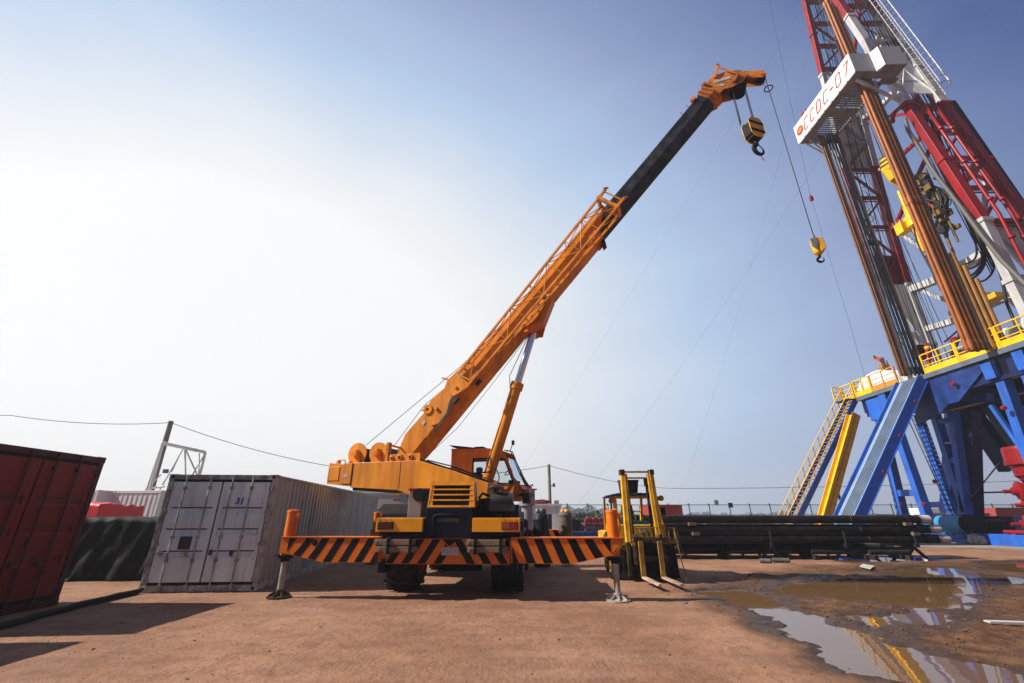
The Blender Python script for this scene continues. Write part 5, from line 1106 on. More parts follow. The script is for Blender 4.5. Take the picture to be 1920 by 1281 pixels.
for (px, py, X_) in ((1754, 903, 25.0), (1693, 945, 26.0), (1733, 945, 26.0)):
    q = MB(); p = onX(px, py, X_ - .05); q.lathe([(.06, 0), (.12, .02), (.12, .08), (.05, .1)], p, (-1, 0, 0), 14); q.build('red_fitting', BOPR, P)
for (px, py) in ((1790, 720), (1884, 765)): q = MB(); p = onX(px, py, 25.0); q.lathe([(.03, 0), (.12, .01), (.13, .08), (.08, .16), (0, .17)], p, (-1, 0, 0), 12); q.build('red_fitting', BOPR, P)
# railings of the floor, with toe boards
def railing(a, b_, h=1.15, n=4, mt=YEL, toe=.34, parent=None, name='railing', fill=1):
    a, b_ = Vector(a), Vector(b_); d = (b_ - a); q = MB(); up = Vector((0, 0, h))
    for t in (1.0, .68, .40): q.beam(a + up * t, b_ + up * t, .06 if t == 1 else .045)
    for i in range(n + 1): p = a.lerp(b_, i / n); q.beam(p, p + up, .08 if i in (0, n) else .055)
    if toe: nrm = d.cross(Vector((0, 0, 1))).normalized() * .015; q.prism([a - nrm + Vector((0, 0, .0)), b_ - nrm, b_ - nrm + Vector((0, 0, toe)), a - nrm + Vector((0, 0, toe))], nrm * 2)
    return q.build(name, mt, parent or P)
YO = mat('orange_yellow_paint', (.80, .30, .03), .45, var=.08)
ys_ = [30.9, 29.45, 27.15]
railing((XE + .04, 30.85, HF_), (XE + .04, 29.4, HF_), n=2); railing((XE + .04, 29.3, HF_), (XE + .04, 27.2, HF_), n=2, mt=YO)
yy = 25.15
while yy > 15.6: railing((XE + .04, yy, HF_), (XE + .04, yy - 2.1, HF_), n=2); yy -= 2.2
railing((XE + .1, 30.85, HF_), (30, 30.85, HF_), n=4)
q = MB(); arc_ = [R(a) for a in range(8, 173, 6)]
for x0_, x1_, r0_, r1_ in ((25.75, 25.85, 1.45, 1.80), (25.85, 26.2, 1.80, 1.98), (26.2, 31.0, 1.98, 1.98), (31.0, 31.4, 1.98, 1.6)):
    A_ = [(x0_, 30.1 - r0_ * math.cos(a), HF_ + .02 + max(0, r0_ * math.sin(a) - .27)) for a in arc_]; B_ = [(x1_, 30.1 - r1_ * math.cos(a), HF_ + .02 + max(0, r1_ * math.sin(a) - .27)) for a in arc_]; n_ = len(arc_)
    q.add(A_ + B_, [(k, k + 1, n_ + k + 1, n_ + k) for k in range(n_ - 1)], 0, True)
    if x0_ < 25.8: q.add(A_, [tuple(range(n_))])
    if x0_ > 30.9: q.add(B_, [tuple(range(n_))])
q.thing('white_tank', WPAINT, 'white rounded tank rising behind the far railing of the rig floor', 'tank')
q = MB(); p = onY(1659, 690, 30.4); q.box(p.x - .35, p.x + .25, 30.2, 30.6, p.z - .25, p.z + .22); q.build('flood_lamp', YWORN, P, bevel=.03)
q = MB(); q.beam((p.x, 30.4, HF_), (p.x, 30.4, p.z - .2), .1); q.beam((p.x + .2, 30.4, HF_), (p.x - .1, 30.4, p.z - .2), .05); q.build('lamp_post', BLACKP, P)
p = onY(1649, 673, 32); q = MB(); vs = []
for i in range(6):
    for j in range(4): vs.append((p.x - .35 + i * .16, 32 + .12 * math.sin(i * 1.4 + j), p.z + .32 - j * .16 - i * .075 + .05 * math.sin(i * 2 + j * 2)))
q.add(vs, [(i * 4 + j, (i + 1) * 4 + j, (i + 1) * 4 + j + 1, i * 4 + j + 1) for i in range(5) for j in range(3)], 0, True)
fl = q.thing('flag', OBJW, 'small faded orange flag fluttering above the far end of the rig floor', 'flag')
q = MB(); q.path([(p.x + .5, 32, p.z - .1), (p.x + .75, 32, HF_)], .03); q.build('flag_pole', DSTEEL, rig)
# machinery on the floor behind the right-hand railing
q = MB()
for (x, y, a, b_, c_) in ((26.0, 23.2, .7, 1.1, 1.0), (26.6, 19.6, .9, 1.2, 1.25), (28.5, 22.5, 1.5, 1.2, 1.9)): q.box(x, x + a, y, y + b_, HF_, HF_ + c_)
q.build('floor_machine', mat('dark_red_machine', (.20, .02, .02), .5, var=.3, dirt=(.05, .04, .04), dirt_amt=.5), P, bevel=.04)
q = MB(); q.lathe([(0, -1.4), (.75, -1.3), (.8, 1.2), (.5, 1.5), (0, 1.55)], (27.2, 19.4, HF_ + 1.2), (0, 1, .0), 22); q.lathe([(0, -1.2), (.6, -1.1), (.65, 1.1), (0, 1.2)], (27.2, 22.8, HF_ + 1.0), (0, 1, 0), 22); q.build('white_housing', WPAINT, P)
q = MB(); q.lathe([(.15, 0), (.5, .05), (.55, .25), (.5, .45), (.15, .5)], (25.9, 25.6, HF_ + 1.6), (0, 1, 0), 22); q.build('hose_reel', mat('reel_maroon', (.13, .018, .02), .5, var=.3), P)
q = MB(); q.path([(25.7, 25.1, HF_ + 1.9), (25.4, 24.9, HF_ + 1.5), (25.2, 24.9, HF_ + .6), (25.15, 24.9, HF_ + .1)], .12, n=12); q.lathe([(0, 0), (.2, .1), (.22, .3), (.1, .4)], (25.9, 23.6, HF_ + 1.35)); q.build('red_pipework', BOPR, P)
q = MB(); q.path([(25.42, 24.88, HF_ + 1.4), (25.4, 24.88, HF_ + 1.65)], .14, n=12); q.path([(25.16, 24.9, HF_ + .3), (25.16, 24.9, HF_ + .5)], .14, n=12); q.build('pipe_clamp', YELD, P)
q = MB(); q.path([(26.2, 24.5, HF_ + 1.8), (26.0, 23.2, HF_ + 2.1), (26.3, 21.8, HF_ + 1.3)], .05, n=8); q.build('floor_hose', HOSE, P)

# ramp
rp = empty('pipe_ramp', (18, 26.4, 0), 'wide pale blue ribbed pipe ramp leaning against the rig floor', 'ramp')
A0, A1 = Vector((24.95, 27.05, 9.42)), Vector((24.95, 25.45, 9.42)); B0, B1 = Vector((18.45, 27.1, 1.05)), Vector((18.45, 25.5, 1.05)); rn = (B0 - A0).cross(A1 - A0).normalized(); rn = rn if rn.z > 0 else -rn
q = MB(); q.prism([A0, A1, B1, B0], rn * -.12); rdeck = q.build('ramp_deck', RAMPG, rp)
q = MB()
for i in range(7):
    t0 = .22 + i * .085; q.prism([A0.lerp(A1, t0) + rn * .003, A0.lerp(A1, t0 + .018) + rn * .003, B0.lerp(B1, t0 + .018) + rn * .003, B0.lerp(B1, t0) + rn * .003], rn * .05)
q.build('deck_rib', mat('scraped_rib_steel', (.36, .42, .52), .35, .6, var=.2, dirt=(.22, .17, .13), dirt_amt=.4), rdeck)
for a, b_, s_ in ((A0, B0, .14), (A1, B1, -.14)):
    q = MB(); q.prism([a, b_, b_ + rn * .20, a + rn * .20], (0, s_ * .5, 0)); q.prism([a - rn * .35, b_ - rn * .35, b_, a], (0, s_ * .5, 0)); q.prism([a - rn * .37 + Vector((0, s_ * .5, 0)), b_ - rn * .37 + Vector((0, s_ * .5, 0)), b_ - rn * .34 + Vector((0, s_ * 1.3, 0)), a - rn * .34 + Vector((0, s_ * 1.3, 0))], rn * .02); q.build('ramp_side', BLUE if s_ > 0 else mat('ramp_side_blue', (.02, .11, .52), .45, var=.12, dirt=(.02, .05, .2), dirt_amt=.3), rp, bevel=.01)
q = MB()
for t in (.18, .42, .66): p = A1.lerp(B1, t) + Vector((0, -.17, 0)); q.lathe([(.03, 0), (.09, .02), (.09, .1), (.03, .12)], p - rn * .15, (0, -1, 0), 10)
q.build('ramp_lug', BOPR, rp)
q = MB(); q.beam(A0.lerp(B0, 1) - rn * .2, A0.lerp(B0, 1) + Vector((0, 0, -1.05)), .3); q.beam(A1.lerp(B1, 1) - rn * .2, A1.lerp(B1, 1) + Vector((0, 0, -1.05)), .3); q.box(17.3, 18.7, 25.4, 27.2, .05, .95); q.build('ramp_foot', BLUE, rp)

# stairs
st = empty('rig_staircase', (18, 31.6, 0), 'long blue staircase with yellow handrails climbing to the rig floor', 'staircase')
S0, S1_ = Vector((25.1, 0, 9.4)), Vector((18.0, 0, .1))
for y in (31.05, 32.15):
    q = MB(); q.beam((S0.x, y, S0.z), (S1_.x, y, S1_.z), .06, .34); q.build('stringer', mat('stair_blue', (.02, .09, .48), .45, var=.12), st)
q = MB(); n = 36
for i in range(n): p = S0.lerp(S1_, (i + .5) / n); q.box(p.x - .13, p.x + .13, 31.09, 32.11, p.z, p.z + .03)
q.build('stair_tread', GTANK, st)
for y in (31.05, 32.15):
    q = MB()
    for dz in (1.1, .6): q.tube((S0.x, y, S0.z + dz), (S1_.x, y, S1_.z + dz), .032, n=8)
    for i in range(14): p = S0.lerp(S1_, i / 13); q.tube((p.x, y, p.z), (p.x, y, p.z + 1.1), .026, n=6)
    q.build('handrail', YEL, st)
q = MB(); q.box(24.4, 25.0, 31.0, 32.2, 9.40, 9.46); q.build('landing', DBLUE, st)
railing((24.45, 32.25, 9.46), (25.2, 32.25, 9.46), n=2, toe=0, parent=st, name='landing_rail'); railing((25.0, 31.0, 9.46), (25.0, 32.25, 9.46), n=1, toe=.3, parent=st, name='landing_rail')
# yellow slide
sl = empty('escape_slide', (19.8, 30.2, 0), 'yellow steel chute between the staircase and the blue ramp', 'chute')
C0, C1 = Vector((23.9, 30.2, 8.1)), Vector((19.8, 30.2, .9)); cn = Vector((-.85, 0, .53))
q = MB(); q.prism([C0 + Vector((0, -.30, 0)), C0 + Vector((0, .30, 0)), C1 + Vector((0, .30, 0)), C1 + Vector((0, -.30, 0))], cn * .04); q.build('chute_floor', YEL, sl)
for s_ in (-.30, .30):
    q = MB(); q.prism([C0 + Vector((0, s_, 0)) - cn * .30, C1 + Vector((0, s_, 0)) - cn * .30, C1 + Vector((0, s_, 0)) + cn * .25, C0 + Vector((0, s_, 0)) + cn * .25], (0, .05, 0))
    if s_ < 0:
        for k in range(7): p = C0.lerp(C1, (k + .5) / 7) + Vector((0, s_ - .03, 0)); q.prism([p - cn * .28, p - cn * .28 + (C1 - C0).normalized() * .08, p + cn * .23 + (C1 - C0).normalized() * .08, p + cn * .23], (0, .03, 0))
    q.build('chute_side', mat('chute_shaded_yellow', (.70, .33, .01), .45, var=.12, dirt=(.35, .15, .01), dirt_amt=.5) if s_ < 0 else YEL, sl)  # near side darker: its shade is put into the yellow
q = MB(); q.beam((21.3, 30.2, 3.2), (22.0, 30.3, .05), .12); q.build('chute_prop', GREY, sl)

# ------------------------------------------------------------------ derrick
dk = empty('derrick', (27.4, 23.9, HF_), 'tall red and white lattice drilling mast carrying the CCDC-07 board', 'drilling mast'); P = dk
XF, XR = 26.3, 28.6
def yfar(z): return 27.75 - max(0, z - 18.5) * .108
def ynear(z): return 20.05 + max(0, z - 17) * .102
def segs(fn, X_, wy, wx, joints, name):
    """one leg, painted in red and white lengths"""
    q = MB()
    for (z0, z1, mi) in joints:
        a, b_ = Vector((X_, fn(z0), z0)), Vector((X_, fn(z1), z1)); q.beam(a, b_, wx, wy, up=(0, 1, 0), mi=mi)
        d = (b_ - a).normalized(); q.beam(b_ - d * .12, b_ + d * .12, wx + .12, wy + .12, up=(0, 1, 0), mi=mi)
    return q.build(name, [REDP, WSTEEL], P, bevel=.01)
JF = [(HF_, 12.4, 1), (12.4, 17.0, 1), (17.0, 22, 0), (22, 26.9, 0), (26.9, 31, 1), (31, 36.1, 1), (36.1, 40.5, 0), (40.5, 45, 0), (45, 53, 0)]
JN = [(HF_, 13, 1), (13, 16.8, 1), (16.8, 21.6, 0), (21.6, 26.9, 0), (26.9, 31, 1), (31, 37.6, 1), (37.6, 42, 0), (42, 53, 0)]
segs(yfar, XF, .36, .38, JF, 'mast_leg'); segs(yfar, XR, .42, .46, JF, 'mast_leg'); segs(ynear, XF, .40, .52, JN, 'mast_leg'); segs(ynear, XR + .1, .42, .60, JN, 'mast_leg')
def colr(z): return WSTEEL if z < 16.9 or 27.0 < z < 36.8 else REDP
lev = [13.2, 16.8, 19.3, 21.8, 24.3, 26.8, 29.3, 31.8, 34.3, 36.8, 39.3, 41.8, 44.3, 46.8, 49.3, 51.8]
for i, z in enumerate(lev):                                      # side panels of the two towers
    for fn in (yfar, ynear):
        q = MB(); q.beam((XF, fn(z), z), (XR, fn(z), z), .22, .22); q.beam((XF, fn(z) + .0, z - .32), (XR, fn(z), z - .32), .07, .07)
        if i + 1 < len(lev):
            z2 = lev[i + 1]; a, b_ = (XF, XR) if i % 2 else (XR, XF)
            q.beam((a, fn(z), z), (b_, fn(z2), z2), .14, .14)
        q.build('side_bracing', colr(z + .2), P)
for fn, z0, z1, mt in ((yfar, 26.9, 32.0, WPAINT), (ynear, 28.0, 33.0, WPAINT), (yfar, 17.0, 19.2, REDP)):
    q = MB(); d = -.1 if fn is yfar else .1
    q.prism([(XF + .1, fn(z0) - d, z0), (XR - .1, fn(z0) - d, z0), (XR - .1, fn(z1) - d, z1), (XF + .1, fn(z1) - d, z1)], (0, .05, 0))
    q.beam((XF, fn(z0) - d * 1.5, z0), (XR, fn(z1) - d * 1.5, z1), .08); q.beam((XR, fn(z0) - d * 1.5, z0), (XF, fn(z1) - d * 1.5, z1), .08)
    q.build('side_panel', mt, P)
q = MB(); y = 27.6
q.prism([(XF - .2, y, 17.0), (XR + .2, y, 17.0), (XR + .25, y, 9.6), (XR - .35, y, 9.6), (XR - .5, y, 12.2), (XF + .75, y, 13.4), (XR - .6, y, 13.0), (XF + .6, y, 16.0)], (0, .12, 0))
q.build('leg_gusset', WSTEEL, P)
q = MB(); y = 20.2; q.prism([(XF - .2, y, 16.9), (XR + .2, y, 16.9), (XR + .25, y, 9.6), (XR - .35, y, 9.6), (XR - .5, y, 12.2), (XF + .6, y, 15.6)], (0, .12, 0)); q.build('leg_gusset', WSTEEL, P)
for z, w in ((13.5, .36), (16.6, .46), (21.7, .42), (26.6, .22), (31.6, .32), (36.8, .32), (41.8, .3), (46.8, .3)):   # rear beams between the towers
    ya, yb = yfar(z), ynear(z); q = MB(); ym = (ya + yb) / 2
    q.beam((XR, ya, z), (XR + .6, ya - 1.3, z), w, w); q.beam((XR + .6, ya - 1.3, z), (XR + .6, yb + 1.3, z), w, w); q.beam((XR + .6, yb + 1.3, z), (XR, yb, z), w, w)
    q.build('rear_beam', colr(z - .1), P)
for (z0, z1, s_) in ((16.6, 21.7, 1), (16.6, 21.7, -1), (21.7, 26.6, 1), (26.6, 31.6, -1), (31.6, 36.8, 1), (31.6, 36.8, -1), (36.8, 41.8, 1), (41.8, 46.8, -1), (13.5, 16.6, 1), (HF_, 13.5, 1), (HF_, 13.5, -1)):
    q = MB(); f0 = yfar if s_ > 0 else ynear
    if z0 == 16.6: q.beam((XR + .3, f0(z1), z1), (XR + .6, 24 + s_ * 1.0, z0), .2, .2)
    elif z0 < 12: q.beam((XR + .6, 24 + s_ * 1.2, z1), (XR + .4, 24 + s_ * 2.8, z0), .26, .26)
    elif z0 == 13.5: q.beam((XR + .3, yfar(z1) - .3, z1), (XR + .5, 24.8, z0), .22, .22)
    else: q.beam((XR + .3, f0(z0), z0), (XR + .3, (ynear if s_ > 0 else yfar)(z1), z1), .2, .2)
    q.build('rear_diagonal', colr(z0 + .1), P)
q = MB(); q.box(25.6, 29.4, 21.8, 26.2, 53, 54.4); q.build('crown_block', REDP, P)
# stand pipes and goose-neck on the near tower
for dx, zt, zb in ((.55, 27.4, HF_), (1.25, 27.2, HF_)):
    q = MB(); q.path([(XF + dx, ynear(z) - .38, z) for z in (zb, 13, 17, 20, 23, zt)], .085, n=10)
    for z in (12.6, 15.4, 18, 21, 24): q.tube((XF + dx, ynear(z) - .42, z), (XF + dx, ynear(z) - .42, z + .12), .16, n=10)
    q.build('stand_pipe', REDP, P)
q = MB(); q.path([(XF + .3, ynear(27) - .3, 26.6), (XF - .3, ynear(27) - .2, 26.9), (XF - .9, ynear(27) + .3, 26.4), (XF - 1.0, ynear(27) + .4, 25.8)], .13, n=10); q.build('goose_neck', REDP, P)
q = MB(); q.path([onX(1697, 222, 25.6), onX(1703, 245, 25.8), onX(1728, 285, 25.8), onX(1755, 328, 25.8), onX(1805, 392, 25.75), onX(1840, 440, 25.75), onX(1880, 490, 25.7), onX(1925, 535, 25.6), onX(1990, 580, 25.6)], .11, n=10); q.build('kelly_hose', GHOSE, P)
# caged ladder
def ladder(X_, fn, off, z0, z1, mt, cage=True):
    q = MB(); d = fn(z1) - fn(z0)
    for dx in (0, .5): q.tube((X_ + dx, fn(z0) + off, z0), (X_ + dx, fn(z1) + off, z1), .035, n=6)
    z = z0
    while z < z1:
        q.tube((X_, fn(z) + off, z), (X_ + .5, fn(z) + off, z), .02, n=5); z += .35
    lo = q.build('ladder', mt, P)
    if not cage: return
    q = MB(); z = z0 + .5
    while z < z1:
        q.path([(X_ + .25 - .42 * math.cos(a), fn(z) + off - .72 * math.sin(a), z) for a in [i * math.pi / 7 for i in range(8)]], .022, n=5); z += .62
    for a in (.25, .5, .75):
        aa = a * math.pi; q.tube((X_ + .25 - .42 * math.cos(aa), fn(z0 + .5) + off - .72 * math.sin(aa), z0 + .5), (X_ + .25 - .42 * math.cos(aa), fn(z1) + off - .72 * math.sin(aa), z1), .02, n=5)
    q.build('ladder_cage', mt, lo)
ladder(28.0, ynear, -.55, 27.2, 41.0, WSTEEL); ladder(28.0, ynear, -.28, 18.3, 26.8, REDP, False); ladder(28.6, ynear, -.75, HF_, 17.4, WSTEEL)
q = MB()                                                        # light stair ladder inside the far tower
for dx in (0, .55): q.tube((27.0 + dx, yfar(18) - .1, 18), (27.0 + dx, yfar(45) - .1, 45), .03, n=5)
z = 18
while z < 45: q.tube((27.0, yfar(z) - .1, z), (27.55, yfar(z + .5) - .1, z + .5), .02, n=4); q.tube((27.55, yfar(z + .5) - .1, z + .5), (27.0, yfar(z + 1) - .1, z + 1), .02, n=4); z += 1
q.build('ladder', DSTEEL, P)
q = MB()
for i in range(5): q.path([(27.0 + i * .15, yfar(45) - .3 - i * .03, 45), (27.1 + i * .15, 27.0 - i * .15, 26), (27.2 + i * .2, 27.0 - i * .3, HF_ + .5)], .022, n=4)
q.path([(27.8, 25.2, 50), (27.8, 26.2, 25), (27.6, 26.6, HF_)], .03, n=4)
for i in range(9): q.path([(26.9 + .18 * i, 22.6 - .05 * i, 50), (26.8 + .2 * i, 21.7 - .04 * i, 27), (26.8 + .22 * i, 21.2 + .07 * i, 14 + i * .3)], .03 + .012 * (i % 3), n=4)
for i in range(5): q.path([(26.6 + .3 * i, 25.2, 50), (26.4 + .35 * i, 25.6 + .1 * i, 22), (26.2 + .4 * i, 26.2, HF_)], .016, n=4); q.build('tugger_line', ROPE, P)
q = MB(); q.beam((XR + .55, ynear(14) - .15, 14), (XR + .55, ynear(27) - .15, 27), .3, .25, up=(0, 1, 0)); q.build('cable_tray', BLACKP, P)
# monkey board
q = MB()
ZB, ZT = 29.0, 30.68
q.box(22.8, 22.86, 20.2, 26.35, ZB, ZT); mb = q.build('monkey_board', WPAINT, P, bevel=.01)
q = MB(); q.box(22.86, 24.25, 20.2, 20.26, ZB, ZT); q.build('board_side', GREYW, mb); q = MB(); q.box(22.86, 24.6, 26.29, 26.35, ZB, ZT); q.build('board_side', GREYW, mb); q = MB(); q.prism([(24.5, 19.75, ZB), (25.9, 19.70, ZB), (25.9, 19.70, ZT), (24.5, 19.75, ZT)], (0, .06, 0)); q.build('board_side', GREYW, mb)
q = MB(); q.prism([(24.26, 20.26, ZB - .0), (24.50, 19.74, ZB), (24.50, 19.74, ZT), (24.26, 20.26, ZT)], (-.05, 0, 0)); q.build('board_side', WPAINT, mb)
UN = mat('board_underside', (.30, .27, .26), .6, .2, var=.2, scale=3, dirt=(.10, .08, .07), dirt_amt=.5)
q = MB()
q.box(22.88, 23.45, 20.28, 26.28, ZB - .02, ZB + .04); q.box(23.45, 25.3, 23.1, 23.85, ZB - .03, ZB + .04); q.box(23.45, 25.9, 20.28, 20.75, ZB - .03, ZB + .04); q.box(24.5, 25.9, 19.78, 20.28, ZB, ZB + .04); q.box(25.0, 26.2, 20.75, 21.2, ZB, ZB + .05)
for i in range(8): q.box(22.80, 22.88, 20.25 + i * .765, 20.9 + i * .765, ZB - .07, ZB - .022, 1)
q.box(22.86, 25.9, 19.7, 19.75, ZB - .06, ZB - .004, 1) if False else None
q.build('board_floor', [UN, WPAINT], mb)
q = MB()
for z_ in range(11): q.beam((23.45, 21.05 + z_ * .185, ZB + .02), (25.2, 21.05 + z_ * .185, ZB + .02), .07, .08)
for z_ in range(11): q.beam((23.45, 24.0 + z_ * .19, ZB + .02), (25.2, 24.0 + z_ * .19, ZB + .02), .07, .08)
q.beam((25.25, 20.75, ZB), (25.25, 23.1, ZB), .14); q.beam((25.25, 23.85, ZB), (25.25, 26.2, ZB), .14)
q.build('pipe_finger', UN, mb)
q = MB(); q.beam((23.3, 20.8, ZB - .05), (26.3, ynear(27.5) + .1, 27.3), .16, .20); q.beam((24.2, 26.1, ZB - .05), (26.3, yfar(27.5), 27.4), .14, .18); q.beam((23.2, 26.2, ZB - .05), (24.6, 26.2, ZB - 1.3), .08); q.beam((23.4, 25.9, ZB - .05), (24.6, 26.1, ZB - 1.3), .08)
q.beam((23.4, 20.8, ZB - .1), (24.6, 21.5, ZB - .1), .1); q.build('board_strut', WSTEEL, mb)
q = MB(); q.box(22.95, 23.25, 25.0, 25.5, ZT, ZT + .5); q.build('board_light', REDP, mb, bevel=.05)
# lettering in thin strokes, slanted, bevelled corners
def stroke_text():
    q = MB(); Hc, Wc, cz = .86, .40, (ZB + ZT) / 2 - .02; slant = .22
    G = {'C': [[(1, .95), (.9, 1), (.12, 1), (0, .9), (0, .1), (.12, 0), (.9, 0), (1, .05)]],
         'D': [[(0, 0), (0, 1), (.75, 1), (1, .82), (1, .18), (.75, 0), (0, 0)]], '-': [[(.1, .5), (.9, .5)]],
         '0': [[(.15, 0), (0, .12), (0, .88), (.15, 1), (.85, 1), (1, .88), (1, .12), (.85, 0), (.15, 0)]], '7': [[(0, 1), (1, 1), (.35, 0)]]}
    for ch, s_ in zip('CCDC-07', (.213, .333, .452, .578, .68, .79, .915)):
        uc = s_ * 6.15; q = MB()
        for line in G[ch]:
            pts = [(22.785, 26.35 - (uc + (a - .5) * Wc * (1.05 if ch != '-' else .8) + (b_ - .5) * slant * 1), cz + (b_ - .5) * Hc) for a, b_ in line]
            for a, b_ in zip(pts, pts[1:]):
                d = (Vector(b_) - Vector(a)).normalized() * .02; q.beam(Vector(a) - d, Vector(b_) + d, .022 if ch != '-' else .03, .068 if ch != '-' else .11, up=(0, .7, .7) if abs(d.y) < abs(d.z) else (0, 0, 1))
        q.build('painted_letter', REDTXT, mb)
stroke_text()
uc, cz = 26.35 - .55, (ZB + ZT) / 2
q = MB(); pts = []
for i in range(40):
    a = 2 * math.pi * i / 40; r_ = .36 + (.03 * abs(math.sin(a * 5)) if math.sin(a) > -.2 else .02); pts.append((22.79, uc - r_ * math.cos(a), cz + r_ * math.sin(a)))
q.prism(pts, (-.006, 0, 0)); q.build('emblem', REDTXT, mb)
q = MB()
for k in range(5):
    a = R(90 + (k - 2) * 33); c_ = Vector((22.782, uc - .0, cz - .10)); d = Vector((0, -math.cos(a), math.sin(a))); n_ = Vector((0, d.z, -d.y))
    q.prism([c_ + d * .12 - n_ * .03, c_ + d * .12 + n_ * .03, c_ + d * .30 + n_ * .055, c_ + d * .38, c_ + d * .30 - n_ * .055], (-.004, 0, 0))
q.prism([(22.782, uc - .13 * math.cos(R(a)), cz - .14 + .13 * math.sin(R(a))) for a in range(0, 181, 15)], (-.004, 0, 0)); q.build('emblem_rays', YLOGO, mb)

# drill pipe stands racked in the board
def stand(x, y, z0, z1, r, mt, label, group):
    root = empty('drill_pipe', (x, y, z0), label, 'drill pipe', group)
    q = MB(); q.tube((x, y, z0), (x + .0, y, z1), r, n=10); q.build('pipe_tube', mt, root)
    q = MB(); z = z0 + .1
    while z < z1: q.tube((x, y, z), (x, y, z + .45), r * 1.28, n=10); z += 9.3
    q.build('tool_joint', mt, root)
G1 = 'drill pipes racked at the far side of the board'
BL = ['outermost rust brown pipe on the left of the far racked bundle', 'second rust brown pipe from the left of the far racked bundle', 'third rust brown pipe from the left of the far racked bundle', 'rust brown pipe touching the dark ones in the far racked bundle']
for i in range(4): stand(23.96 + i * .125, 25.66 - .04 * (i % 2), HF_, 29.2, .062, BRPIPE, BL[i], G1)
for i in range(6): stand(24.50 + i * .125, 25.56 - .10 * (i % 2), HF_, 29.2, .066, BKPIPE, 'dark blue-black pipe among the far racked drill pipes, ' + ['next to the brown ones', 'second from the brown ones', 'third from the brown ones', 'fourth from the brown ones', 'fifth from the brown ones', 'last before the single brown one'][i], G1)
stand(25.28, 25.45, HF_, 29.2, .06, BRPIPE, 'single brown pipe right of the dark racked pipes', G1)
for i in range(3):
    for j in range(2): stand(23.86 + i * .25, 21.32 - j * .24, HF_, 37.6 - .3 * i, .094, ORPIPE, ['left', 'middle', 'right'][i] + [' rear', ' front'][j] + ' orange drill pipe of the tall bundle passing through the board', 'orange drill pipes racked at the near side')
stand(24.62, 21.1, HF_, 30.6, .085, GHOSE, 'pale worn pipe along the right edge of the orange pipe bundle', 'orange drill pipes racked at the near side')
for i in range(3): stand(24.95 + i * .26, 21.1 - i * .08, HF_, 15.4 - i * .9, .13, mat('ochre_casing', (.50, .24, .05), .55, .1, var=.2, dirt=(.25, .12, .04), dirt_amt=.5), ['thick ochre pipe ending below the hose loops, leftmost of three', 'thick ochre pipe in the middle of the three short ones', 'thick ochre pipe, rightmost and shortest of three'][i], 'short ochre pipes on the rig floor')

# travelling block and top drive
BX, BY = 27.2, 24.15
tb = empty('travelling_block', (BX, BY, 23.2), 'yellow travelling block with diagonal dark stripes hanging in the mast', 'travelling block')
q = MB()
for y in (-.42, .34): q.prism([(BX - .62, BY + y, 24.6), (BX - .5, BY + y, 25.4), (BX, BY + y, 25.8), (BX + .5, BY + y, 25.4), (BX + .62, BY + y, 24.6), (BX + .35, BY + y, 23.6), (BX, BY + y, 23.2), (BX - .35, BY + y, 23.6)], (0, .08, 0))
q.prism([(BX - .62, BY - .42, 24.6), (BX - .5, BY - .42, 25.4), (BX - .5, BY + .42, 25.4), (BX - .62, BY + .42, 24.6)], (.04, 0, 0)); q.prism([(BX - .62, BY - .42, 24.6), (BX - .35, BY - .42, 23.6), (BX - .35, BY + .42, 23.6), (BX - .62, BY + .42, 24.6)], (.04, 0, 0))
for k in range(6):
    z = 23.5 + k * .36
    for x0, x1 in ((-.625, -.625),): q.prism([(BX - .64 + max(0, 24.6 - z) * .27 + max(0, z - 24.6) * .15, BY - .42, z), (BX - .64 + max(0, 24.6 - z) * .27 + max(0, z - 24.6) * .15, BY + .42, z + .2), (BX - .64 + max(0, 24.6 - z) * .27 + max(0, z - 24.6) * .15, BY + .42, z + .34), (BX - .64 + max(0, 24.6 - z) * .27 + max(0, z - 24.6) * .15, BY - .42, z + .14)], (-.01, 0, 0), 1)
    q.prism([(BX - .3, BY - .425, z), (BX + .3, BY - .425, z + .15), (BX + .3, BY - .425, z + .29), (BX - .3, BY - .425, z + .14)], (0, -.006, 0), 1)
q.build('block_housing', [YEL, mat('brown_stripe', (.12, .07, .03), .6, var=.3)], tb, bevel=.01)
q = MB(); q.tube((BX, BY - .5, 24.6), (BX, BY + .5, 24.6), .14); q.tube((BX, BY, 23.2), (BX, BY, 22.4), .18); q.build('block_pin', YELD, tb)
q = MB()
for i in range(8): q.tube((BX - .3 + (i % 4) * .2, BY - .2 + .4 * (i // 4), 25.4), (BX - .3 + (i % 4) * .2, BY - .2 + .4 * (i // 4), 53), .028, n=5)
q.build('drilling_line', ROPE, tb)
td = empty('top_drive', (BX, BY, 16), 'yellow top drive with motors and hoses hanging below the travelling block', 'top drive')
q = MB(); q.tube((BX - .3, BY + .1, 22.5), (BX - .3, BY + .1, 20.6), .10); q.tube((BX + .35, BY - .1, 22.5), (BX + .35, BY - .1, 20.6), .10); q.lathe([(.2, 21.4), (.42, 21.2), (.45, 20.4), (.62, 20.3), (.65, 19.5), (.45, 19.3), (.35, 18.4), (.45, 18.3), (.3, 17.6), (.18, 17.5)], (BX, BY, 0), (0, 0, 1), 22)
q.box(BX - 1.0, BX - .5, BY + .15, BY + .7, 19.2, 20.0); q.box(BX - .5, BX + .1, BY - .55, BY - .1, 20.0, 21.4); 
for k in range(6): q.lathe([(.5, 0), (.54, .02), (.54, .07), (.5, .09)], (BX, BY, 19.5 + k * .15))
td1 = q.build('drive_motor', YEL, td, bevel=.02)
q = MB(); rg3 = random.Random(11)
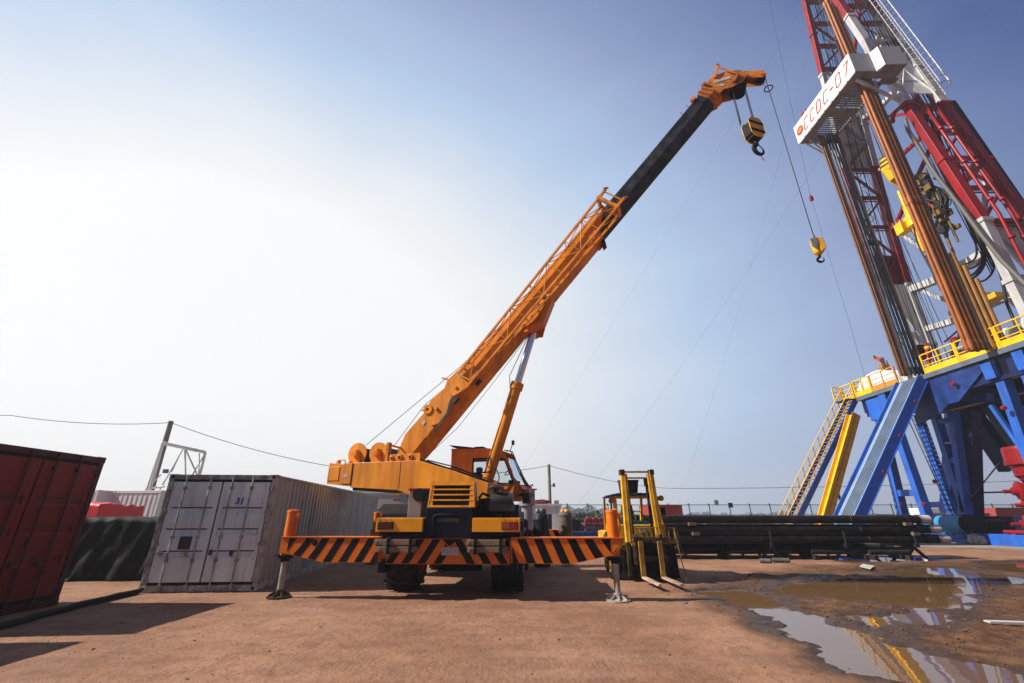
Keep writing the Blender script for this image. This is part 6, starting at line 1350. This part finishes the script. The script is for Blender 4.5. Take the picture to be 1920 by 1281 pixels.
for k in range(26):
    x, y, z = BX + rg3.uniform(.35, 1.15), BY - rg3.uniform(.35, 1.25), rg3.uniform(18.6, 23.2); a_, b_, c_ = (rg3.uniform(.06, .22) for _ in range(3)); q.box(x - a_, x + a_, y - b_, y + b_, z - c_, z + c_)
q.tube((BX + .8, BY - 1.1, 17.5), (BX + .8, BY - 1.1, 23.3), .07); q.tube((BX + .9, BY - .5, 17.0), (BX + .9, BY - .5, 22.8), .09)
q.build('valve_manifold', mat('oily_yellow_paint', (.34, .18, .02), .5, var=.4, scale=4, dirt=(.03, .02, .012), dirt_amt=.7, dirt_scale=4), td, bevel=.02)
q = MB()
for k in range(16): q.path(catmull([Vector((BX + rg3.uniform(.2, .7), BY - rg3.uniform(.2, .6), 22.8 - .1 * k)), Vector((BX + rg3.uniform(.7, 1.3), BY - rg3.uniform(.9, 1.4), 21.4 - .1 * k)), Vector((BX + rg3.uniform(.6, 1.0), BY - rg3.uniform(.7, 1.2), 19.8)), Vector((BX + rg3.uniform(.3, .8), BY - rg3.uniform(.5, 1.0), 18.0 + .1 * k))], 4), rg3.uniform(.035, .07), n=5)
for k in range(14):
    x, y, z = BX + rg3.uniform(.35, 1.1), BY - rg3.uniform(.4, 1.15), rg3.uniform(18.2, 22.8); q.box(x - .14, x + .14, y - .14, y + .14, z - .22, z + .22)
q.build('drive_hose', HOSE, td)
q = MB(); q.tube((BX, BY, 17.5), (BX, BY, 13.0), .10); q.tube((BX, BY, 15.0), (BX, BY, 15.4), .16); q.lathe([(.1, 0), (.3, .1), (.3, .35), (.15, .5)], (BX, BY, 12.9)); q.tube((BX - .25, BY, 17.6), (BX - .2, BY, 14.0), .05); q.tube((BX + .25, BY, 17.6), (BX + .2, BY, 14.0), .05); q.build('drill_stem', mat('stem_dark', (.10, .06, .06), .4, .5, var=.3), td)
# service loops
lp = [[(1735, 215), (1752, 290), (1800, 380), (1832, 440), (1842, 480), (1832, 508), (1808, 522), (1784, 520), (1763, 500), (1740, 440), (1720, 380)],
      [(1742, 215), (1768, 300), (1812, 390), (1838, 450), (1846, 490), (1832, 516), (1806, 528), (1775, 522), (1755, 490), (1738, 430)],
      [(1750, 215), (1780, 320), (1820, 420), (1842, 470), (1834, 495), (1812, 505), (1786, 503), (1766, 490), (1748, 450), (1728, 380)],
      [(1738, 235), (1770, 320), (1815, 420), (1830, 460), (1828, 485), (1808, 496), (1788, 500), (1775, 496)],
      [(1712, 170), (1748, 260), (1790, 345), (1830, 430), (1850, 470), (1864, 500), (1848, 525), (1822, 527), (1795, 520), (1780, 505)]]
q = MB()
from mathutils import geometry
for i, l_ in enumerate(lp): q.path(catmull([onX(x, y, 26.9 + .12 * i + .05 * k) for k, (x, y) in enumerate(l_)]), .075 if i < 3 else .055, n=7)
q.build('service_loop', HOSE, dk)
q = MB(); q.path(catmull([onX(1735, 480, 26.0), onX(1760, 530, 26.0), onX(1785, 585, 25.9), onX(1798, 625, 25.8), onX(1790, 655, 25.8), onX(1775, 660, 25.9)]), .06, n=7); q.path(catmull([onX(1712, 420, 26), onX(1722, 460, 26), onX(1748, 510, 26), onX(1765, 545, 26)]), .05, n=6)
q.path([onX(1862, 470, 26.6), onX(1878, 520, 26.6), onX(1888, 570, 26.6), onX(1905, 610, 26.4), onX(1925, 625, 26.2)], .07, n=7); q.build('mud_hose', HOSE, dk)
# near fixtures on the deck behind the near railing
q = MB(); p = onX(1832, 565, 28.0); q.box(p.x - .2, p.x + .6, p.y - 1.2, p.y + .6, p.z - .3, p.z); q.box(p.x, p.x + .3, p.y - .6, p.y + .2, p.z, p.z + .3); q.build('beam_bracket', YELD, dk)

# blowout preventer
bc = Vector((28.2, 24.2, 0))
bp_ = empty('blowout_preventer', bc, 'stack of red valve bodies and rams standing under the rig floor', 'blowout preventer')
q = MB(); q.lathe([(.3, 5.05), (1.05, 5.05), (1.1, 4.9), (1.12, 4.35), (1.16, 4.33), (1.16, 4.1), (1.0, 4.08), (.95, 3.6), (.98, 3.55), (.85, 3.4), (.8, 3.3), (.4, 3.3)], bc, (0, 0, 1), 30); q.build('annular_body', BOPR, bp_)
for i, (z, ln) in enumerate(((2.75, 1.7), (2.05, 1.45), (1.1, 1.9))):
    q = MB(); q.lathe([(0, -ln), (.10, -ln), (.10, -ln * .82), (.20, -ln * .80), (.30, -ln * .55), (.42, -ln * .5), (.45, -ln * .3), (.55, -ln * .28), (.55, ln * .28), (.45, ln * .3), (.42, ln * .5), (.30, ln * .55), (.20, ln * .8), (.1, ln)], bc + Vector((0, 0, z)), (.9, -.45, 0), 18); q.lathe([(.6, -.22), (.75, -.2), (.75, .2), (.6, .22)], bc + Vector((0, 0, z)), (0, 0, 1), 20); q.lathe([(.25, -ln * .7), (.5, -ln * .66), (.5, -ln * .56), (.3, -ln * .5)], bc + Vector((0, 0, z)), (.9, -.45, 0), 8); q.box(bc.x - .5, bc.x + .5, bc.y - .5, bc.y + .5, z - .3, z + .3)
    q.build('ram_body', BOPR, bp_, bevel=.02)
q = MB(); q.lathe([(.45, .2), (.6, .25), (.6, .5), (.42, .55), (.42, .7)], bc, (0, 0, 1), 20)
for a in range(10): q.tube(bc + Vector((.75 * math.cos(a * .63), .75 * math.sin(a * .63), 2.1)), bc + Vector((.75 * math.cos(a * .63), .75 * math.sin(a * .63), 3.3)), .045, n=6)
q.build('flange_bolts', mat('dark_maroon_steel', (.12, .015, .018), .5, .2, var=.3), bp_)
q = MB()
for z, r_ in ((2.75, .045), (1.25, .06)): q.path([(26.9, 26.9, z + .02), bc + Vector((-.3, .9, z))], r_, n=8)
q.path([(27.2, 22.9, 3.2), (27.3, 23.0, .9)], .07, n=8); q.build('choke_line', BOPR, bp_)
q = MB(); q.tube((25.95, 22.0, .74), (25.95, 25.0, .74), .10, n=12); q.box(25.85, 26.1, 22.3, 22.5, .62, .70); q.box(25.85, 26.1, 24.4, 24.6, .62, .70); q.thing('kill_manifold', BOPR, 'low red pipe manifold lying on the dark base below the blowout preventer', 'manifold')

# blue drum, plastic wrapped bundles near the rig base
c_ = onY(1787, 983, 27.2); q = MB(); q.lathe([(0, -.70), (.44, -.70), (.46, -.66), (.45, -.2), (.465, -.18), (.45, -.14), (.46, .66), (.45, .70)], c_, (.10, -.99, 0), 30)
drum = empty('blue_drum', (c_.x, c_.y, c_.z - .46), 'open ended light blue drum lying on a small stand by the rig legs', 'drum'); q.build('drum_shell', LBLUE, drum)
q = MB(); q.lathe([(.45, .70), (.42, .70), (.41, -.55), (0, -.56)], c_, (.10, -.99, 0), 30); q.build('drum_inside', mat('dark_drum_inside', (.06, .035, .02), .8, var=.4, dirt=(.02, .015, .01), dirt_amt=.5), drum)  # inside is much darker than the blue shell
q = MB()
for dx in (-.35, .25): q.beam((c_.x + dx, c_.y, .7), (c_.x + dx + .05, c_.y, .95), .05); q.beam((c_.x + dx, c_.y - .25, .06), (c_.x + dx, c_.y, c_.z - .42), .06)
q.beam((c_.x - .45, c_.y - .25, .35), (c_.x + .35, c_.y - .25, .35), .06); q.thing('drum_stand', LBLUE, 'small blue stand carrying the open drum', 'stand')
def lump(px, py, sx_, sy_, sz_, mt, nm, label, cat, seed, lift=0.0):
    p = onZ(px, py, lift); q = MB(); vs = []; n, m_ = 44, 26
    for j in range(m_ + 1):
        for i in range(n):
            th = math.pi * j / m_; ph = 2 * math.pi * i / n; d = Vector((math.sin(th) * math.cos(ph), math.sin(th) * math.sin(ph), math.cos(th))); k = 1 + .22 * noise.fractal(d * 1.6 + Vector((seed, 0, 0)), .8, 2, 4) - .16 * abs(noise.noise(d * 3.1 + Vector((seed * 2, 0, 0)))) - .08 * abs(noise.noise(d * 7 + Vector((seed, 3, 0))))
            vs.append((p.x + d.x * k * sx_, p.y + d.y * k * sy_, lift + max(0, sz_ * .85 + d.z * k * sz_)))
    q.add(vs, [(j * n + i, j * n + (i + 1) % n, (j + 1) * n + (i + 1) % n, (j + 1) * n + i) for j in range(m_) for i in range(n)], 0, False)
    return q.thing(nm, mt, label, cat)
lump(1836, 1024, .42, .4, .32, BAG, 'plastic_bundle', 'crumpled translucent plastic bundle on the concrete by the blue skid', 'plastic bag', 4)
lump(1806, 1017, .26, .25, .26, mat('dusty_plastic', (.30, .27, .25), .4, var=.2, dirt=(.1, .08, .07), dirt_amt=.5, bump=.5, bscale=12), 'plastic_bundle', 'smaller plastic wrapped bundle between drum and base skid', 'plastic bag', 9, .06)
q = MB(); p = onZ(1905, 1172, .01); q.beam(p + Vector((-.35, .08, .03)), p + Vector((.7, -.05, .02)), .12, .025); q.thing('broken_plank', CAPW, 'pale broken plank lying on the mud at the right edge', 'plank')
q = MB(); q.prism([onZ(1618, 1058, .03), onZ(1640, 1062, .03), onZ(1632, 1068, .03), onZ(1612, 1063, .03)], (0, 0, .015)); q.thing('litter_sheet', CAPW, 'scrap of white sheet on the ground below the pipe stack', 'litter')

# ------------------------------------------------------------------ background yard
fn_ = empty('perimeter_fence', (30, 46, 0), 'long dark green wire fence with top rail behind the whole yard', 'fence')
q = MB(); q.beam((3.5, 46, 2.50), (75, 46, 2.50), .06); q.beam((3.5, 46, 1.62), (75, 46, 1.62), .035); q.beam((3.5, 46, .1), (75, 46, .1), .05); q.build('fence_rail', GREEN, fn_)
x = 3.5
while x < 62: q = MB(); q.beam((x, 46, 0), (x, 46, 2.62), .065); q.beam((x, 46, 2.4), (x - .12, 45.9, 2.62), .05); q.build('fence_post', GREEN, fn_); x += 2.0
q = MB(); q.add([(3.5, 46.02, .1), (75, 46.02, .1), (75, 46.02, 2.5), (3.5, 46.02, 2.5)], [(0, 1, 2, 3)]); q.build('fence_mesh', CHAIN, fn_)
for nm, px, lb in (('flood_light', 1343, 'pale floodlight fixed on the fence rail, left one'), ('flood_light', 1369, 'dark floodlight hanging on the fence rail, right one')):
    p = onY(px, 945, 45.8); q = MB(); q.box(p.x - .2, p.x + .2, 45.7, 45.85, p.z - (.05 if px < 1350 else .35), p.z + (.35 if px < 1350 else .1)); q.beam((p.x, 45.9, 2.4), (p.x, 45.8, p.z), .05)
    q.thing(nm, GTANK if px < 1350 else PLBLK, lb, 'floodlight', 'floodlights on the fence')
# far vegetation
q = MB(); rg = random.Random(5)
def leafy(q, c, w, h, n, s_):
    for _ in range(n):
        u = rg.gauss(0, .38); v = rg.random(); p = Vector((c[0] + u * w, c[1] + rg.gauss(0, .3) * w * .6, c[2] + h * v * (1 - .5 * abs(u)))); a = rg.uniform(0, 6.28); d1 = Vector((math.cos(a), math.sin(a), rg.uniform(-.5, .5))) * s_ * rg.uniform(.6, 1.4); d2 = Vector((-math.sin(a) * .6, math.cos(a) * .6, rg.uniform(.3, 1))) * s_
        q.add([p - d1, p + d2, p + d1, p - d2], [(0, 1, 2, 3)])
for x in range(-420, 1300, 9):
    h = 4.2 + 2.6 * noise.noise(Vector((x * .011, 0, 0))) + rg.uniform(-.5, .9); leafy(q, (x + rg.uniform(-3, 3), 520 + rg.uniform(-20, 30), 0), 9, h, 60, .9)
o = q.thing('distant_woods', FOREST, 'low hazy line of distant trees along the horizon', 'woods', kind='stuff')
q = MB()
for _ in range(60): leafy(q, (rg.uniform(4, 14), rg.uniform(52, 66), 0), 1.6, rg.uniform(1.2, 2.2), 30, .28)
for _ in range(120): leafy(q, (rg.uniform(14, 80), rg.uniform(60, 90), 0), 1.8, rg.uniform(.7, 1.5), 16, .35)
q.thing('field_scrub', FIELD, 'green scrub and weeds growing beyond the fence', 'scrub', kind='stuff')
for i, (x, y, h) in enumerate(((24, 260, 6.6), (29, 262, 5.4), (34, 266, 7.2), (41, 270, 5.6), (53, 280, 6.0))):
    t = empty('roadside_tree', (x * 1.3, y, 0), ['leftmost hazy tree beyond the fence, just right of the white cabin', 'second hazy tree from the white cabin beyond the fence', 'tallest hazy tree in the clump beyond the fence', 'fourth hazy tree of the clump beyond the fence', 'hazy tree standing apart at the right end of the clump'][i], 'tree', 'trees beyond the fence')
    q = MB(); q.tube((x * 1.3, y, 0), (x * 1.3, y, h * .5), .2, .1, n=6); q.build('trunk', WOOD, t)
    q = MB(); leafy(q, (x * 1.3, y, h * .2), 6.0, h * .8, 1300, .24); q.build('crown', FOREST, t)
# white cabin with things on its roof
cb = empty('site_cabin', (2.0, 31, 0), 'white corrugated site cabin with dark window, behind the striped outrigger', 'cabin')
q = MB(); x0, x1, y0, zt = .35, 3.18, 30, 2.22
q.box(x0, 1.35, y0, y0 + 6, 0, zt); q.box(x1 - .62, x1, y0, y0 + 6, 0, zt); q.box(1.35, x1 - .62, y0, y0 + 6, 0, .32); q.box(1.35, x1 - .62, y0, y0 + 6, 1.62, zt); q.box(1.35, x1 - .62, y0 + .5, y0 + 6, .32, 1.62, 1)
for i in range(9): q.box(x0 + .05 + i * .105, x0 + .10 + i * .105, y0 - .03, y0, .1, zt - .05)
q.box(x0 - .03, x1 + .03, y0 - .05, y0 + .02, zt - .1, zt + .02); q.box(x1 - .1, x1 + .02, y0 - .04, y0, 0, zt)
cbw = q.build('cabin_wall', [WPAINT, BLACKP], cb)
q = MB()
for a, b_ in (((1.45, .32), (1.45, 1.62)), ((2.0, .32), (2.0, 1.62)), ((2.5, .32), (2.5, 1.62)), ((1.4, 1.0), (2.55, 1.0)), ((1.4, .6), (2.55, .6)), ((1.4, 1.6), (2.55, 1.6))): q.beam((a[0], y0 + .1, a[1]), (b_[0], y0 + .1, b_[1]), .05)
q.build('window_frame', GREEN, cb)
q = MB(); q.add([(1.35, y0 + .2, .32), (2.56, y0 + .2, .32), (2.56, y0 + .2, 1.62), (1.35, y0 + .2, 1.62)], [(0, 1, 2, 3)]); q.build('window_pane', GLASS, cb)
lump(1016, 1010, .65, .4, .16, mat('red_black_bundle', (.45, .03, .04), .7, var=.4, scale=3, dirt=(.02, .02, .02), dirt_amt=.7, dirt_scale=3), 'roof_bundle', 'red and black bundle lying on the roof of the white cabin', 'bundle', 14, 0).location = Vector((1.95, 30.9, 2.24))
q = MB(); q.tube((1.27, 29.7, .0), (1.27, 29.7, 3.15), .035, n=6); q.path([(1.27, 29.7, 3.1), (1.22, 29.7, 3.35), (1.33, 29.7, 3.42), (1.36, 29.7, 3.3)], .05, n=6); q.thing('antenna_mast', DSTEEL, 'thin dark lamp stalk rising beside the white cabin roof', 'mast')
q = MB(); p = onY(1045, 943, 30); q.box(2.75, 3.05, 30.2, 30.4, 2.24, 2.45); q.thing('roof_lamp', GTANK, 'small grey lamp at the right corner of the cabin roof', 'lamp')
q = MB(); p = onY(988, 935, 24); q.lathe([(.42, 0), (.42, .75), (.55, .78), (.55, .82), (.2, .85), (.2, 1.0), (0, 1.0)], (p.x, 24, p.z - .35), n=20); q.tube((p.x, 24, 0), (p.x, 24, p.z - .3), .3); q.thing('grey_hopper', GTANK, 'grey capped cylinder between the crane cab and the white cabin', 'hopper')
# drums on the far side of the crane outrigger
def drum(x, y, r, h, mt, nm, label, cat, topmt, seed):
    root = empty(nm, (x, y, 0), label, cat)
    q = MB(); q.lathe([(0, 0), (r, 0), (r * 1.02, .05), (r * .98, .3), (r * 1.03, .34), (r * .98, .4), (r, h * .75), (r * 1.03, h * .86), (r * .9, h * .94), (r * .6, h), (0, h)], (x, y, 0), n=26); q.build('drum_body', mt, root)
    q = MB(); rg2 = random.Random(seed)
    for k in range(6): q.lathe([(0, 0), (.06, 0), (.07, .05), (.05, .12), (0, .13)], (x + rg2.uniform(-.5, .5) * r, y + rg2.uniform(-.5, .5) * r, h - .02), n=10, mi=k % 2)
    q.build('drum_valve', topmt, root)
p = onY(1010, 1014, 15.3); 
drum(.98, 15.9, .27, 1.66, PLBLK, 'black_canister', 'tall black canister bundle standing beyond the right outrigger arm', 'canister', [BOPR, GTANK], 2)
# riser joints rack, red container, skids in the distance
q = MB()
for i in range(14): q.lathe([(0, -.8), (.16, -.8), (.16, -.55), (.10, -.5), (.10, .5), (.16, .55), (.16, .8), (0, .8)], (4.7 + (i % 7) * .23, 30.5, .62 + .32 * (i // 7)), (0, 1, 0), 12)
q.thing('flanged_spools', mat('rusty_maroon_steel', (.20, .045, .035), .55, .2, var=.35, scale=5, dirt=(.45, .35, .32), dirt_amt=.35, dirt_scale=6), 'rack of small rusty red flanged spools behind the forklift', 'spools')
for i in range(3):
    q = MB(); q.lathe([(0, 0), (.30, .02), (.32, .2), (.30, .38), (0, .40)], (5.05 + i * .42, 31.2, 1.10), (0, -1, 0), 18); q.thing('wheel_cap', mat('crimson_cap', (.36, .008, .02), .4, var=.2), ['left crimson round cap above the rusty spools', 'middle crimson round cap above the rusty spools', 'right crimson round cap above the rusty spools'][i], 'cap', 'crimson caps above the spools')
q = MB(); q.box(3.6, 6.6, 29.2, 30.2, .35, .60); q.box(3.6, 6.6, 29.1, 29.2, .55, .62); q.beam((3.9, 29.5, 0), (3.9, 29.5, .4), .2); q.beam((6.3, 29.5, 0), (6.3, 29.5, .4), .2); q.thing('blue_skid', BLUE, 'low blue steel skid in front of the rusty spools', 'skid')
q = MB(); q.box(3.02, 3.62, 28.3, 29.0, .25, 1.12); q.box(3.0, 3.64, 28.28, 29.02, 1.12, 1.16); q.thing('control_box', GTANK, 'pale grey metal cabinet beside the blue skid', 'cabinet', bevel=.02)
q = MB()
for i in range(5): q.box(3.9 + i * .14, 4.0 + i * .14, 31.5, 32.2, .1, 1.15 + .1 * math.sin(i * 2)); q.lathe([(0, 0), (.09, 0), (.09, .2), (0, .25)], (3.95 + i * .16, 31.4, 1.1), n=8)
q.thing('valve_rack', mat('dark_brown_steel', (.05, .03, .028), .6, var=.3), 'dark brown valves standing between cabinet and spools', 'valves')
q = MB(); q.prism([(2.75, 22.0, .06), (4.4, 22.0, .06), (4.4, 22.0, .28), (4.2, 22.0, .42), (2.9, 22.0, .42), (2.75, 22.0, .30)], (0, .8, 0)); q.thing('white_trough', WPAINT, 'low white trough with dark openings behind the outrigger arm', 'trough', bevel=.04)
container('shipping_container', Frame((12.24, 36.5, 0), R(180)), 3.0, 2.26, 2.3, mat('faded_red_paint', (.40, .05, .05), .6, var=.15), RCONT, mat('faded_red_paint', (.4, .05, .05)), 'faded red container top showing between forklift mast and fence', 'shipping containers in the yard', doors=False)
# white membrane building with sign behind the crane
tn = empty('membrane_shelter', (-6, 30, 0), 'white fabric shelter with yellow sign behind the white container end', 'shelter')
q = MB(); x0, x1, y0 = -10.4, -5.8, 30.0
q.prism([(x0, y0, 0), (x1, y0, 0), (x1, y0, 2.7), (x1 - .5, y0, 3.15), (x0, y0, 3.15)], (0, 6, 0)); q.prism([(x0, y0 - .01, 2.9), (x1 - .4, y0 - .01, 2.9), (x1 - .4, y0 - .01, 2.94), (x0, y0 - .01, 2.94)], (0, -.03, 0)); q.build('fabric_wall', BUILDW, tn, bevel=.08)
q = MB(); p0, p1 = onY(739, 922, 29.9), onY(750, 929, 29.9); q.box(p0.x, p1.x, 29.88, 29.97, p1.z, p0.z); sgn = q.build('sign', YLOGO, tn)
q = MB(); p0, p1 = onY(737, 936, 29.9), onY(749, 939, 29.9); q.box(p0.x, p1.x, 29.88, 29.97, p1.z, p0.z); q.build('red_stripe', REDTXT, tn)
q = MB(); q.prism([(-8.0, 27.5, .0), (-4.6, 27.5, .0), (-4.6, 27.5, 1.75), (-5.4, 27.5, 2.2), (-7.6, 27.5, 2.2), (-8.0, 27.5, 1.8)], (0, 1.6, 0)); q.box(-7.9, -4.7, 27.44, 27.5, .3, 1.65, 1)
q.thing('covered_trailer', [CANV, PLBLK], 'dusty grey covered trailer between the shelter and the crane', 'trailer', bevel=.04)
# far right yard machinery seen between the rig legs
q = MB(); p = onY(1757, 965, 38); q.box(p.x - .9, p.x + 1.3, 37.5, 39.5, .6, 1.7); q.box(p.x - .9, p.x - .2, 37.4, 39.5, 1.7, 2.1); q.box(p.x + .9, p.x + 1.9, 37.5, 39.5, 1.7, 2.6, 1)
for k in range(5): q.box(p.x - .7 + k * .4, p.x - .5 + k * .4, 37.4, 37.5, .7, 1.6, 1)
q.thing('mud_pump', [WPAINT, DBLUE], 'white and blue pump unit seen left of the blue drum', 'pump', bevel=.04)
q = MB(); p = onY(1885, 958, 36); q.prism([(p.x - 1.0, 36, .6), (p.x + 1.8, 36, .6), (p.x + 1.5, 36, 2.1), (p.x - .7, 36, 2.1)], (0, 2, 0)); q.box(p.x - 3.4, p.x - .6, 36.5, 38, 1.5, 1.7); q.thing('red_mud_box', mat('faded_red_panel', (.36, .06, .05), .6, var=.15), 'faded red panelled tank seen under the rig floor at the right', 'tank')
q = MB(); p = onY(1855, 980, 33); leafy(q, (p.x, 33, .2), 4.2, 1.1, 220, .35); q.thing('dark_net_heap', mat('dark_green_net', (.02, .028, .02), .9, var=.4), 'heap of dark netting on the base behind the red manifold', 'netting')
# poles, wires, white stand
def pole(px, py, Y, r, nm, lb, arm=None):
    t = onY(px, py, Y); q = MB(); q.tube((t.x, Y, 0), (t.x, Y, t.z), r * 1.25, r, n=12); 
    if arm: q.tube((t.x, Y, arm), (t.x + .35, Y, arm + .05), .04); q.box(t.x + .3, t.x + .5, Y - .1, Y + .1, arm - .05, arm + .25)
    q.thing(nm, POLE, lb, 'pole', 'utility poles carrying the cable', base=(t.x, Y, 0)); return t
t1 = pole(321, 790, 31, .16, 'utility_pole', 'concrete pole behind the white lattice stand, left of the crane')
t2 = pole(1029, 871, 40, .13, 'utility_pole', 'slim concrete pole with small lamp rising behind the white cabin', arm=3.9)
q = MB(); q.path(sag(onY(-120, 768, 29), onY(20, 779, 29.5), .1) + sag(onY(20, 779, 29.5), t1 - Vector((0, 0, .1)), .3)[1:], .022, n=5)
q.path(sag(t1 - Vector((0, 0, .1)), t2 - Vector((0, 0, .1)), 2.0, 24), .022, n=5); q.path(sag(t2 - Vector((0, 0, .1)), onY(1260, 916, 60), .4), .022, n=5); q.path(sag(onY(1260, 916, 60), onY(2050, 895, 60), .35, 20), .03, n=5)
q.thing('overhead_cable', ROPE, 'sagging black overhead cable running between the two poles', 'cable')
fs = empty('lattice_stand', onY(330, 915, 27) * 1, 'white tubular lattice stand rising behind the doors of the white container', 'stand'); fs.location.z = 0
def fp(px, py, Y): return onY(px, py, Y)
q = MB(); a, b_ = fp(305, 831, 27), fp(385, 848, 28.5); q.tube(a, b_, .10, n=8); bl, bl2 = fp(272, 918, 27), fp(305, 918, 27)
q.tube(a, Vector((bl.x, 27, 0)), .08, n=8); q.tube(a, Vector((a.x + .1, 27.0, 0)), .09, n=8); q.tube(b_, Vector((b_.x, 28.5, 0)), .09, n=8); q.tube(fp(276, 916, 27), fp(308, 912, 27), .07, n=8)
q.tube(fp(344, 840, 27.8), fp(300, 918, 27), .045, n=6); q.tube(fp(347, 840, 27.8), fp(348, 920, 27.8), .05, n=6); q.tube(fp(347, 840, 27.8), fp(374, 900, 28.4), .05, n=6); q.tube(fp(384, 850, 28.5), fp(355, 900, 28), .05, n=6); q.tube(fp(302, 890, 27), fp(272, 918, 27), .04, n=6); q.tube(fp(374, 850, 28.2), fp(372, 905, 28.2), .035, n=6); q.tube(fp(342, 842, 27.8), fp(322, 885, 27.4), .035, n=6)
q.build('tube_frame', WPAINT, fs)
q = MB(); p = fp(311, 884, 26.9); q.box(p.x - .12, p.x + .1, 26.8, 27, p.z - .1, p.z + .12); q.build('stand_lamp', GREY, fs)
# thin guy wires from the mast
for i, (pa, pb, lb) in enumerate((((1508, 30), (1521, 370), ''),)): pass
GW = 'thin guy wires running down from the mast'
for i, (gx, gy, tz) in enumerate(((-3, 50, 44), (4, 44, 30), (20, 60, 40))):
    a = Vector((26.0, yfar(tz), tz)); q = MB(); q.path(sag(a, Vector((gx, gy, 0)), .5 + .4 * i, 16), .005, n=4)
    q.thing('guy_wire', ROPE, ['thin guy wire reaching farthest left from the mast', 'thin guy wire leaving the mast just under the white board', 'thin guy wire running down nearest to the mast'][i], 'wire', GW)
p = onX(1521, 372, 23.5); q = MB(); q.tube(p + Vector((0, 0, .2)), (25.4, p.y - .6, 53.2), .012, n=4); q.path([p - Vector((0, 0, .2)), (p.x + .1, p.y + .2, 14), (p.x + .3, p.y + .6, HF_)], .010, n=4); q.thing('tag_line', ROPE, 'thin line hanging straight down beside the lettered white board', 'line')
q = MB(); q.box(p.x - .10, p.x + .10, p.y - .1, p.y + .1, p.z - .22, p.z + .16); q.tube(p + Vector((0, 0, .16)), p + Vector((0, 0, .35)), .05); q.thing('line_weight', BOPR, 'small red weight hanging on the thin line left of the racked pipes', 'weight')

# air between the camera and the far woods
HZ = bpy.data.materials.new('hazy_air'); HZ.use_nodes = True; N = HZ.node_tree.nodes; L = HZ.node_tree.links; N.clear()
o_ = N.new('ShaderNodeOutputMaterial'); v_ = N.new('ShaderNodeVolumePrincipled'); v_.inputs['Color'].default_value = (.86, .91, 1.0, 1); v_.inputs['Density'].default_value = .0010; v_.inputs['Anisotropy'].default_value = .2
L.new(v_.outputs[0], o_.inputs['Volume'])
q = MB(); q.box(-650, 1450, -95, 760, -1.2, 57); o = q.build('haze', HZ); o['kind'] = 'stuff'
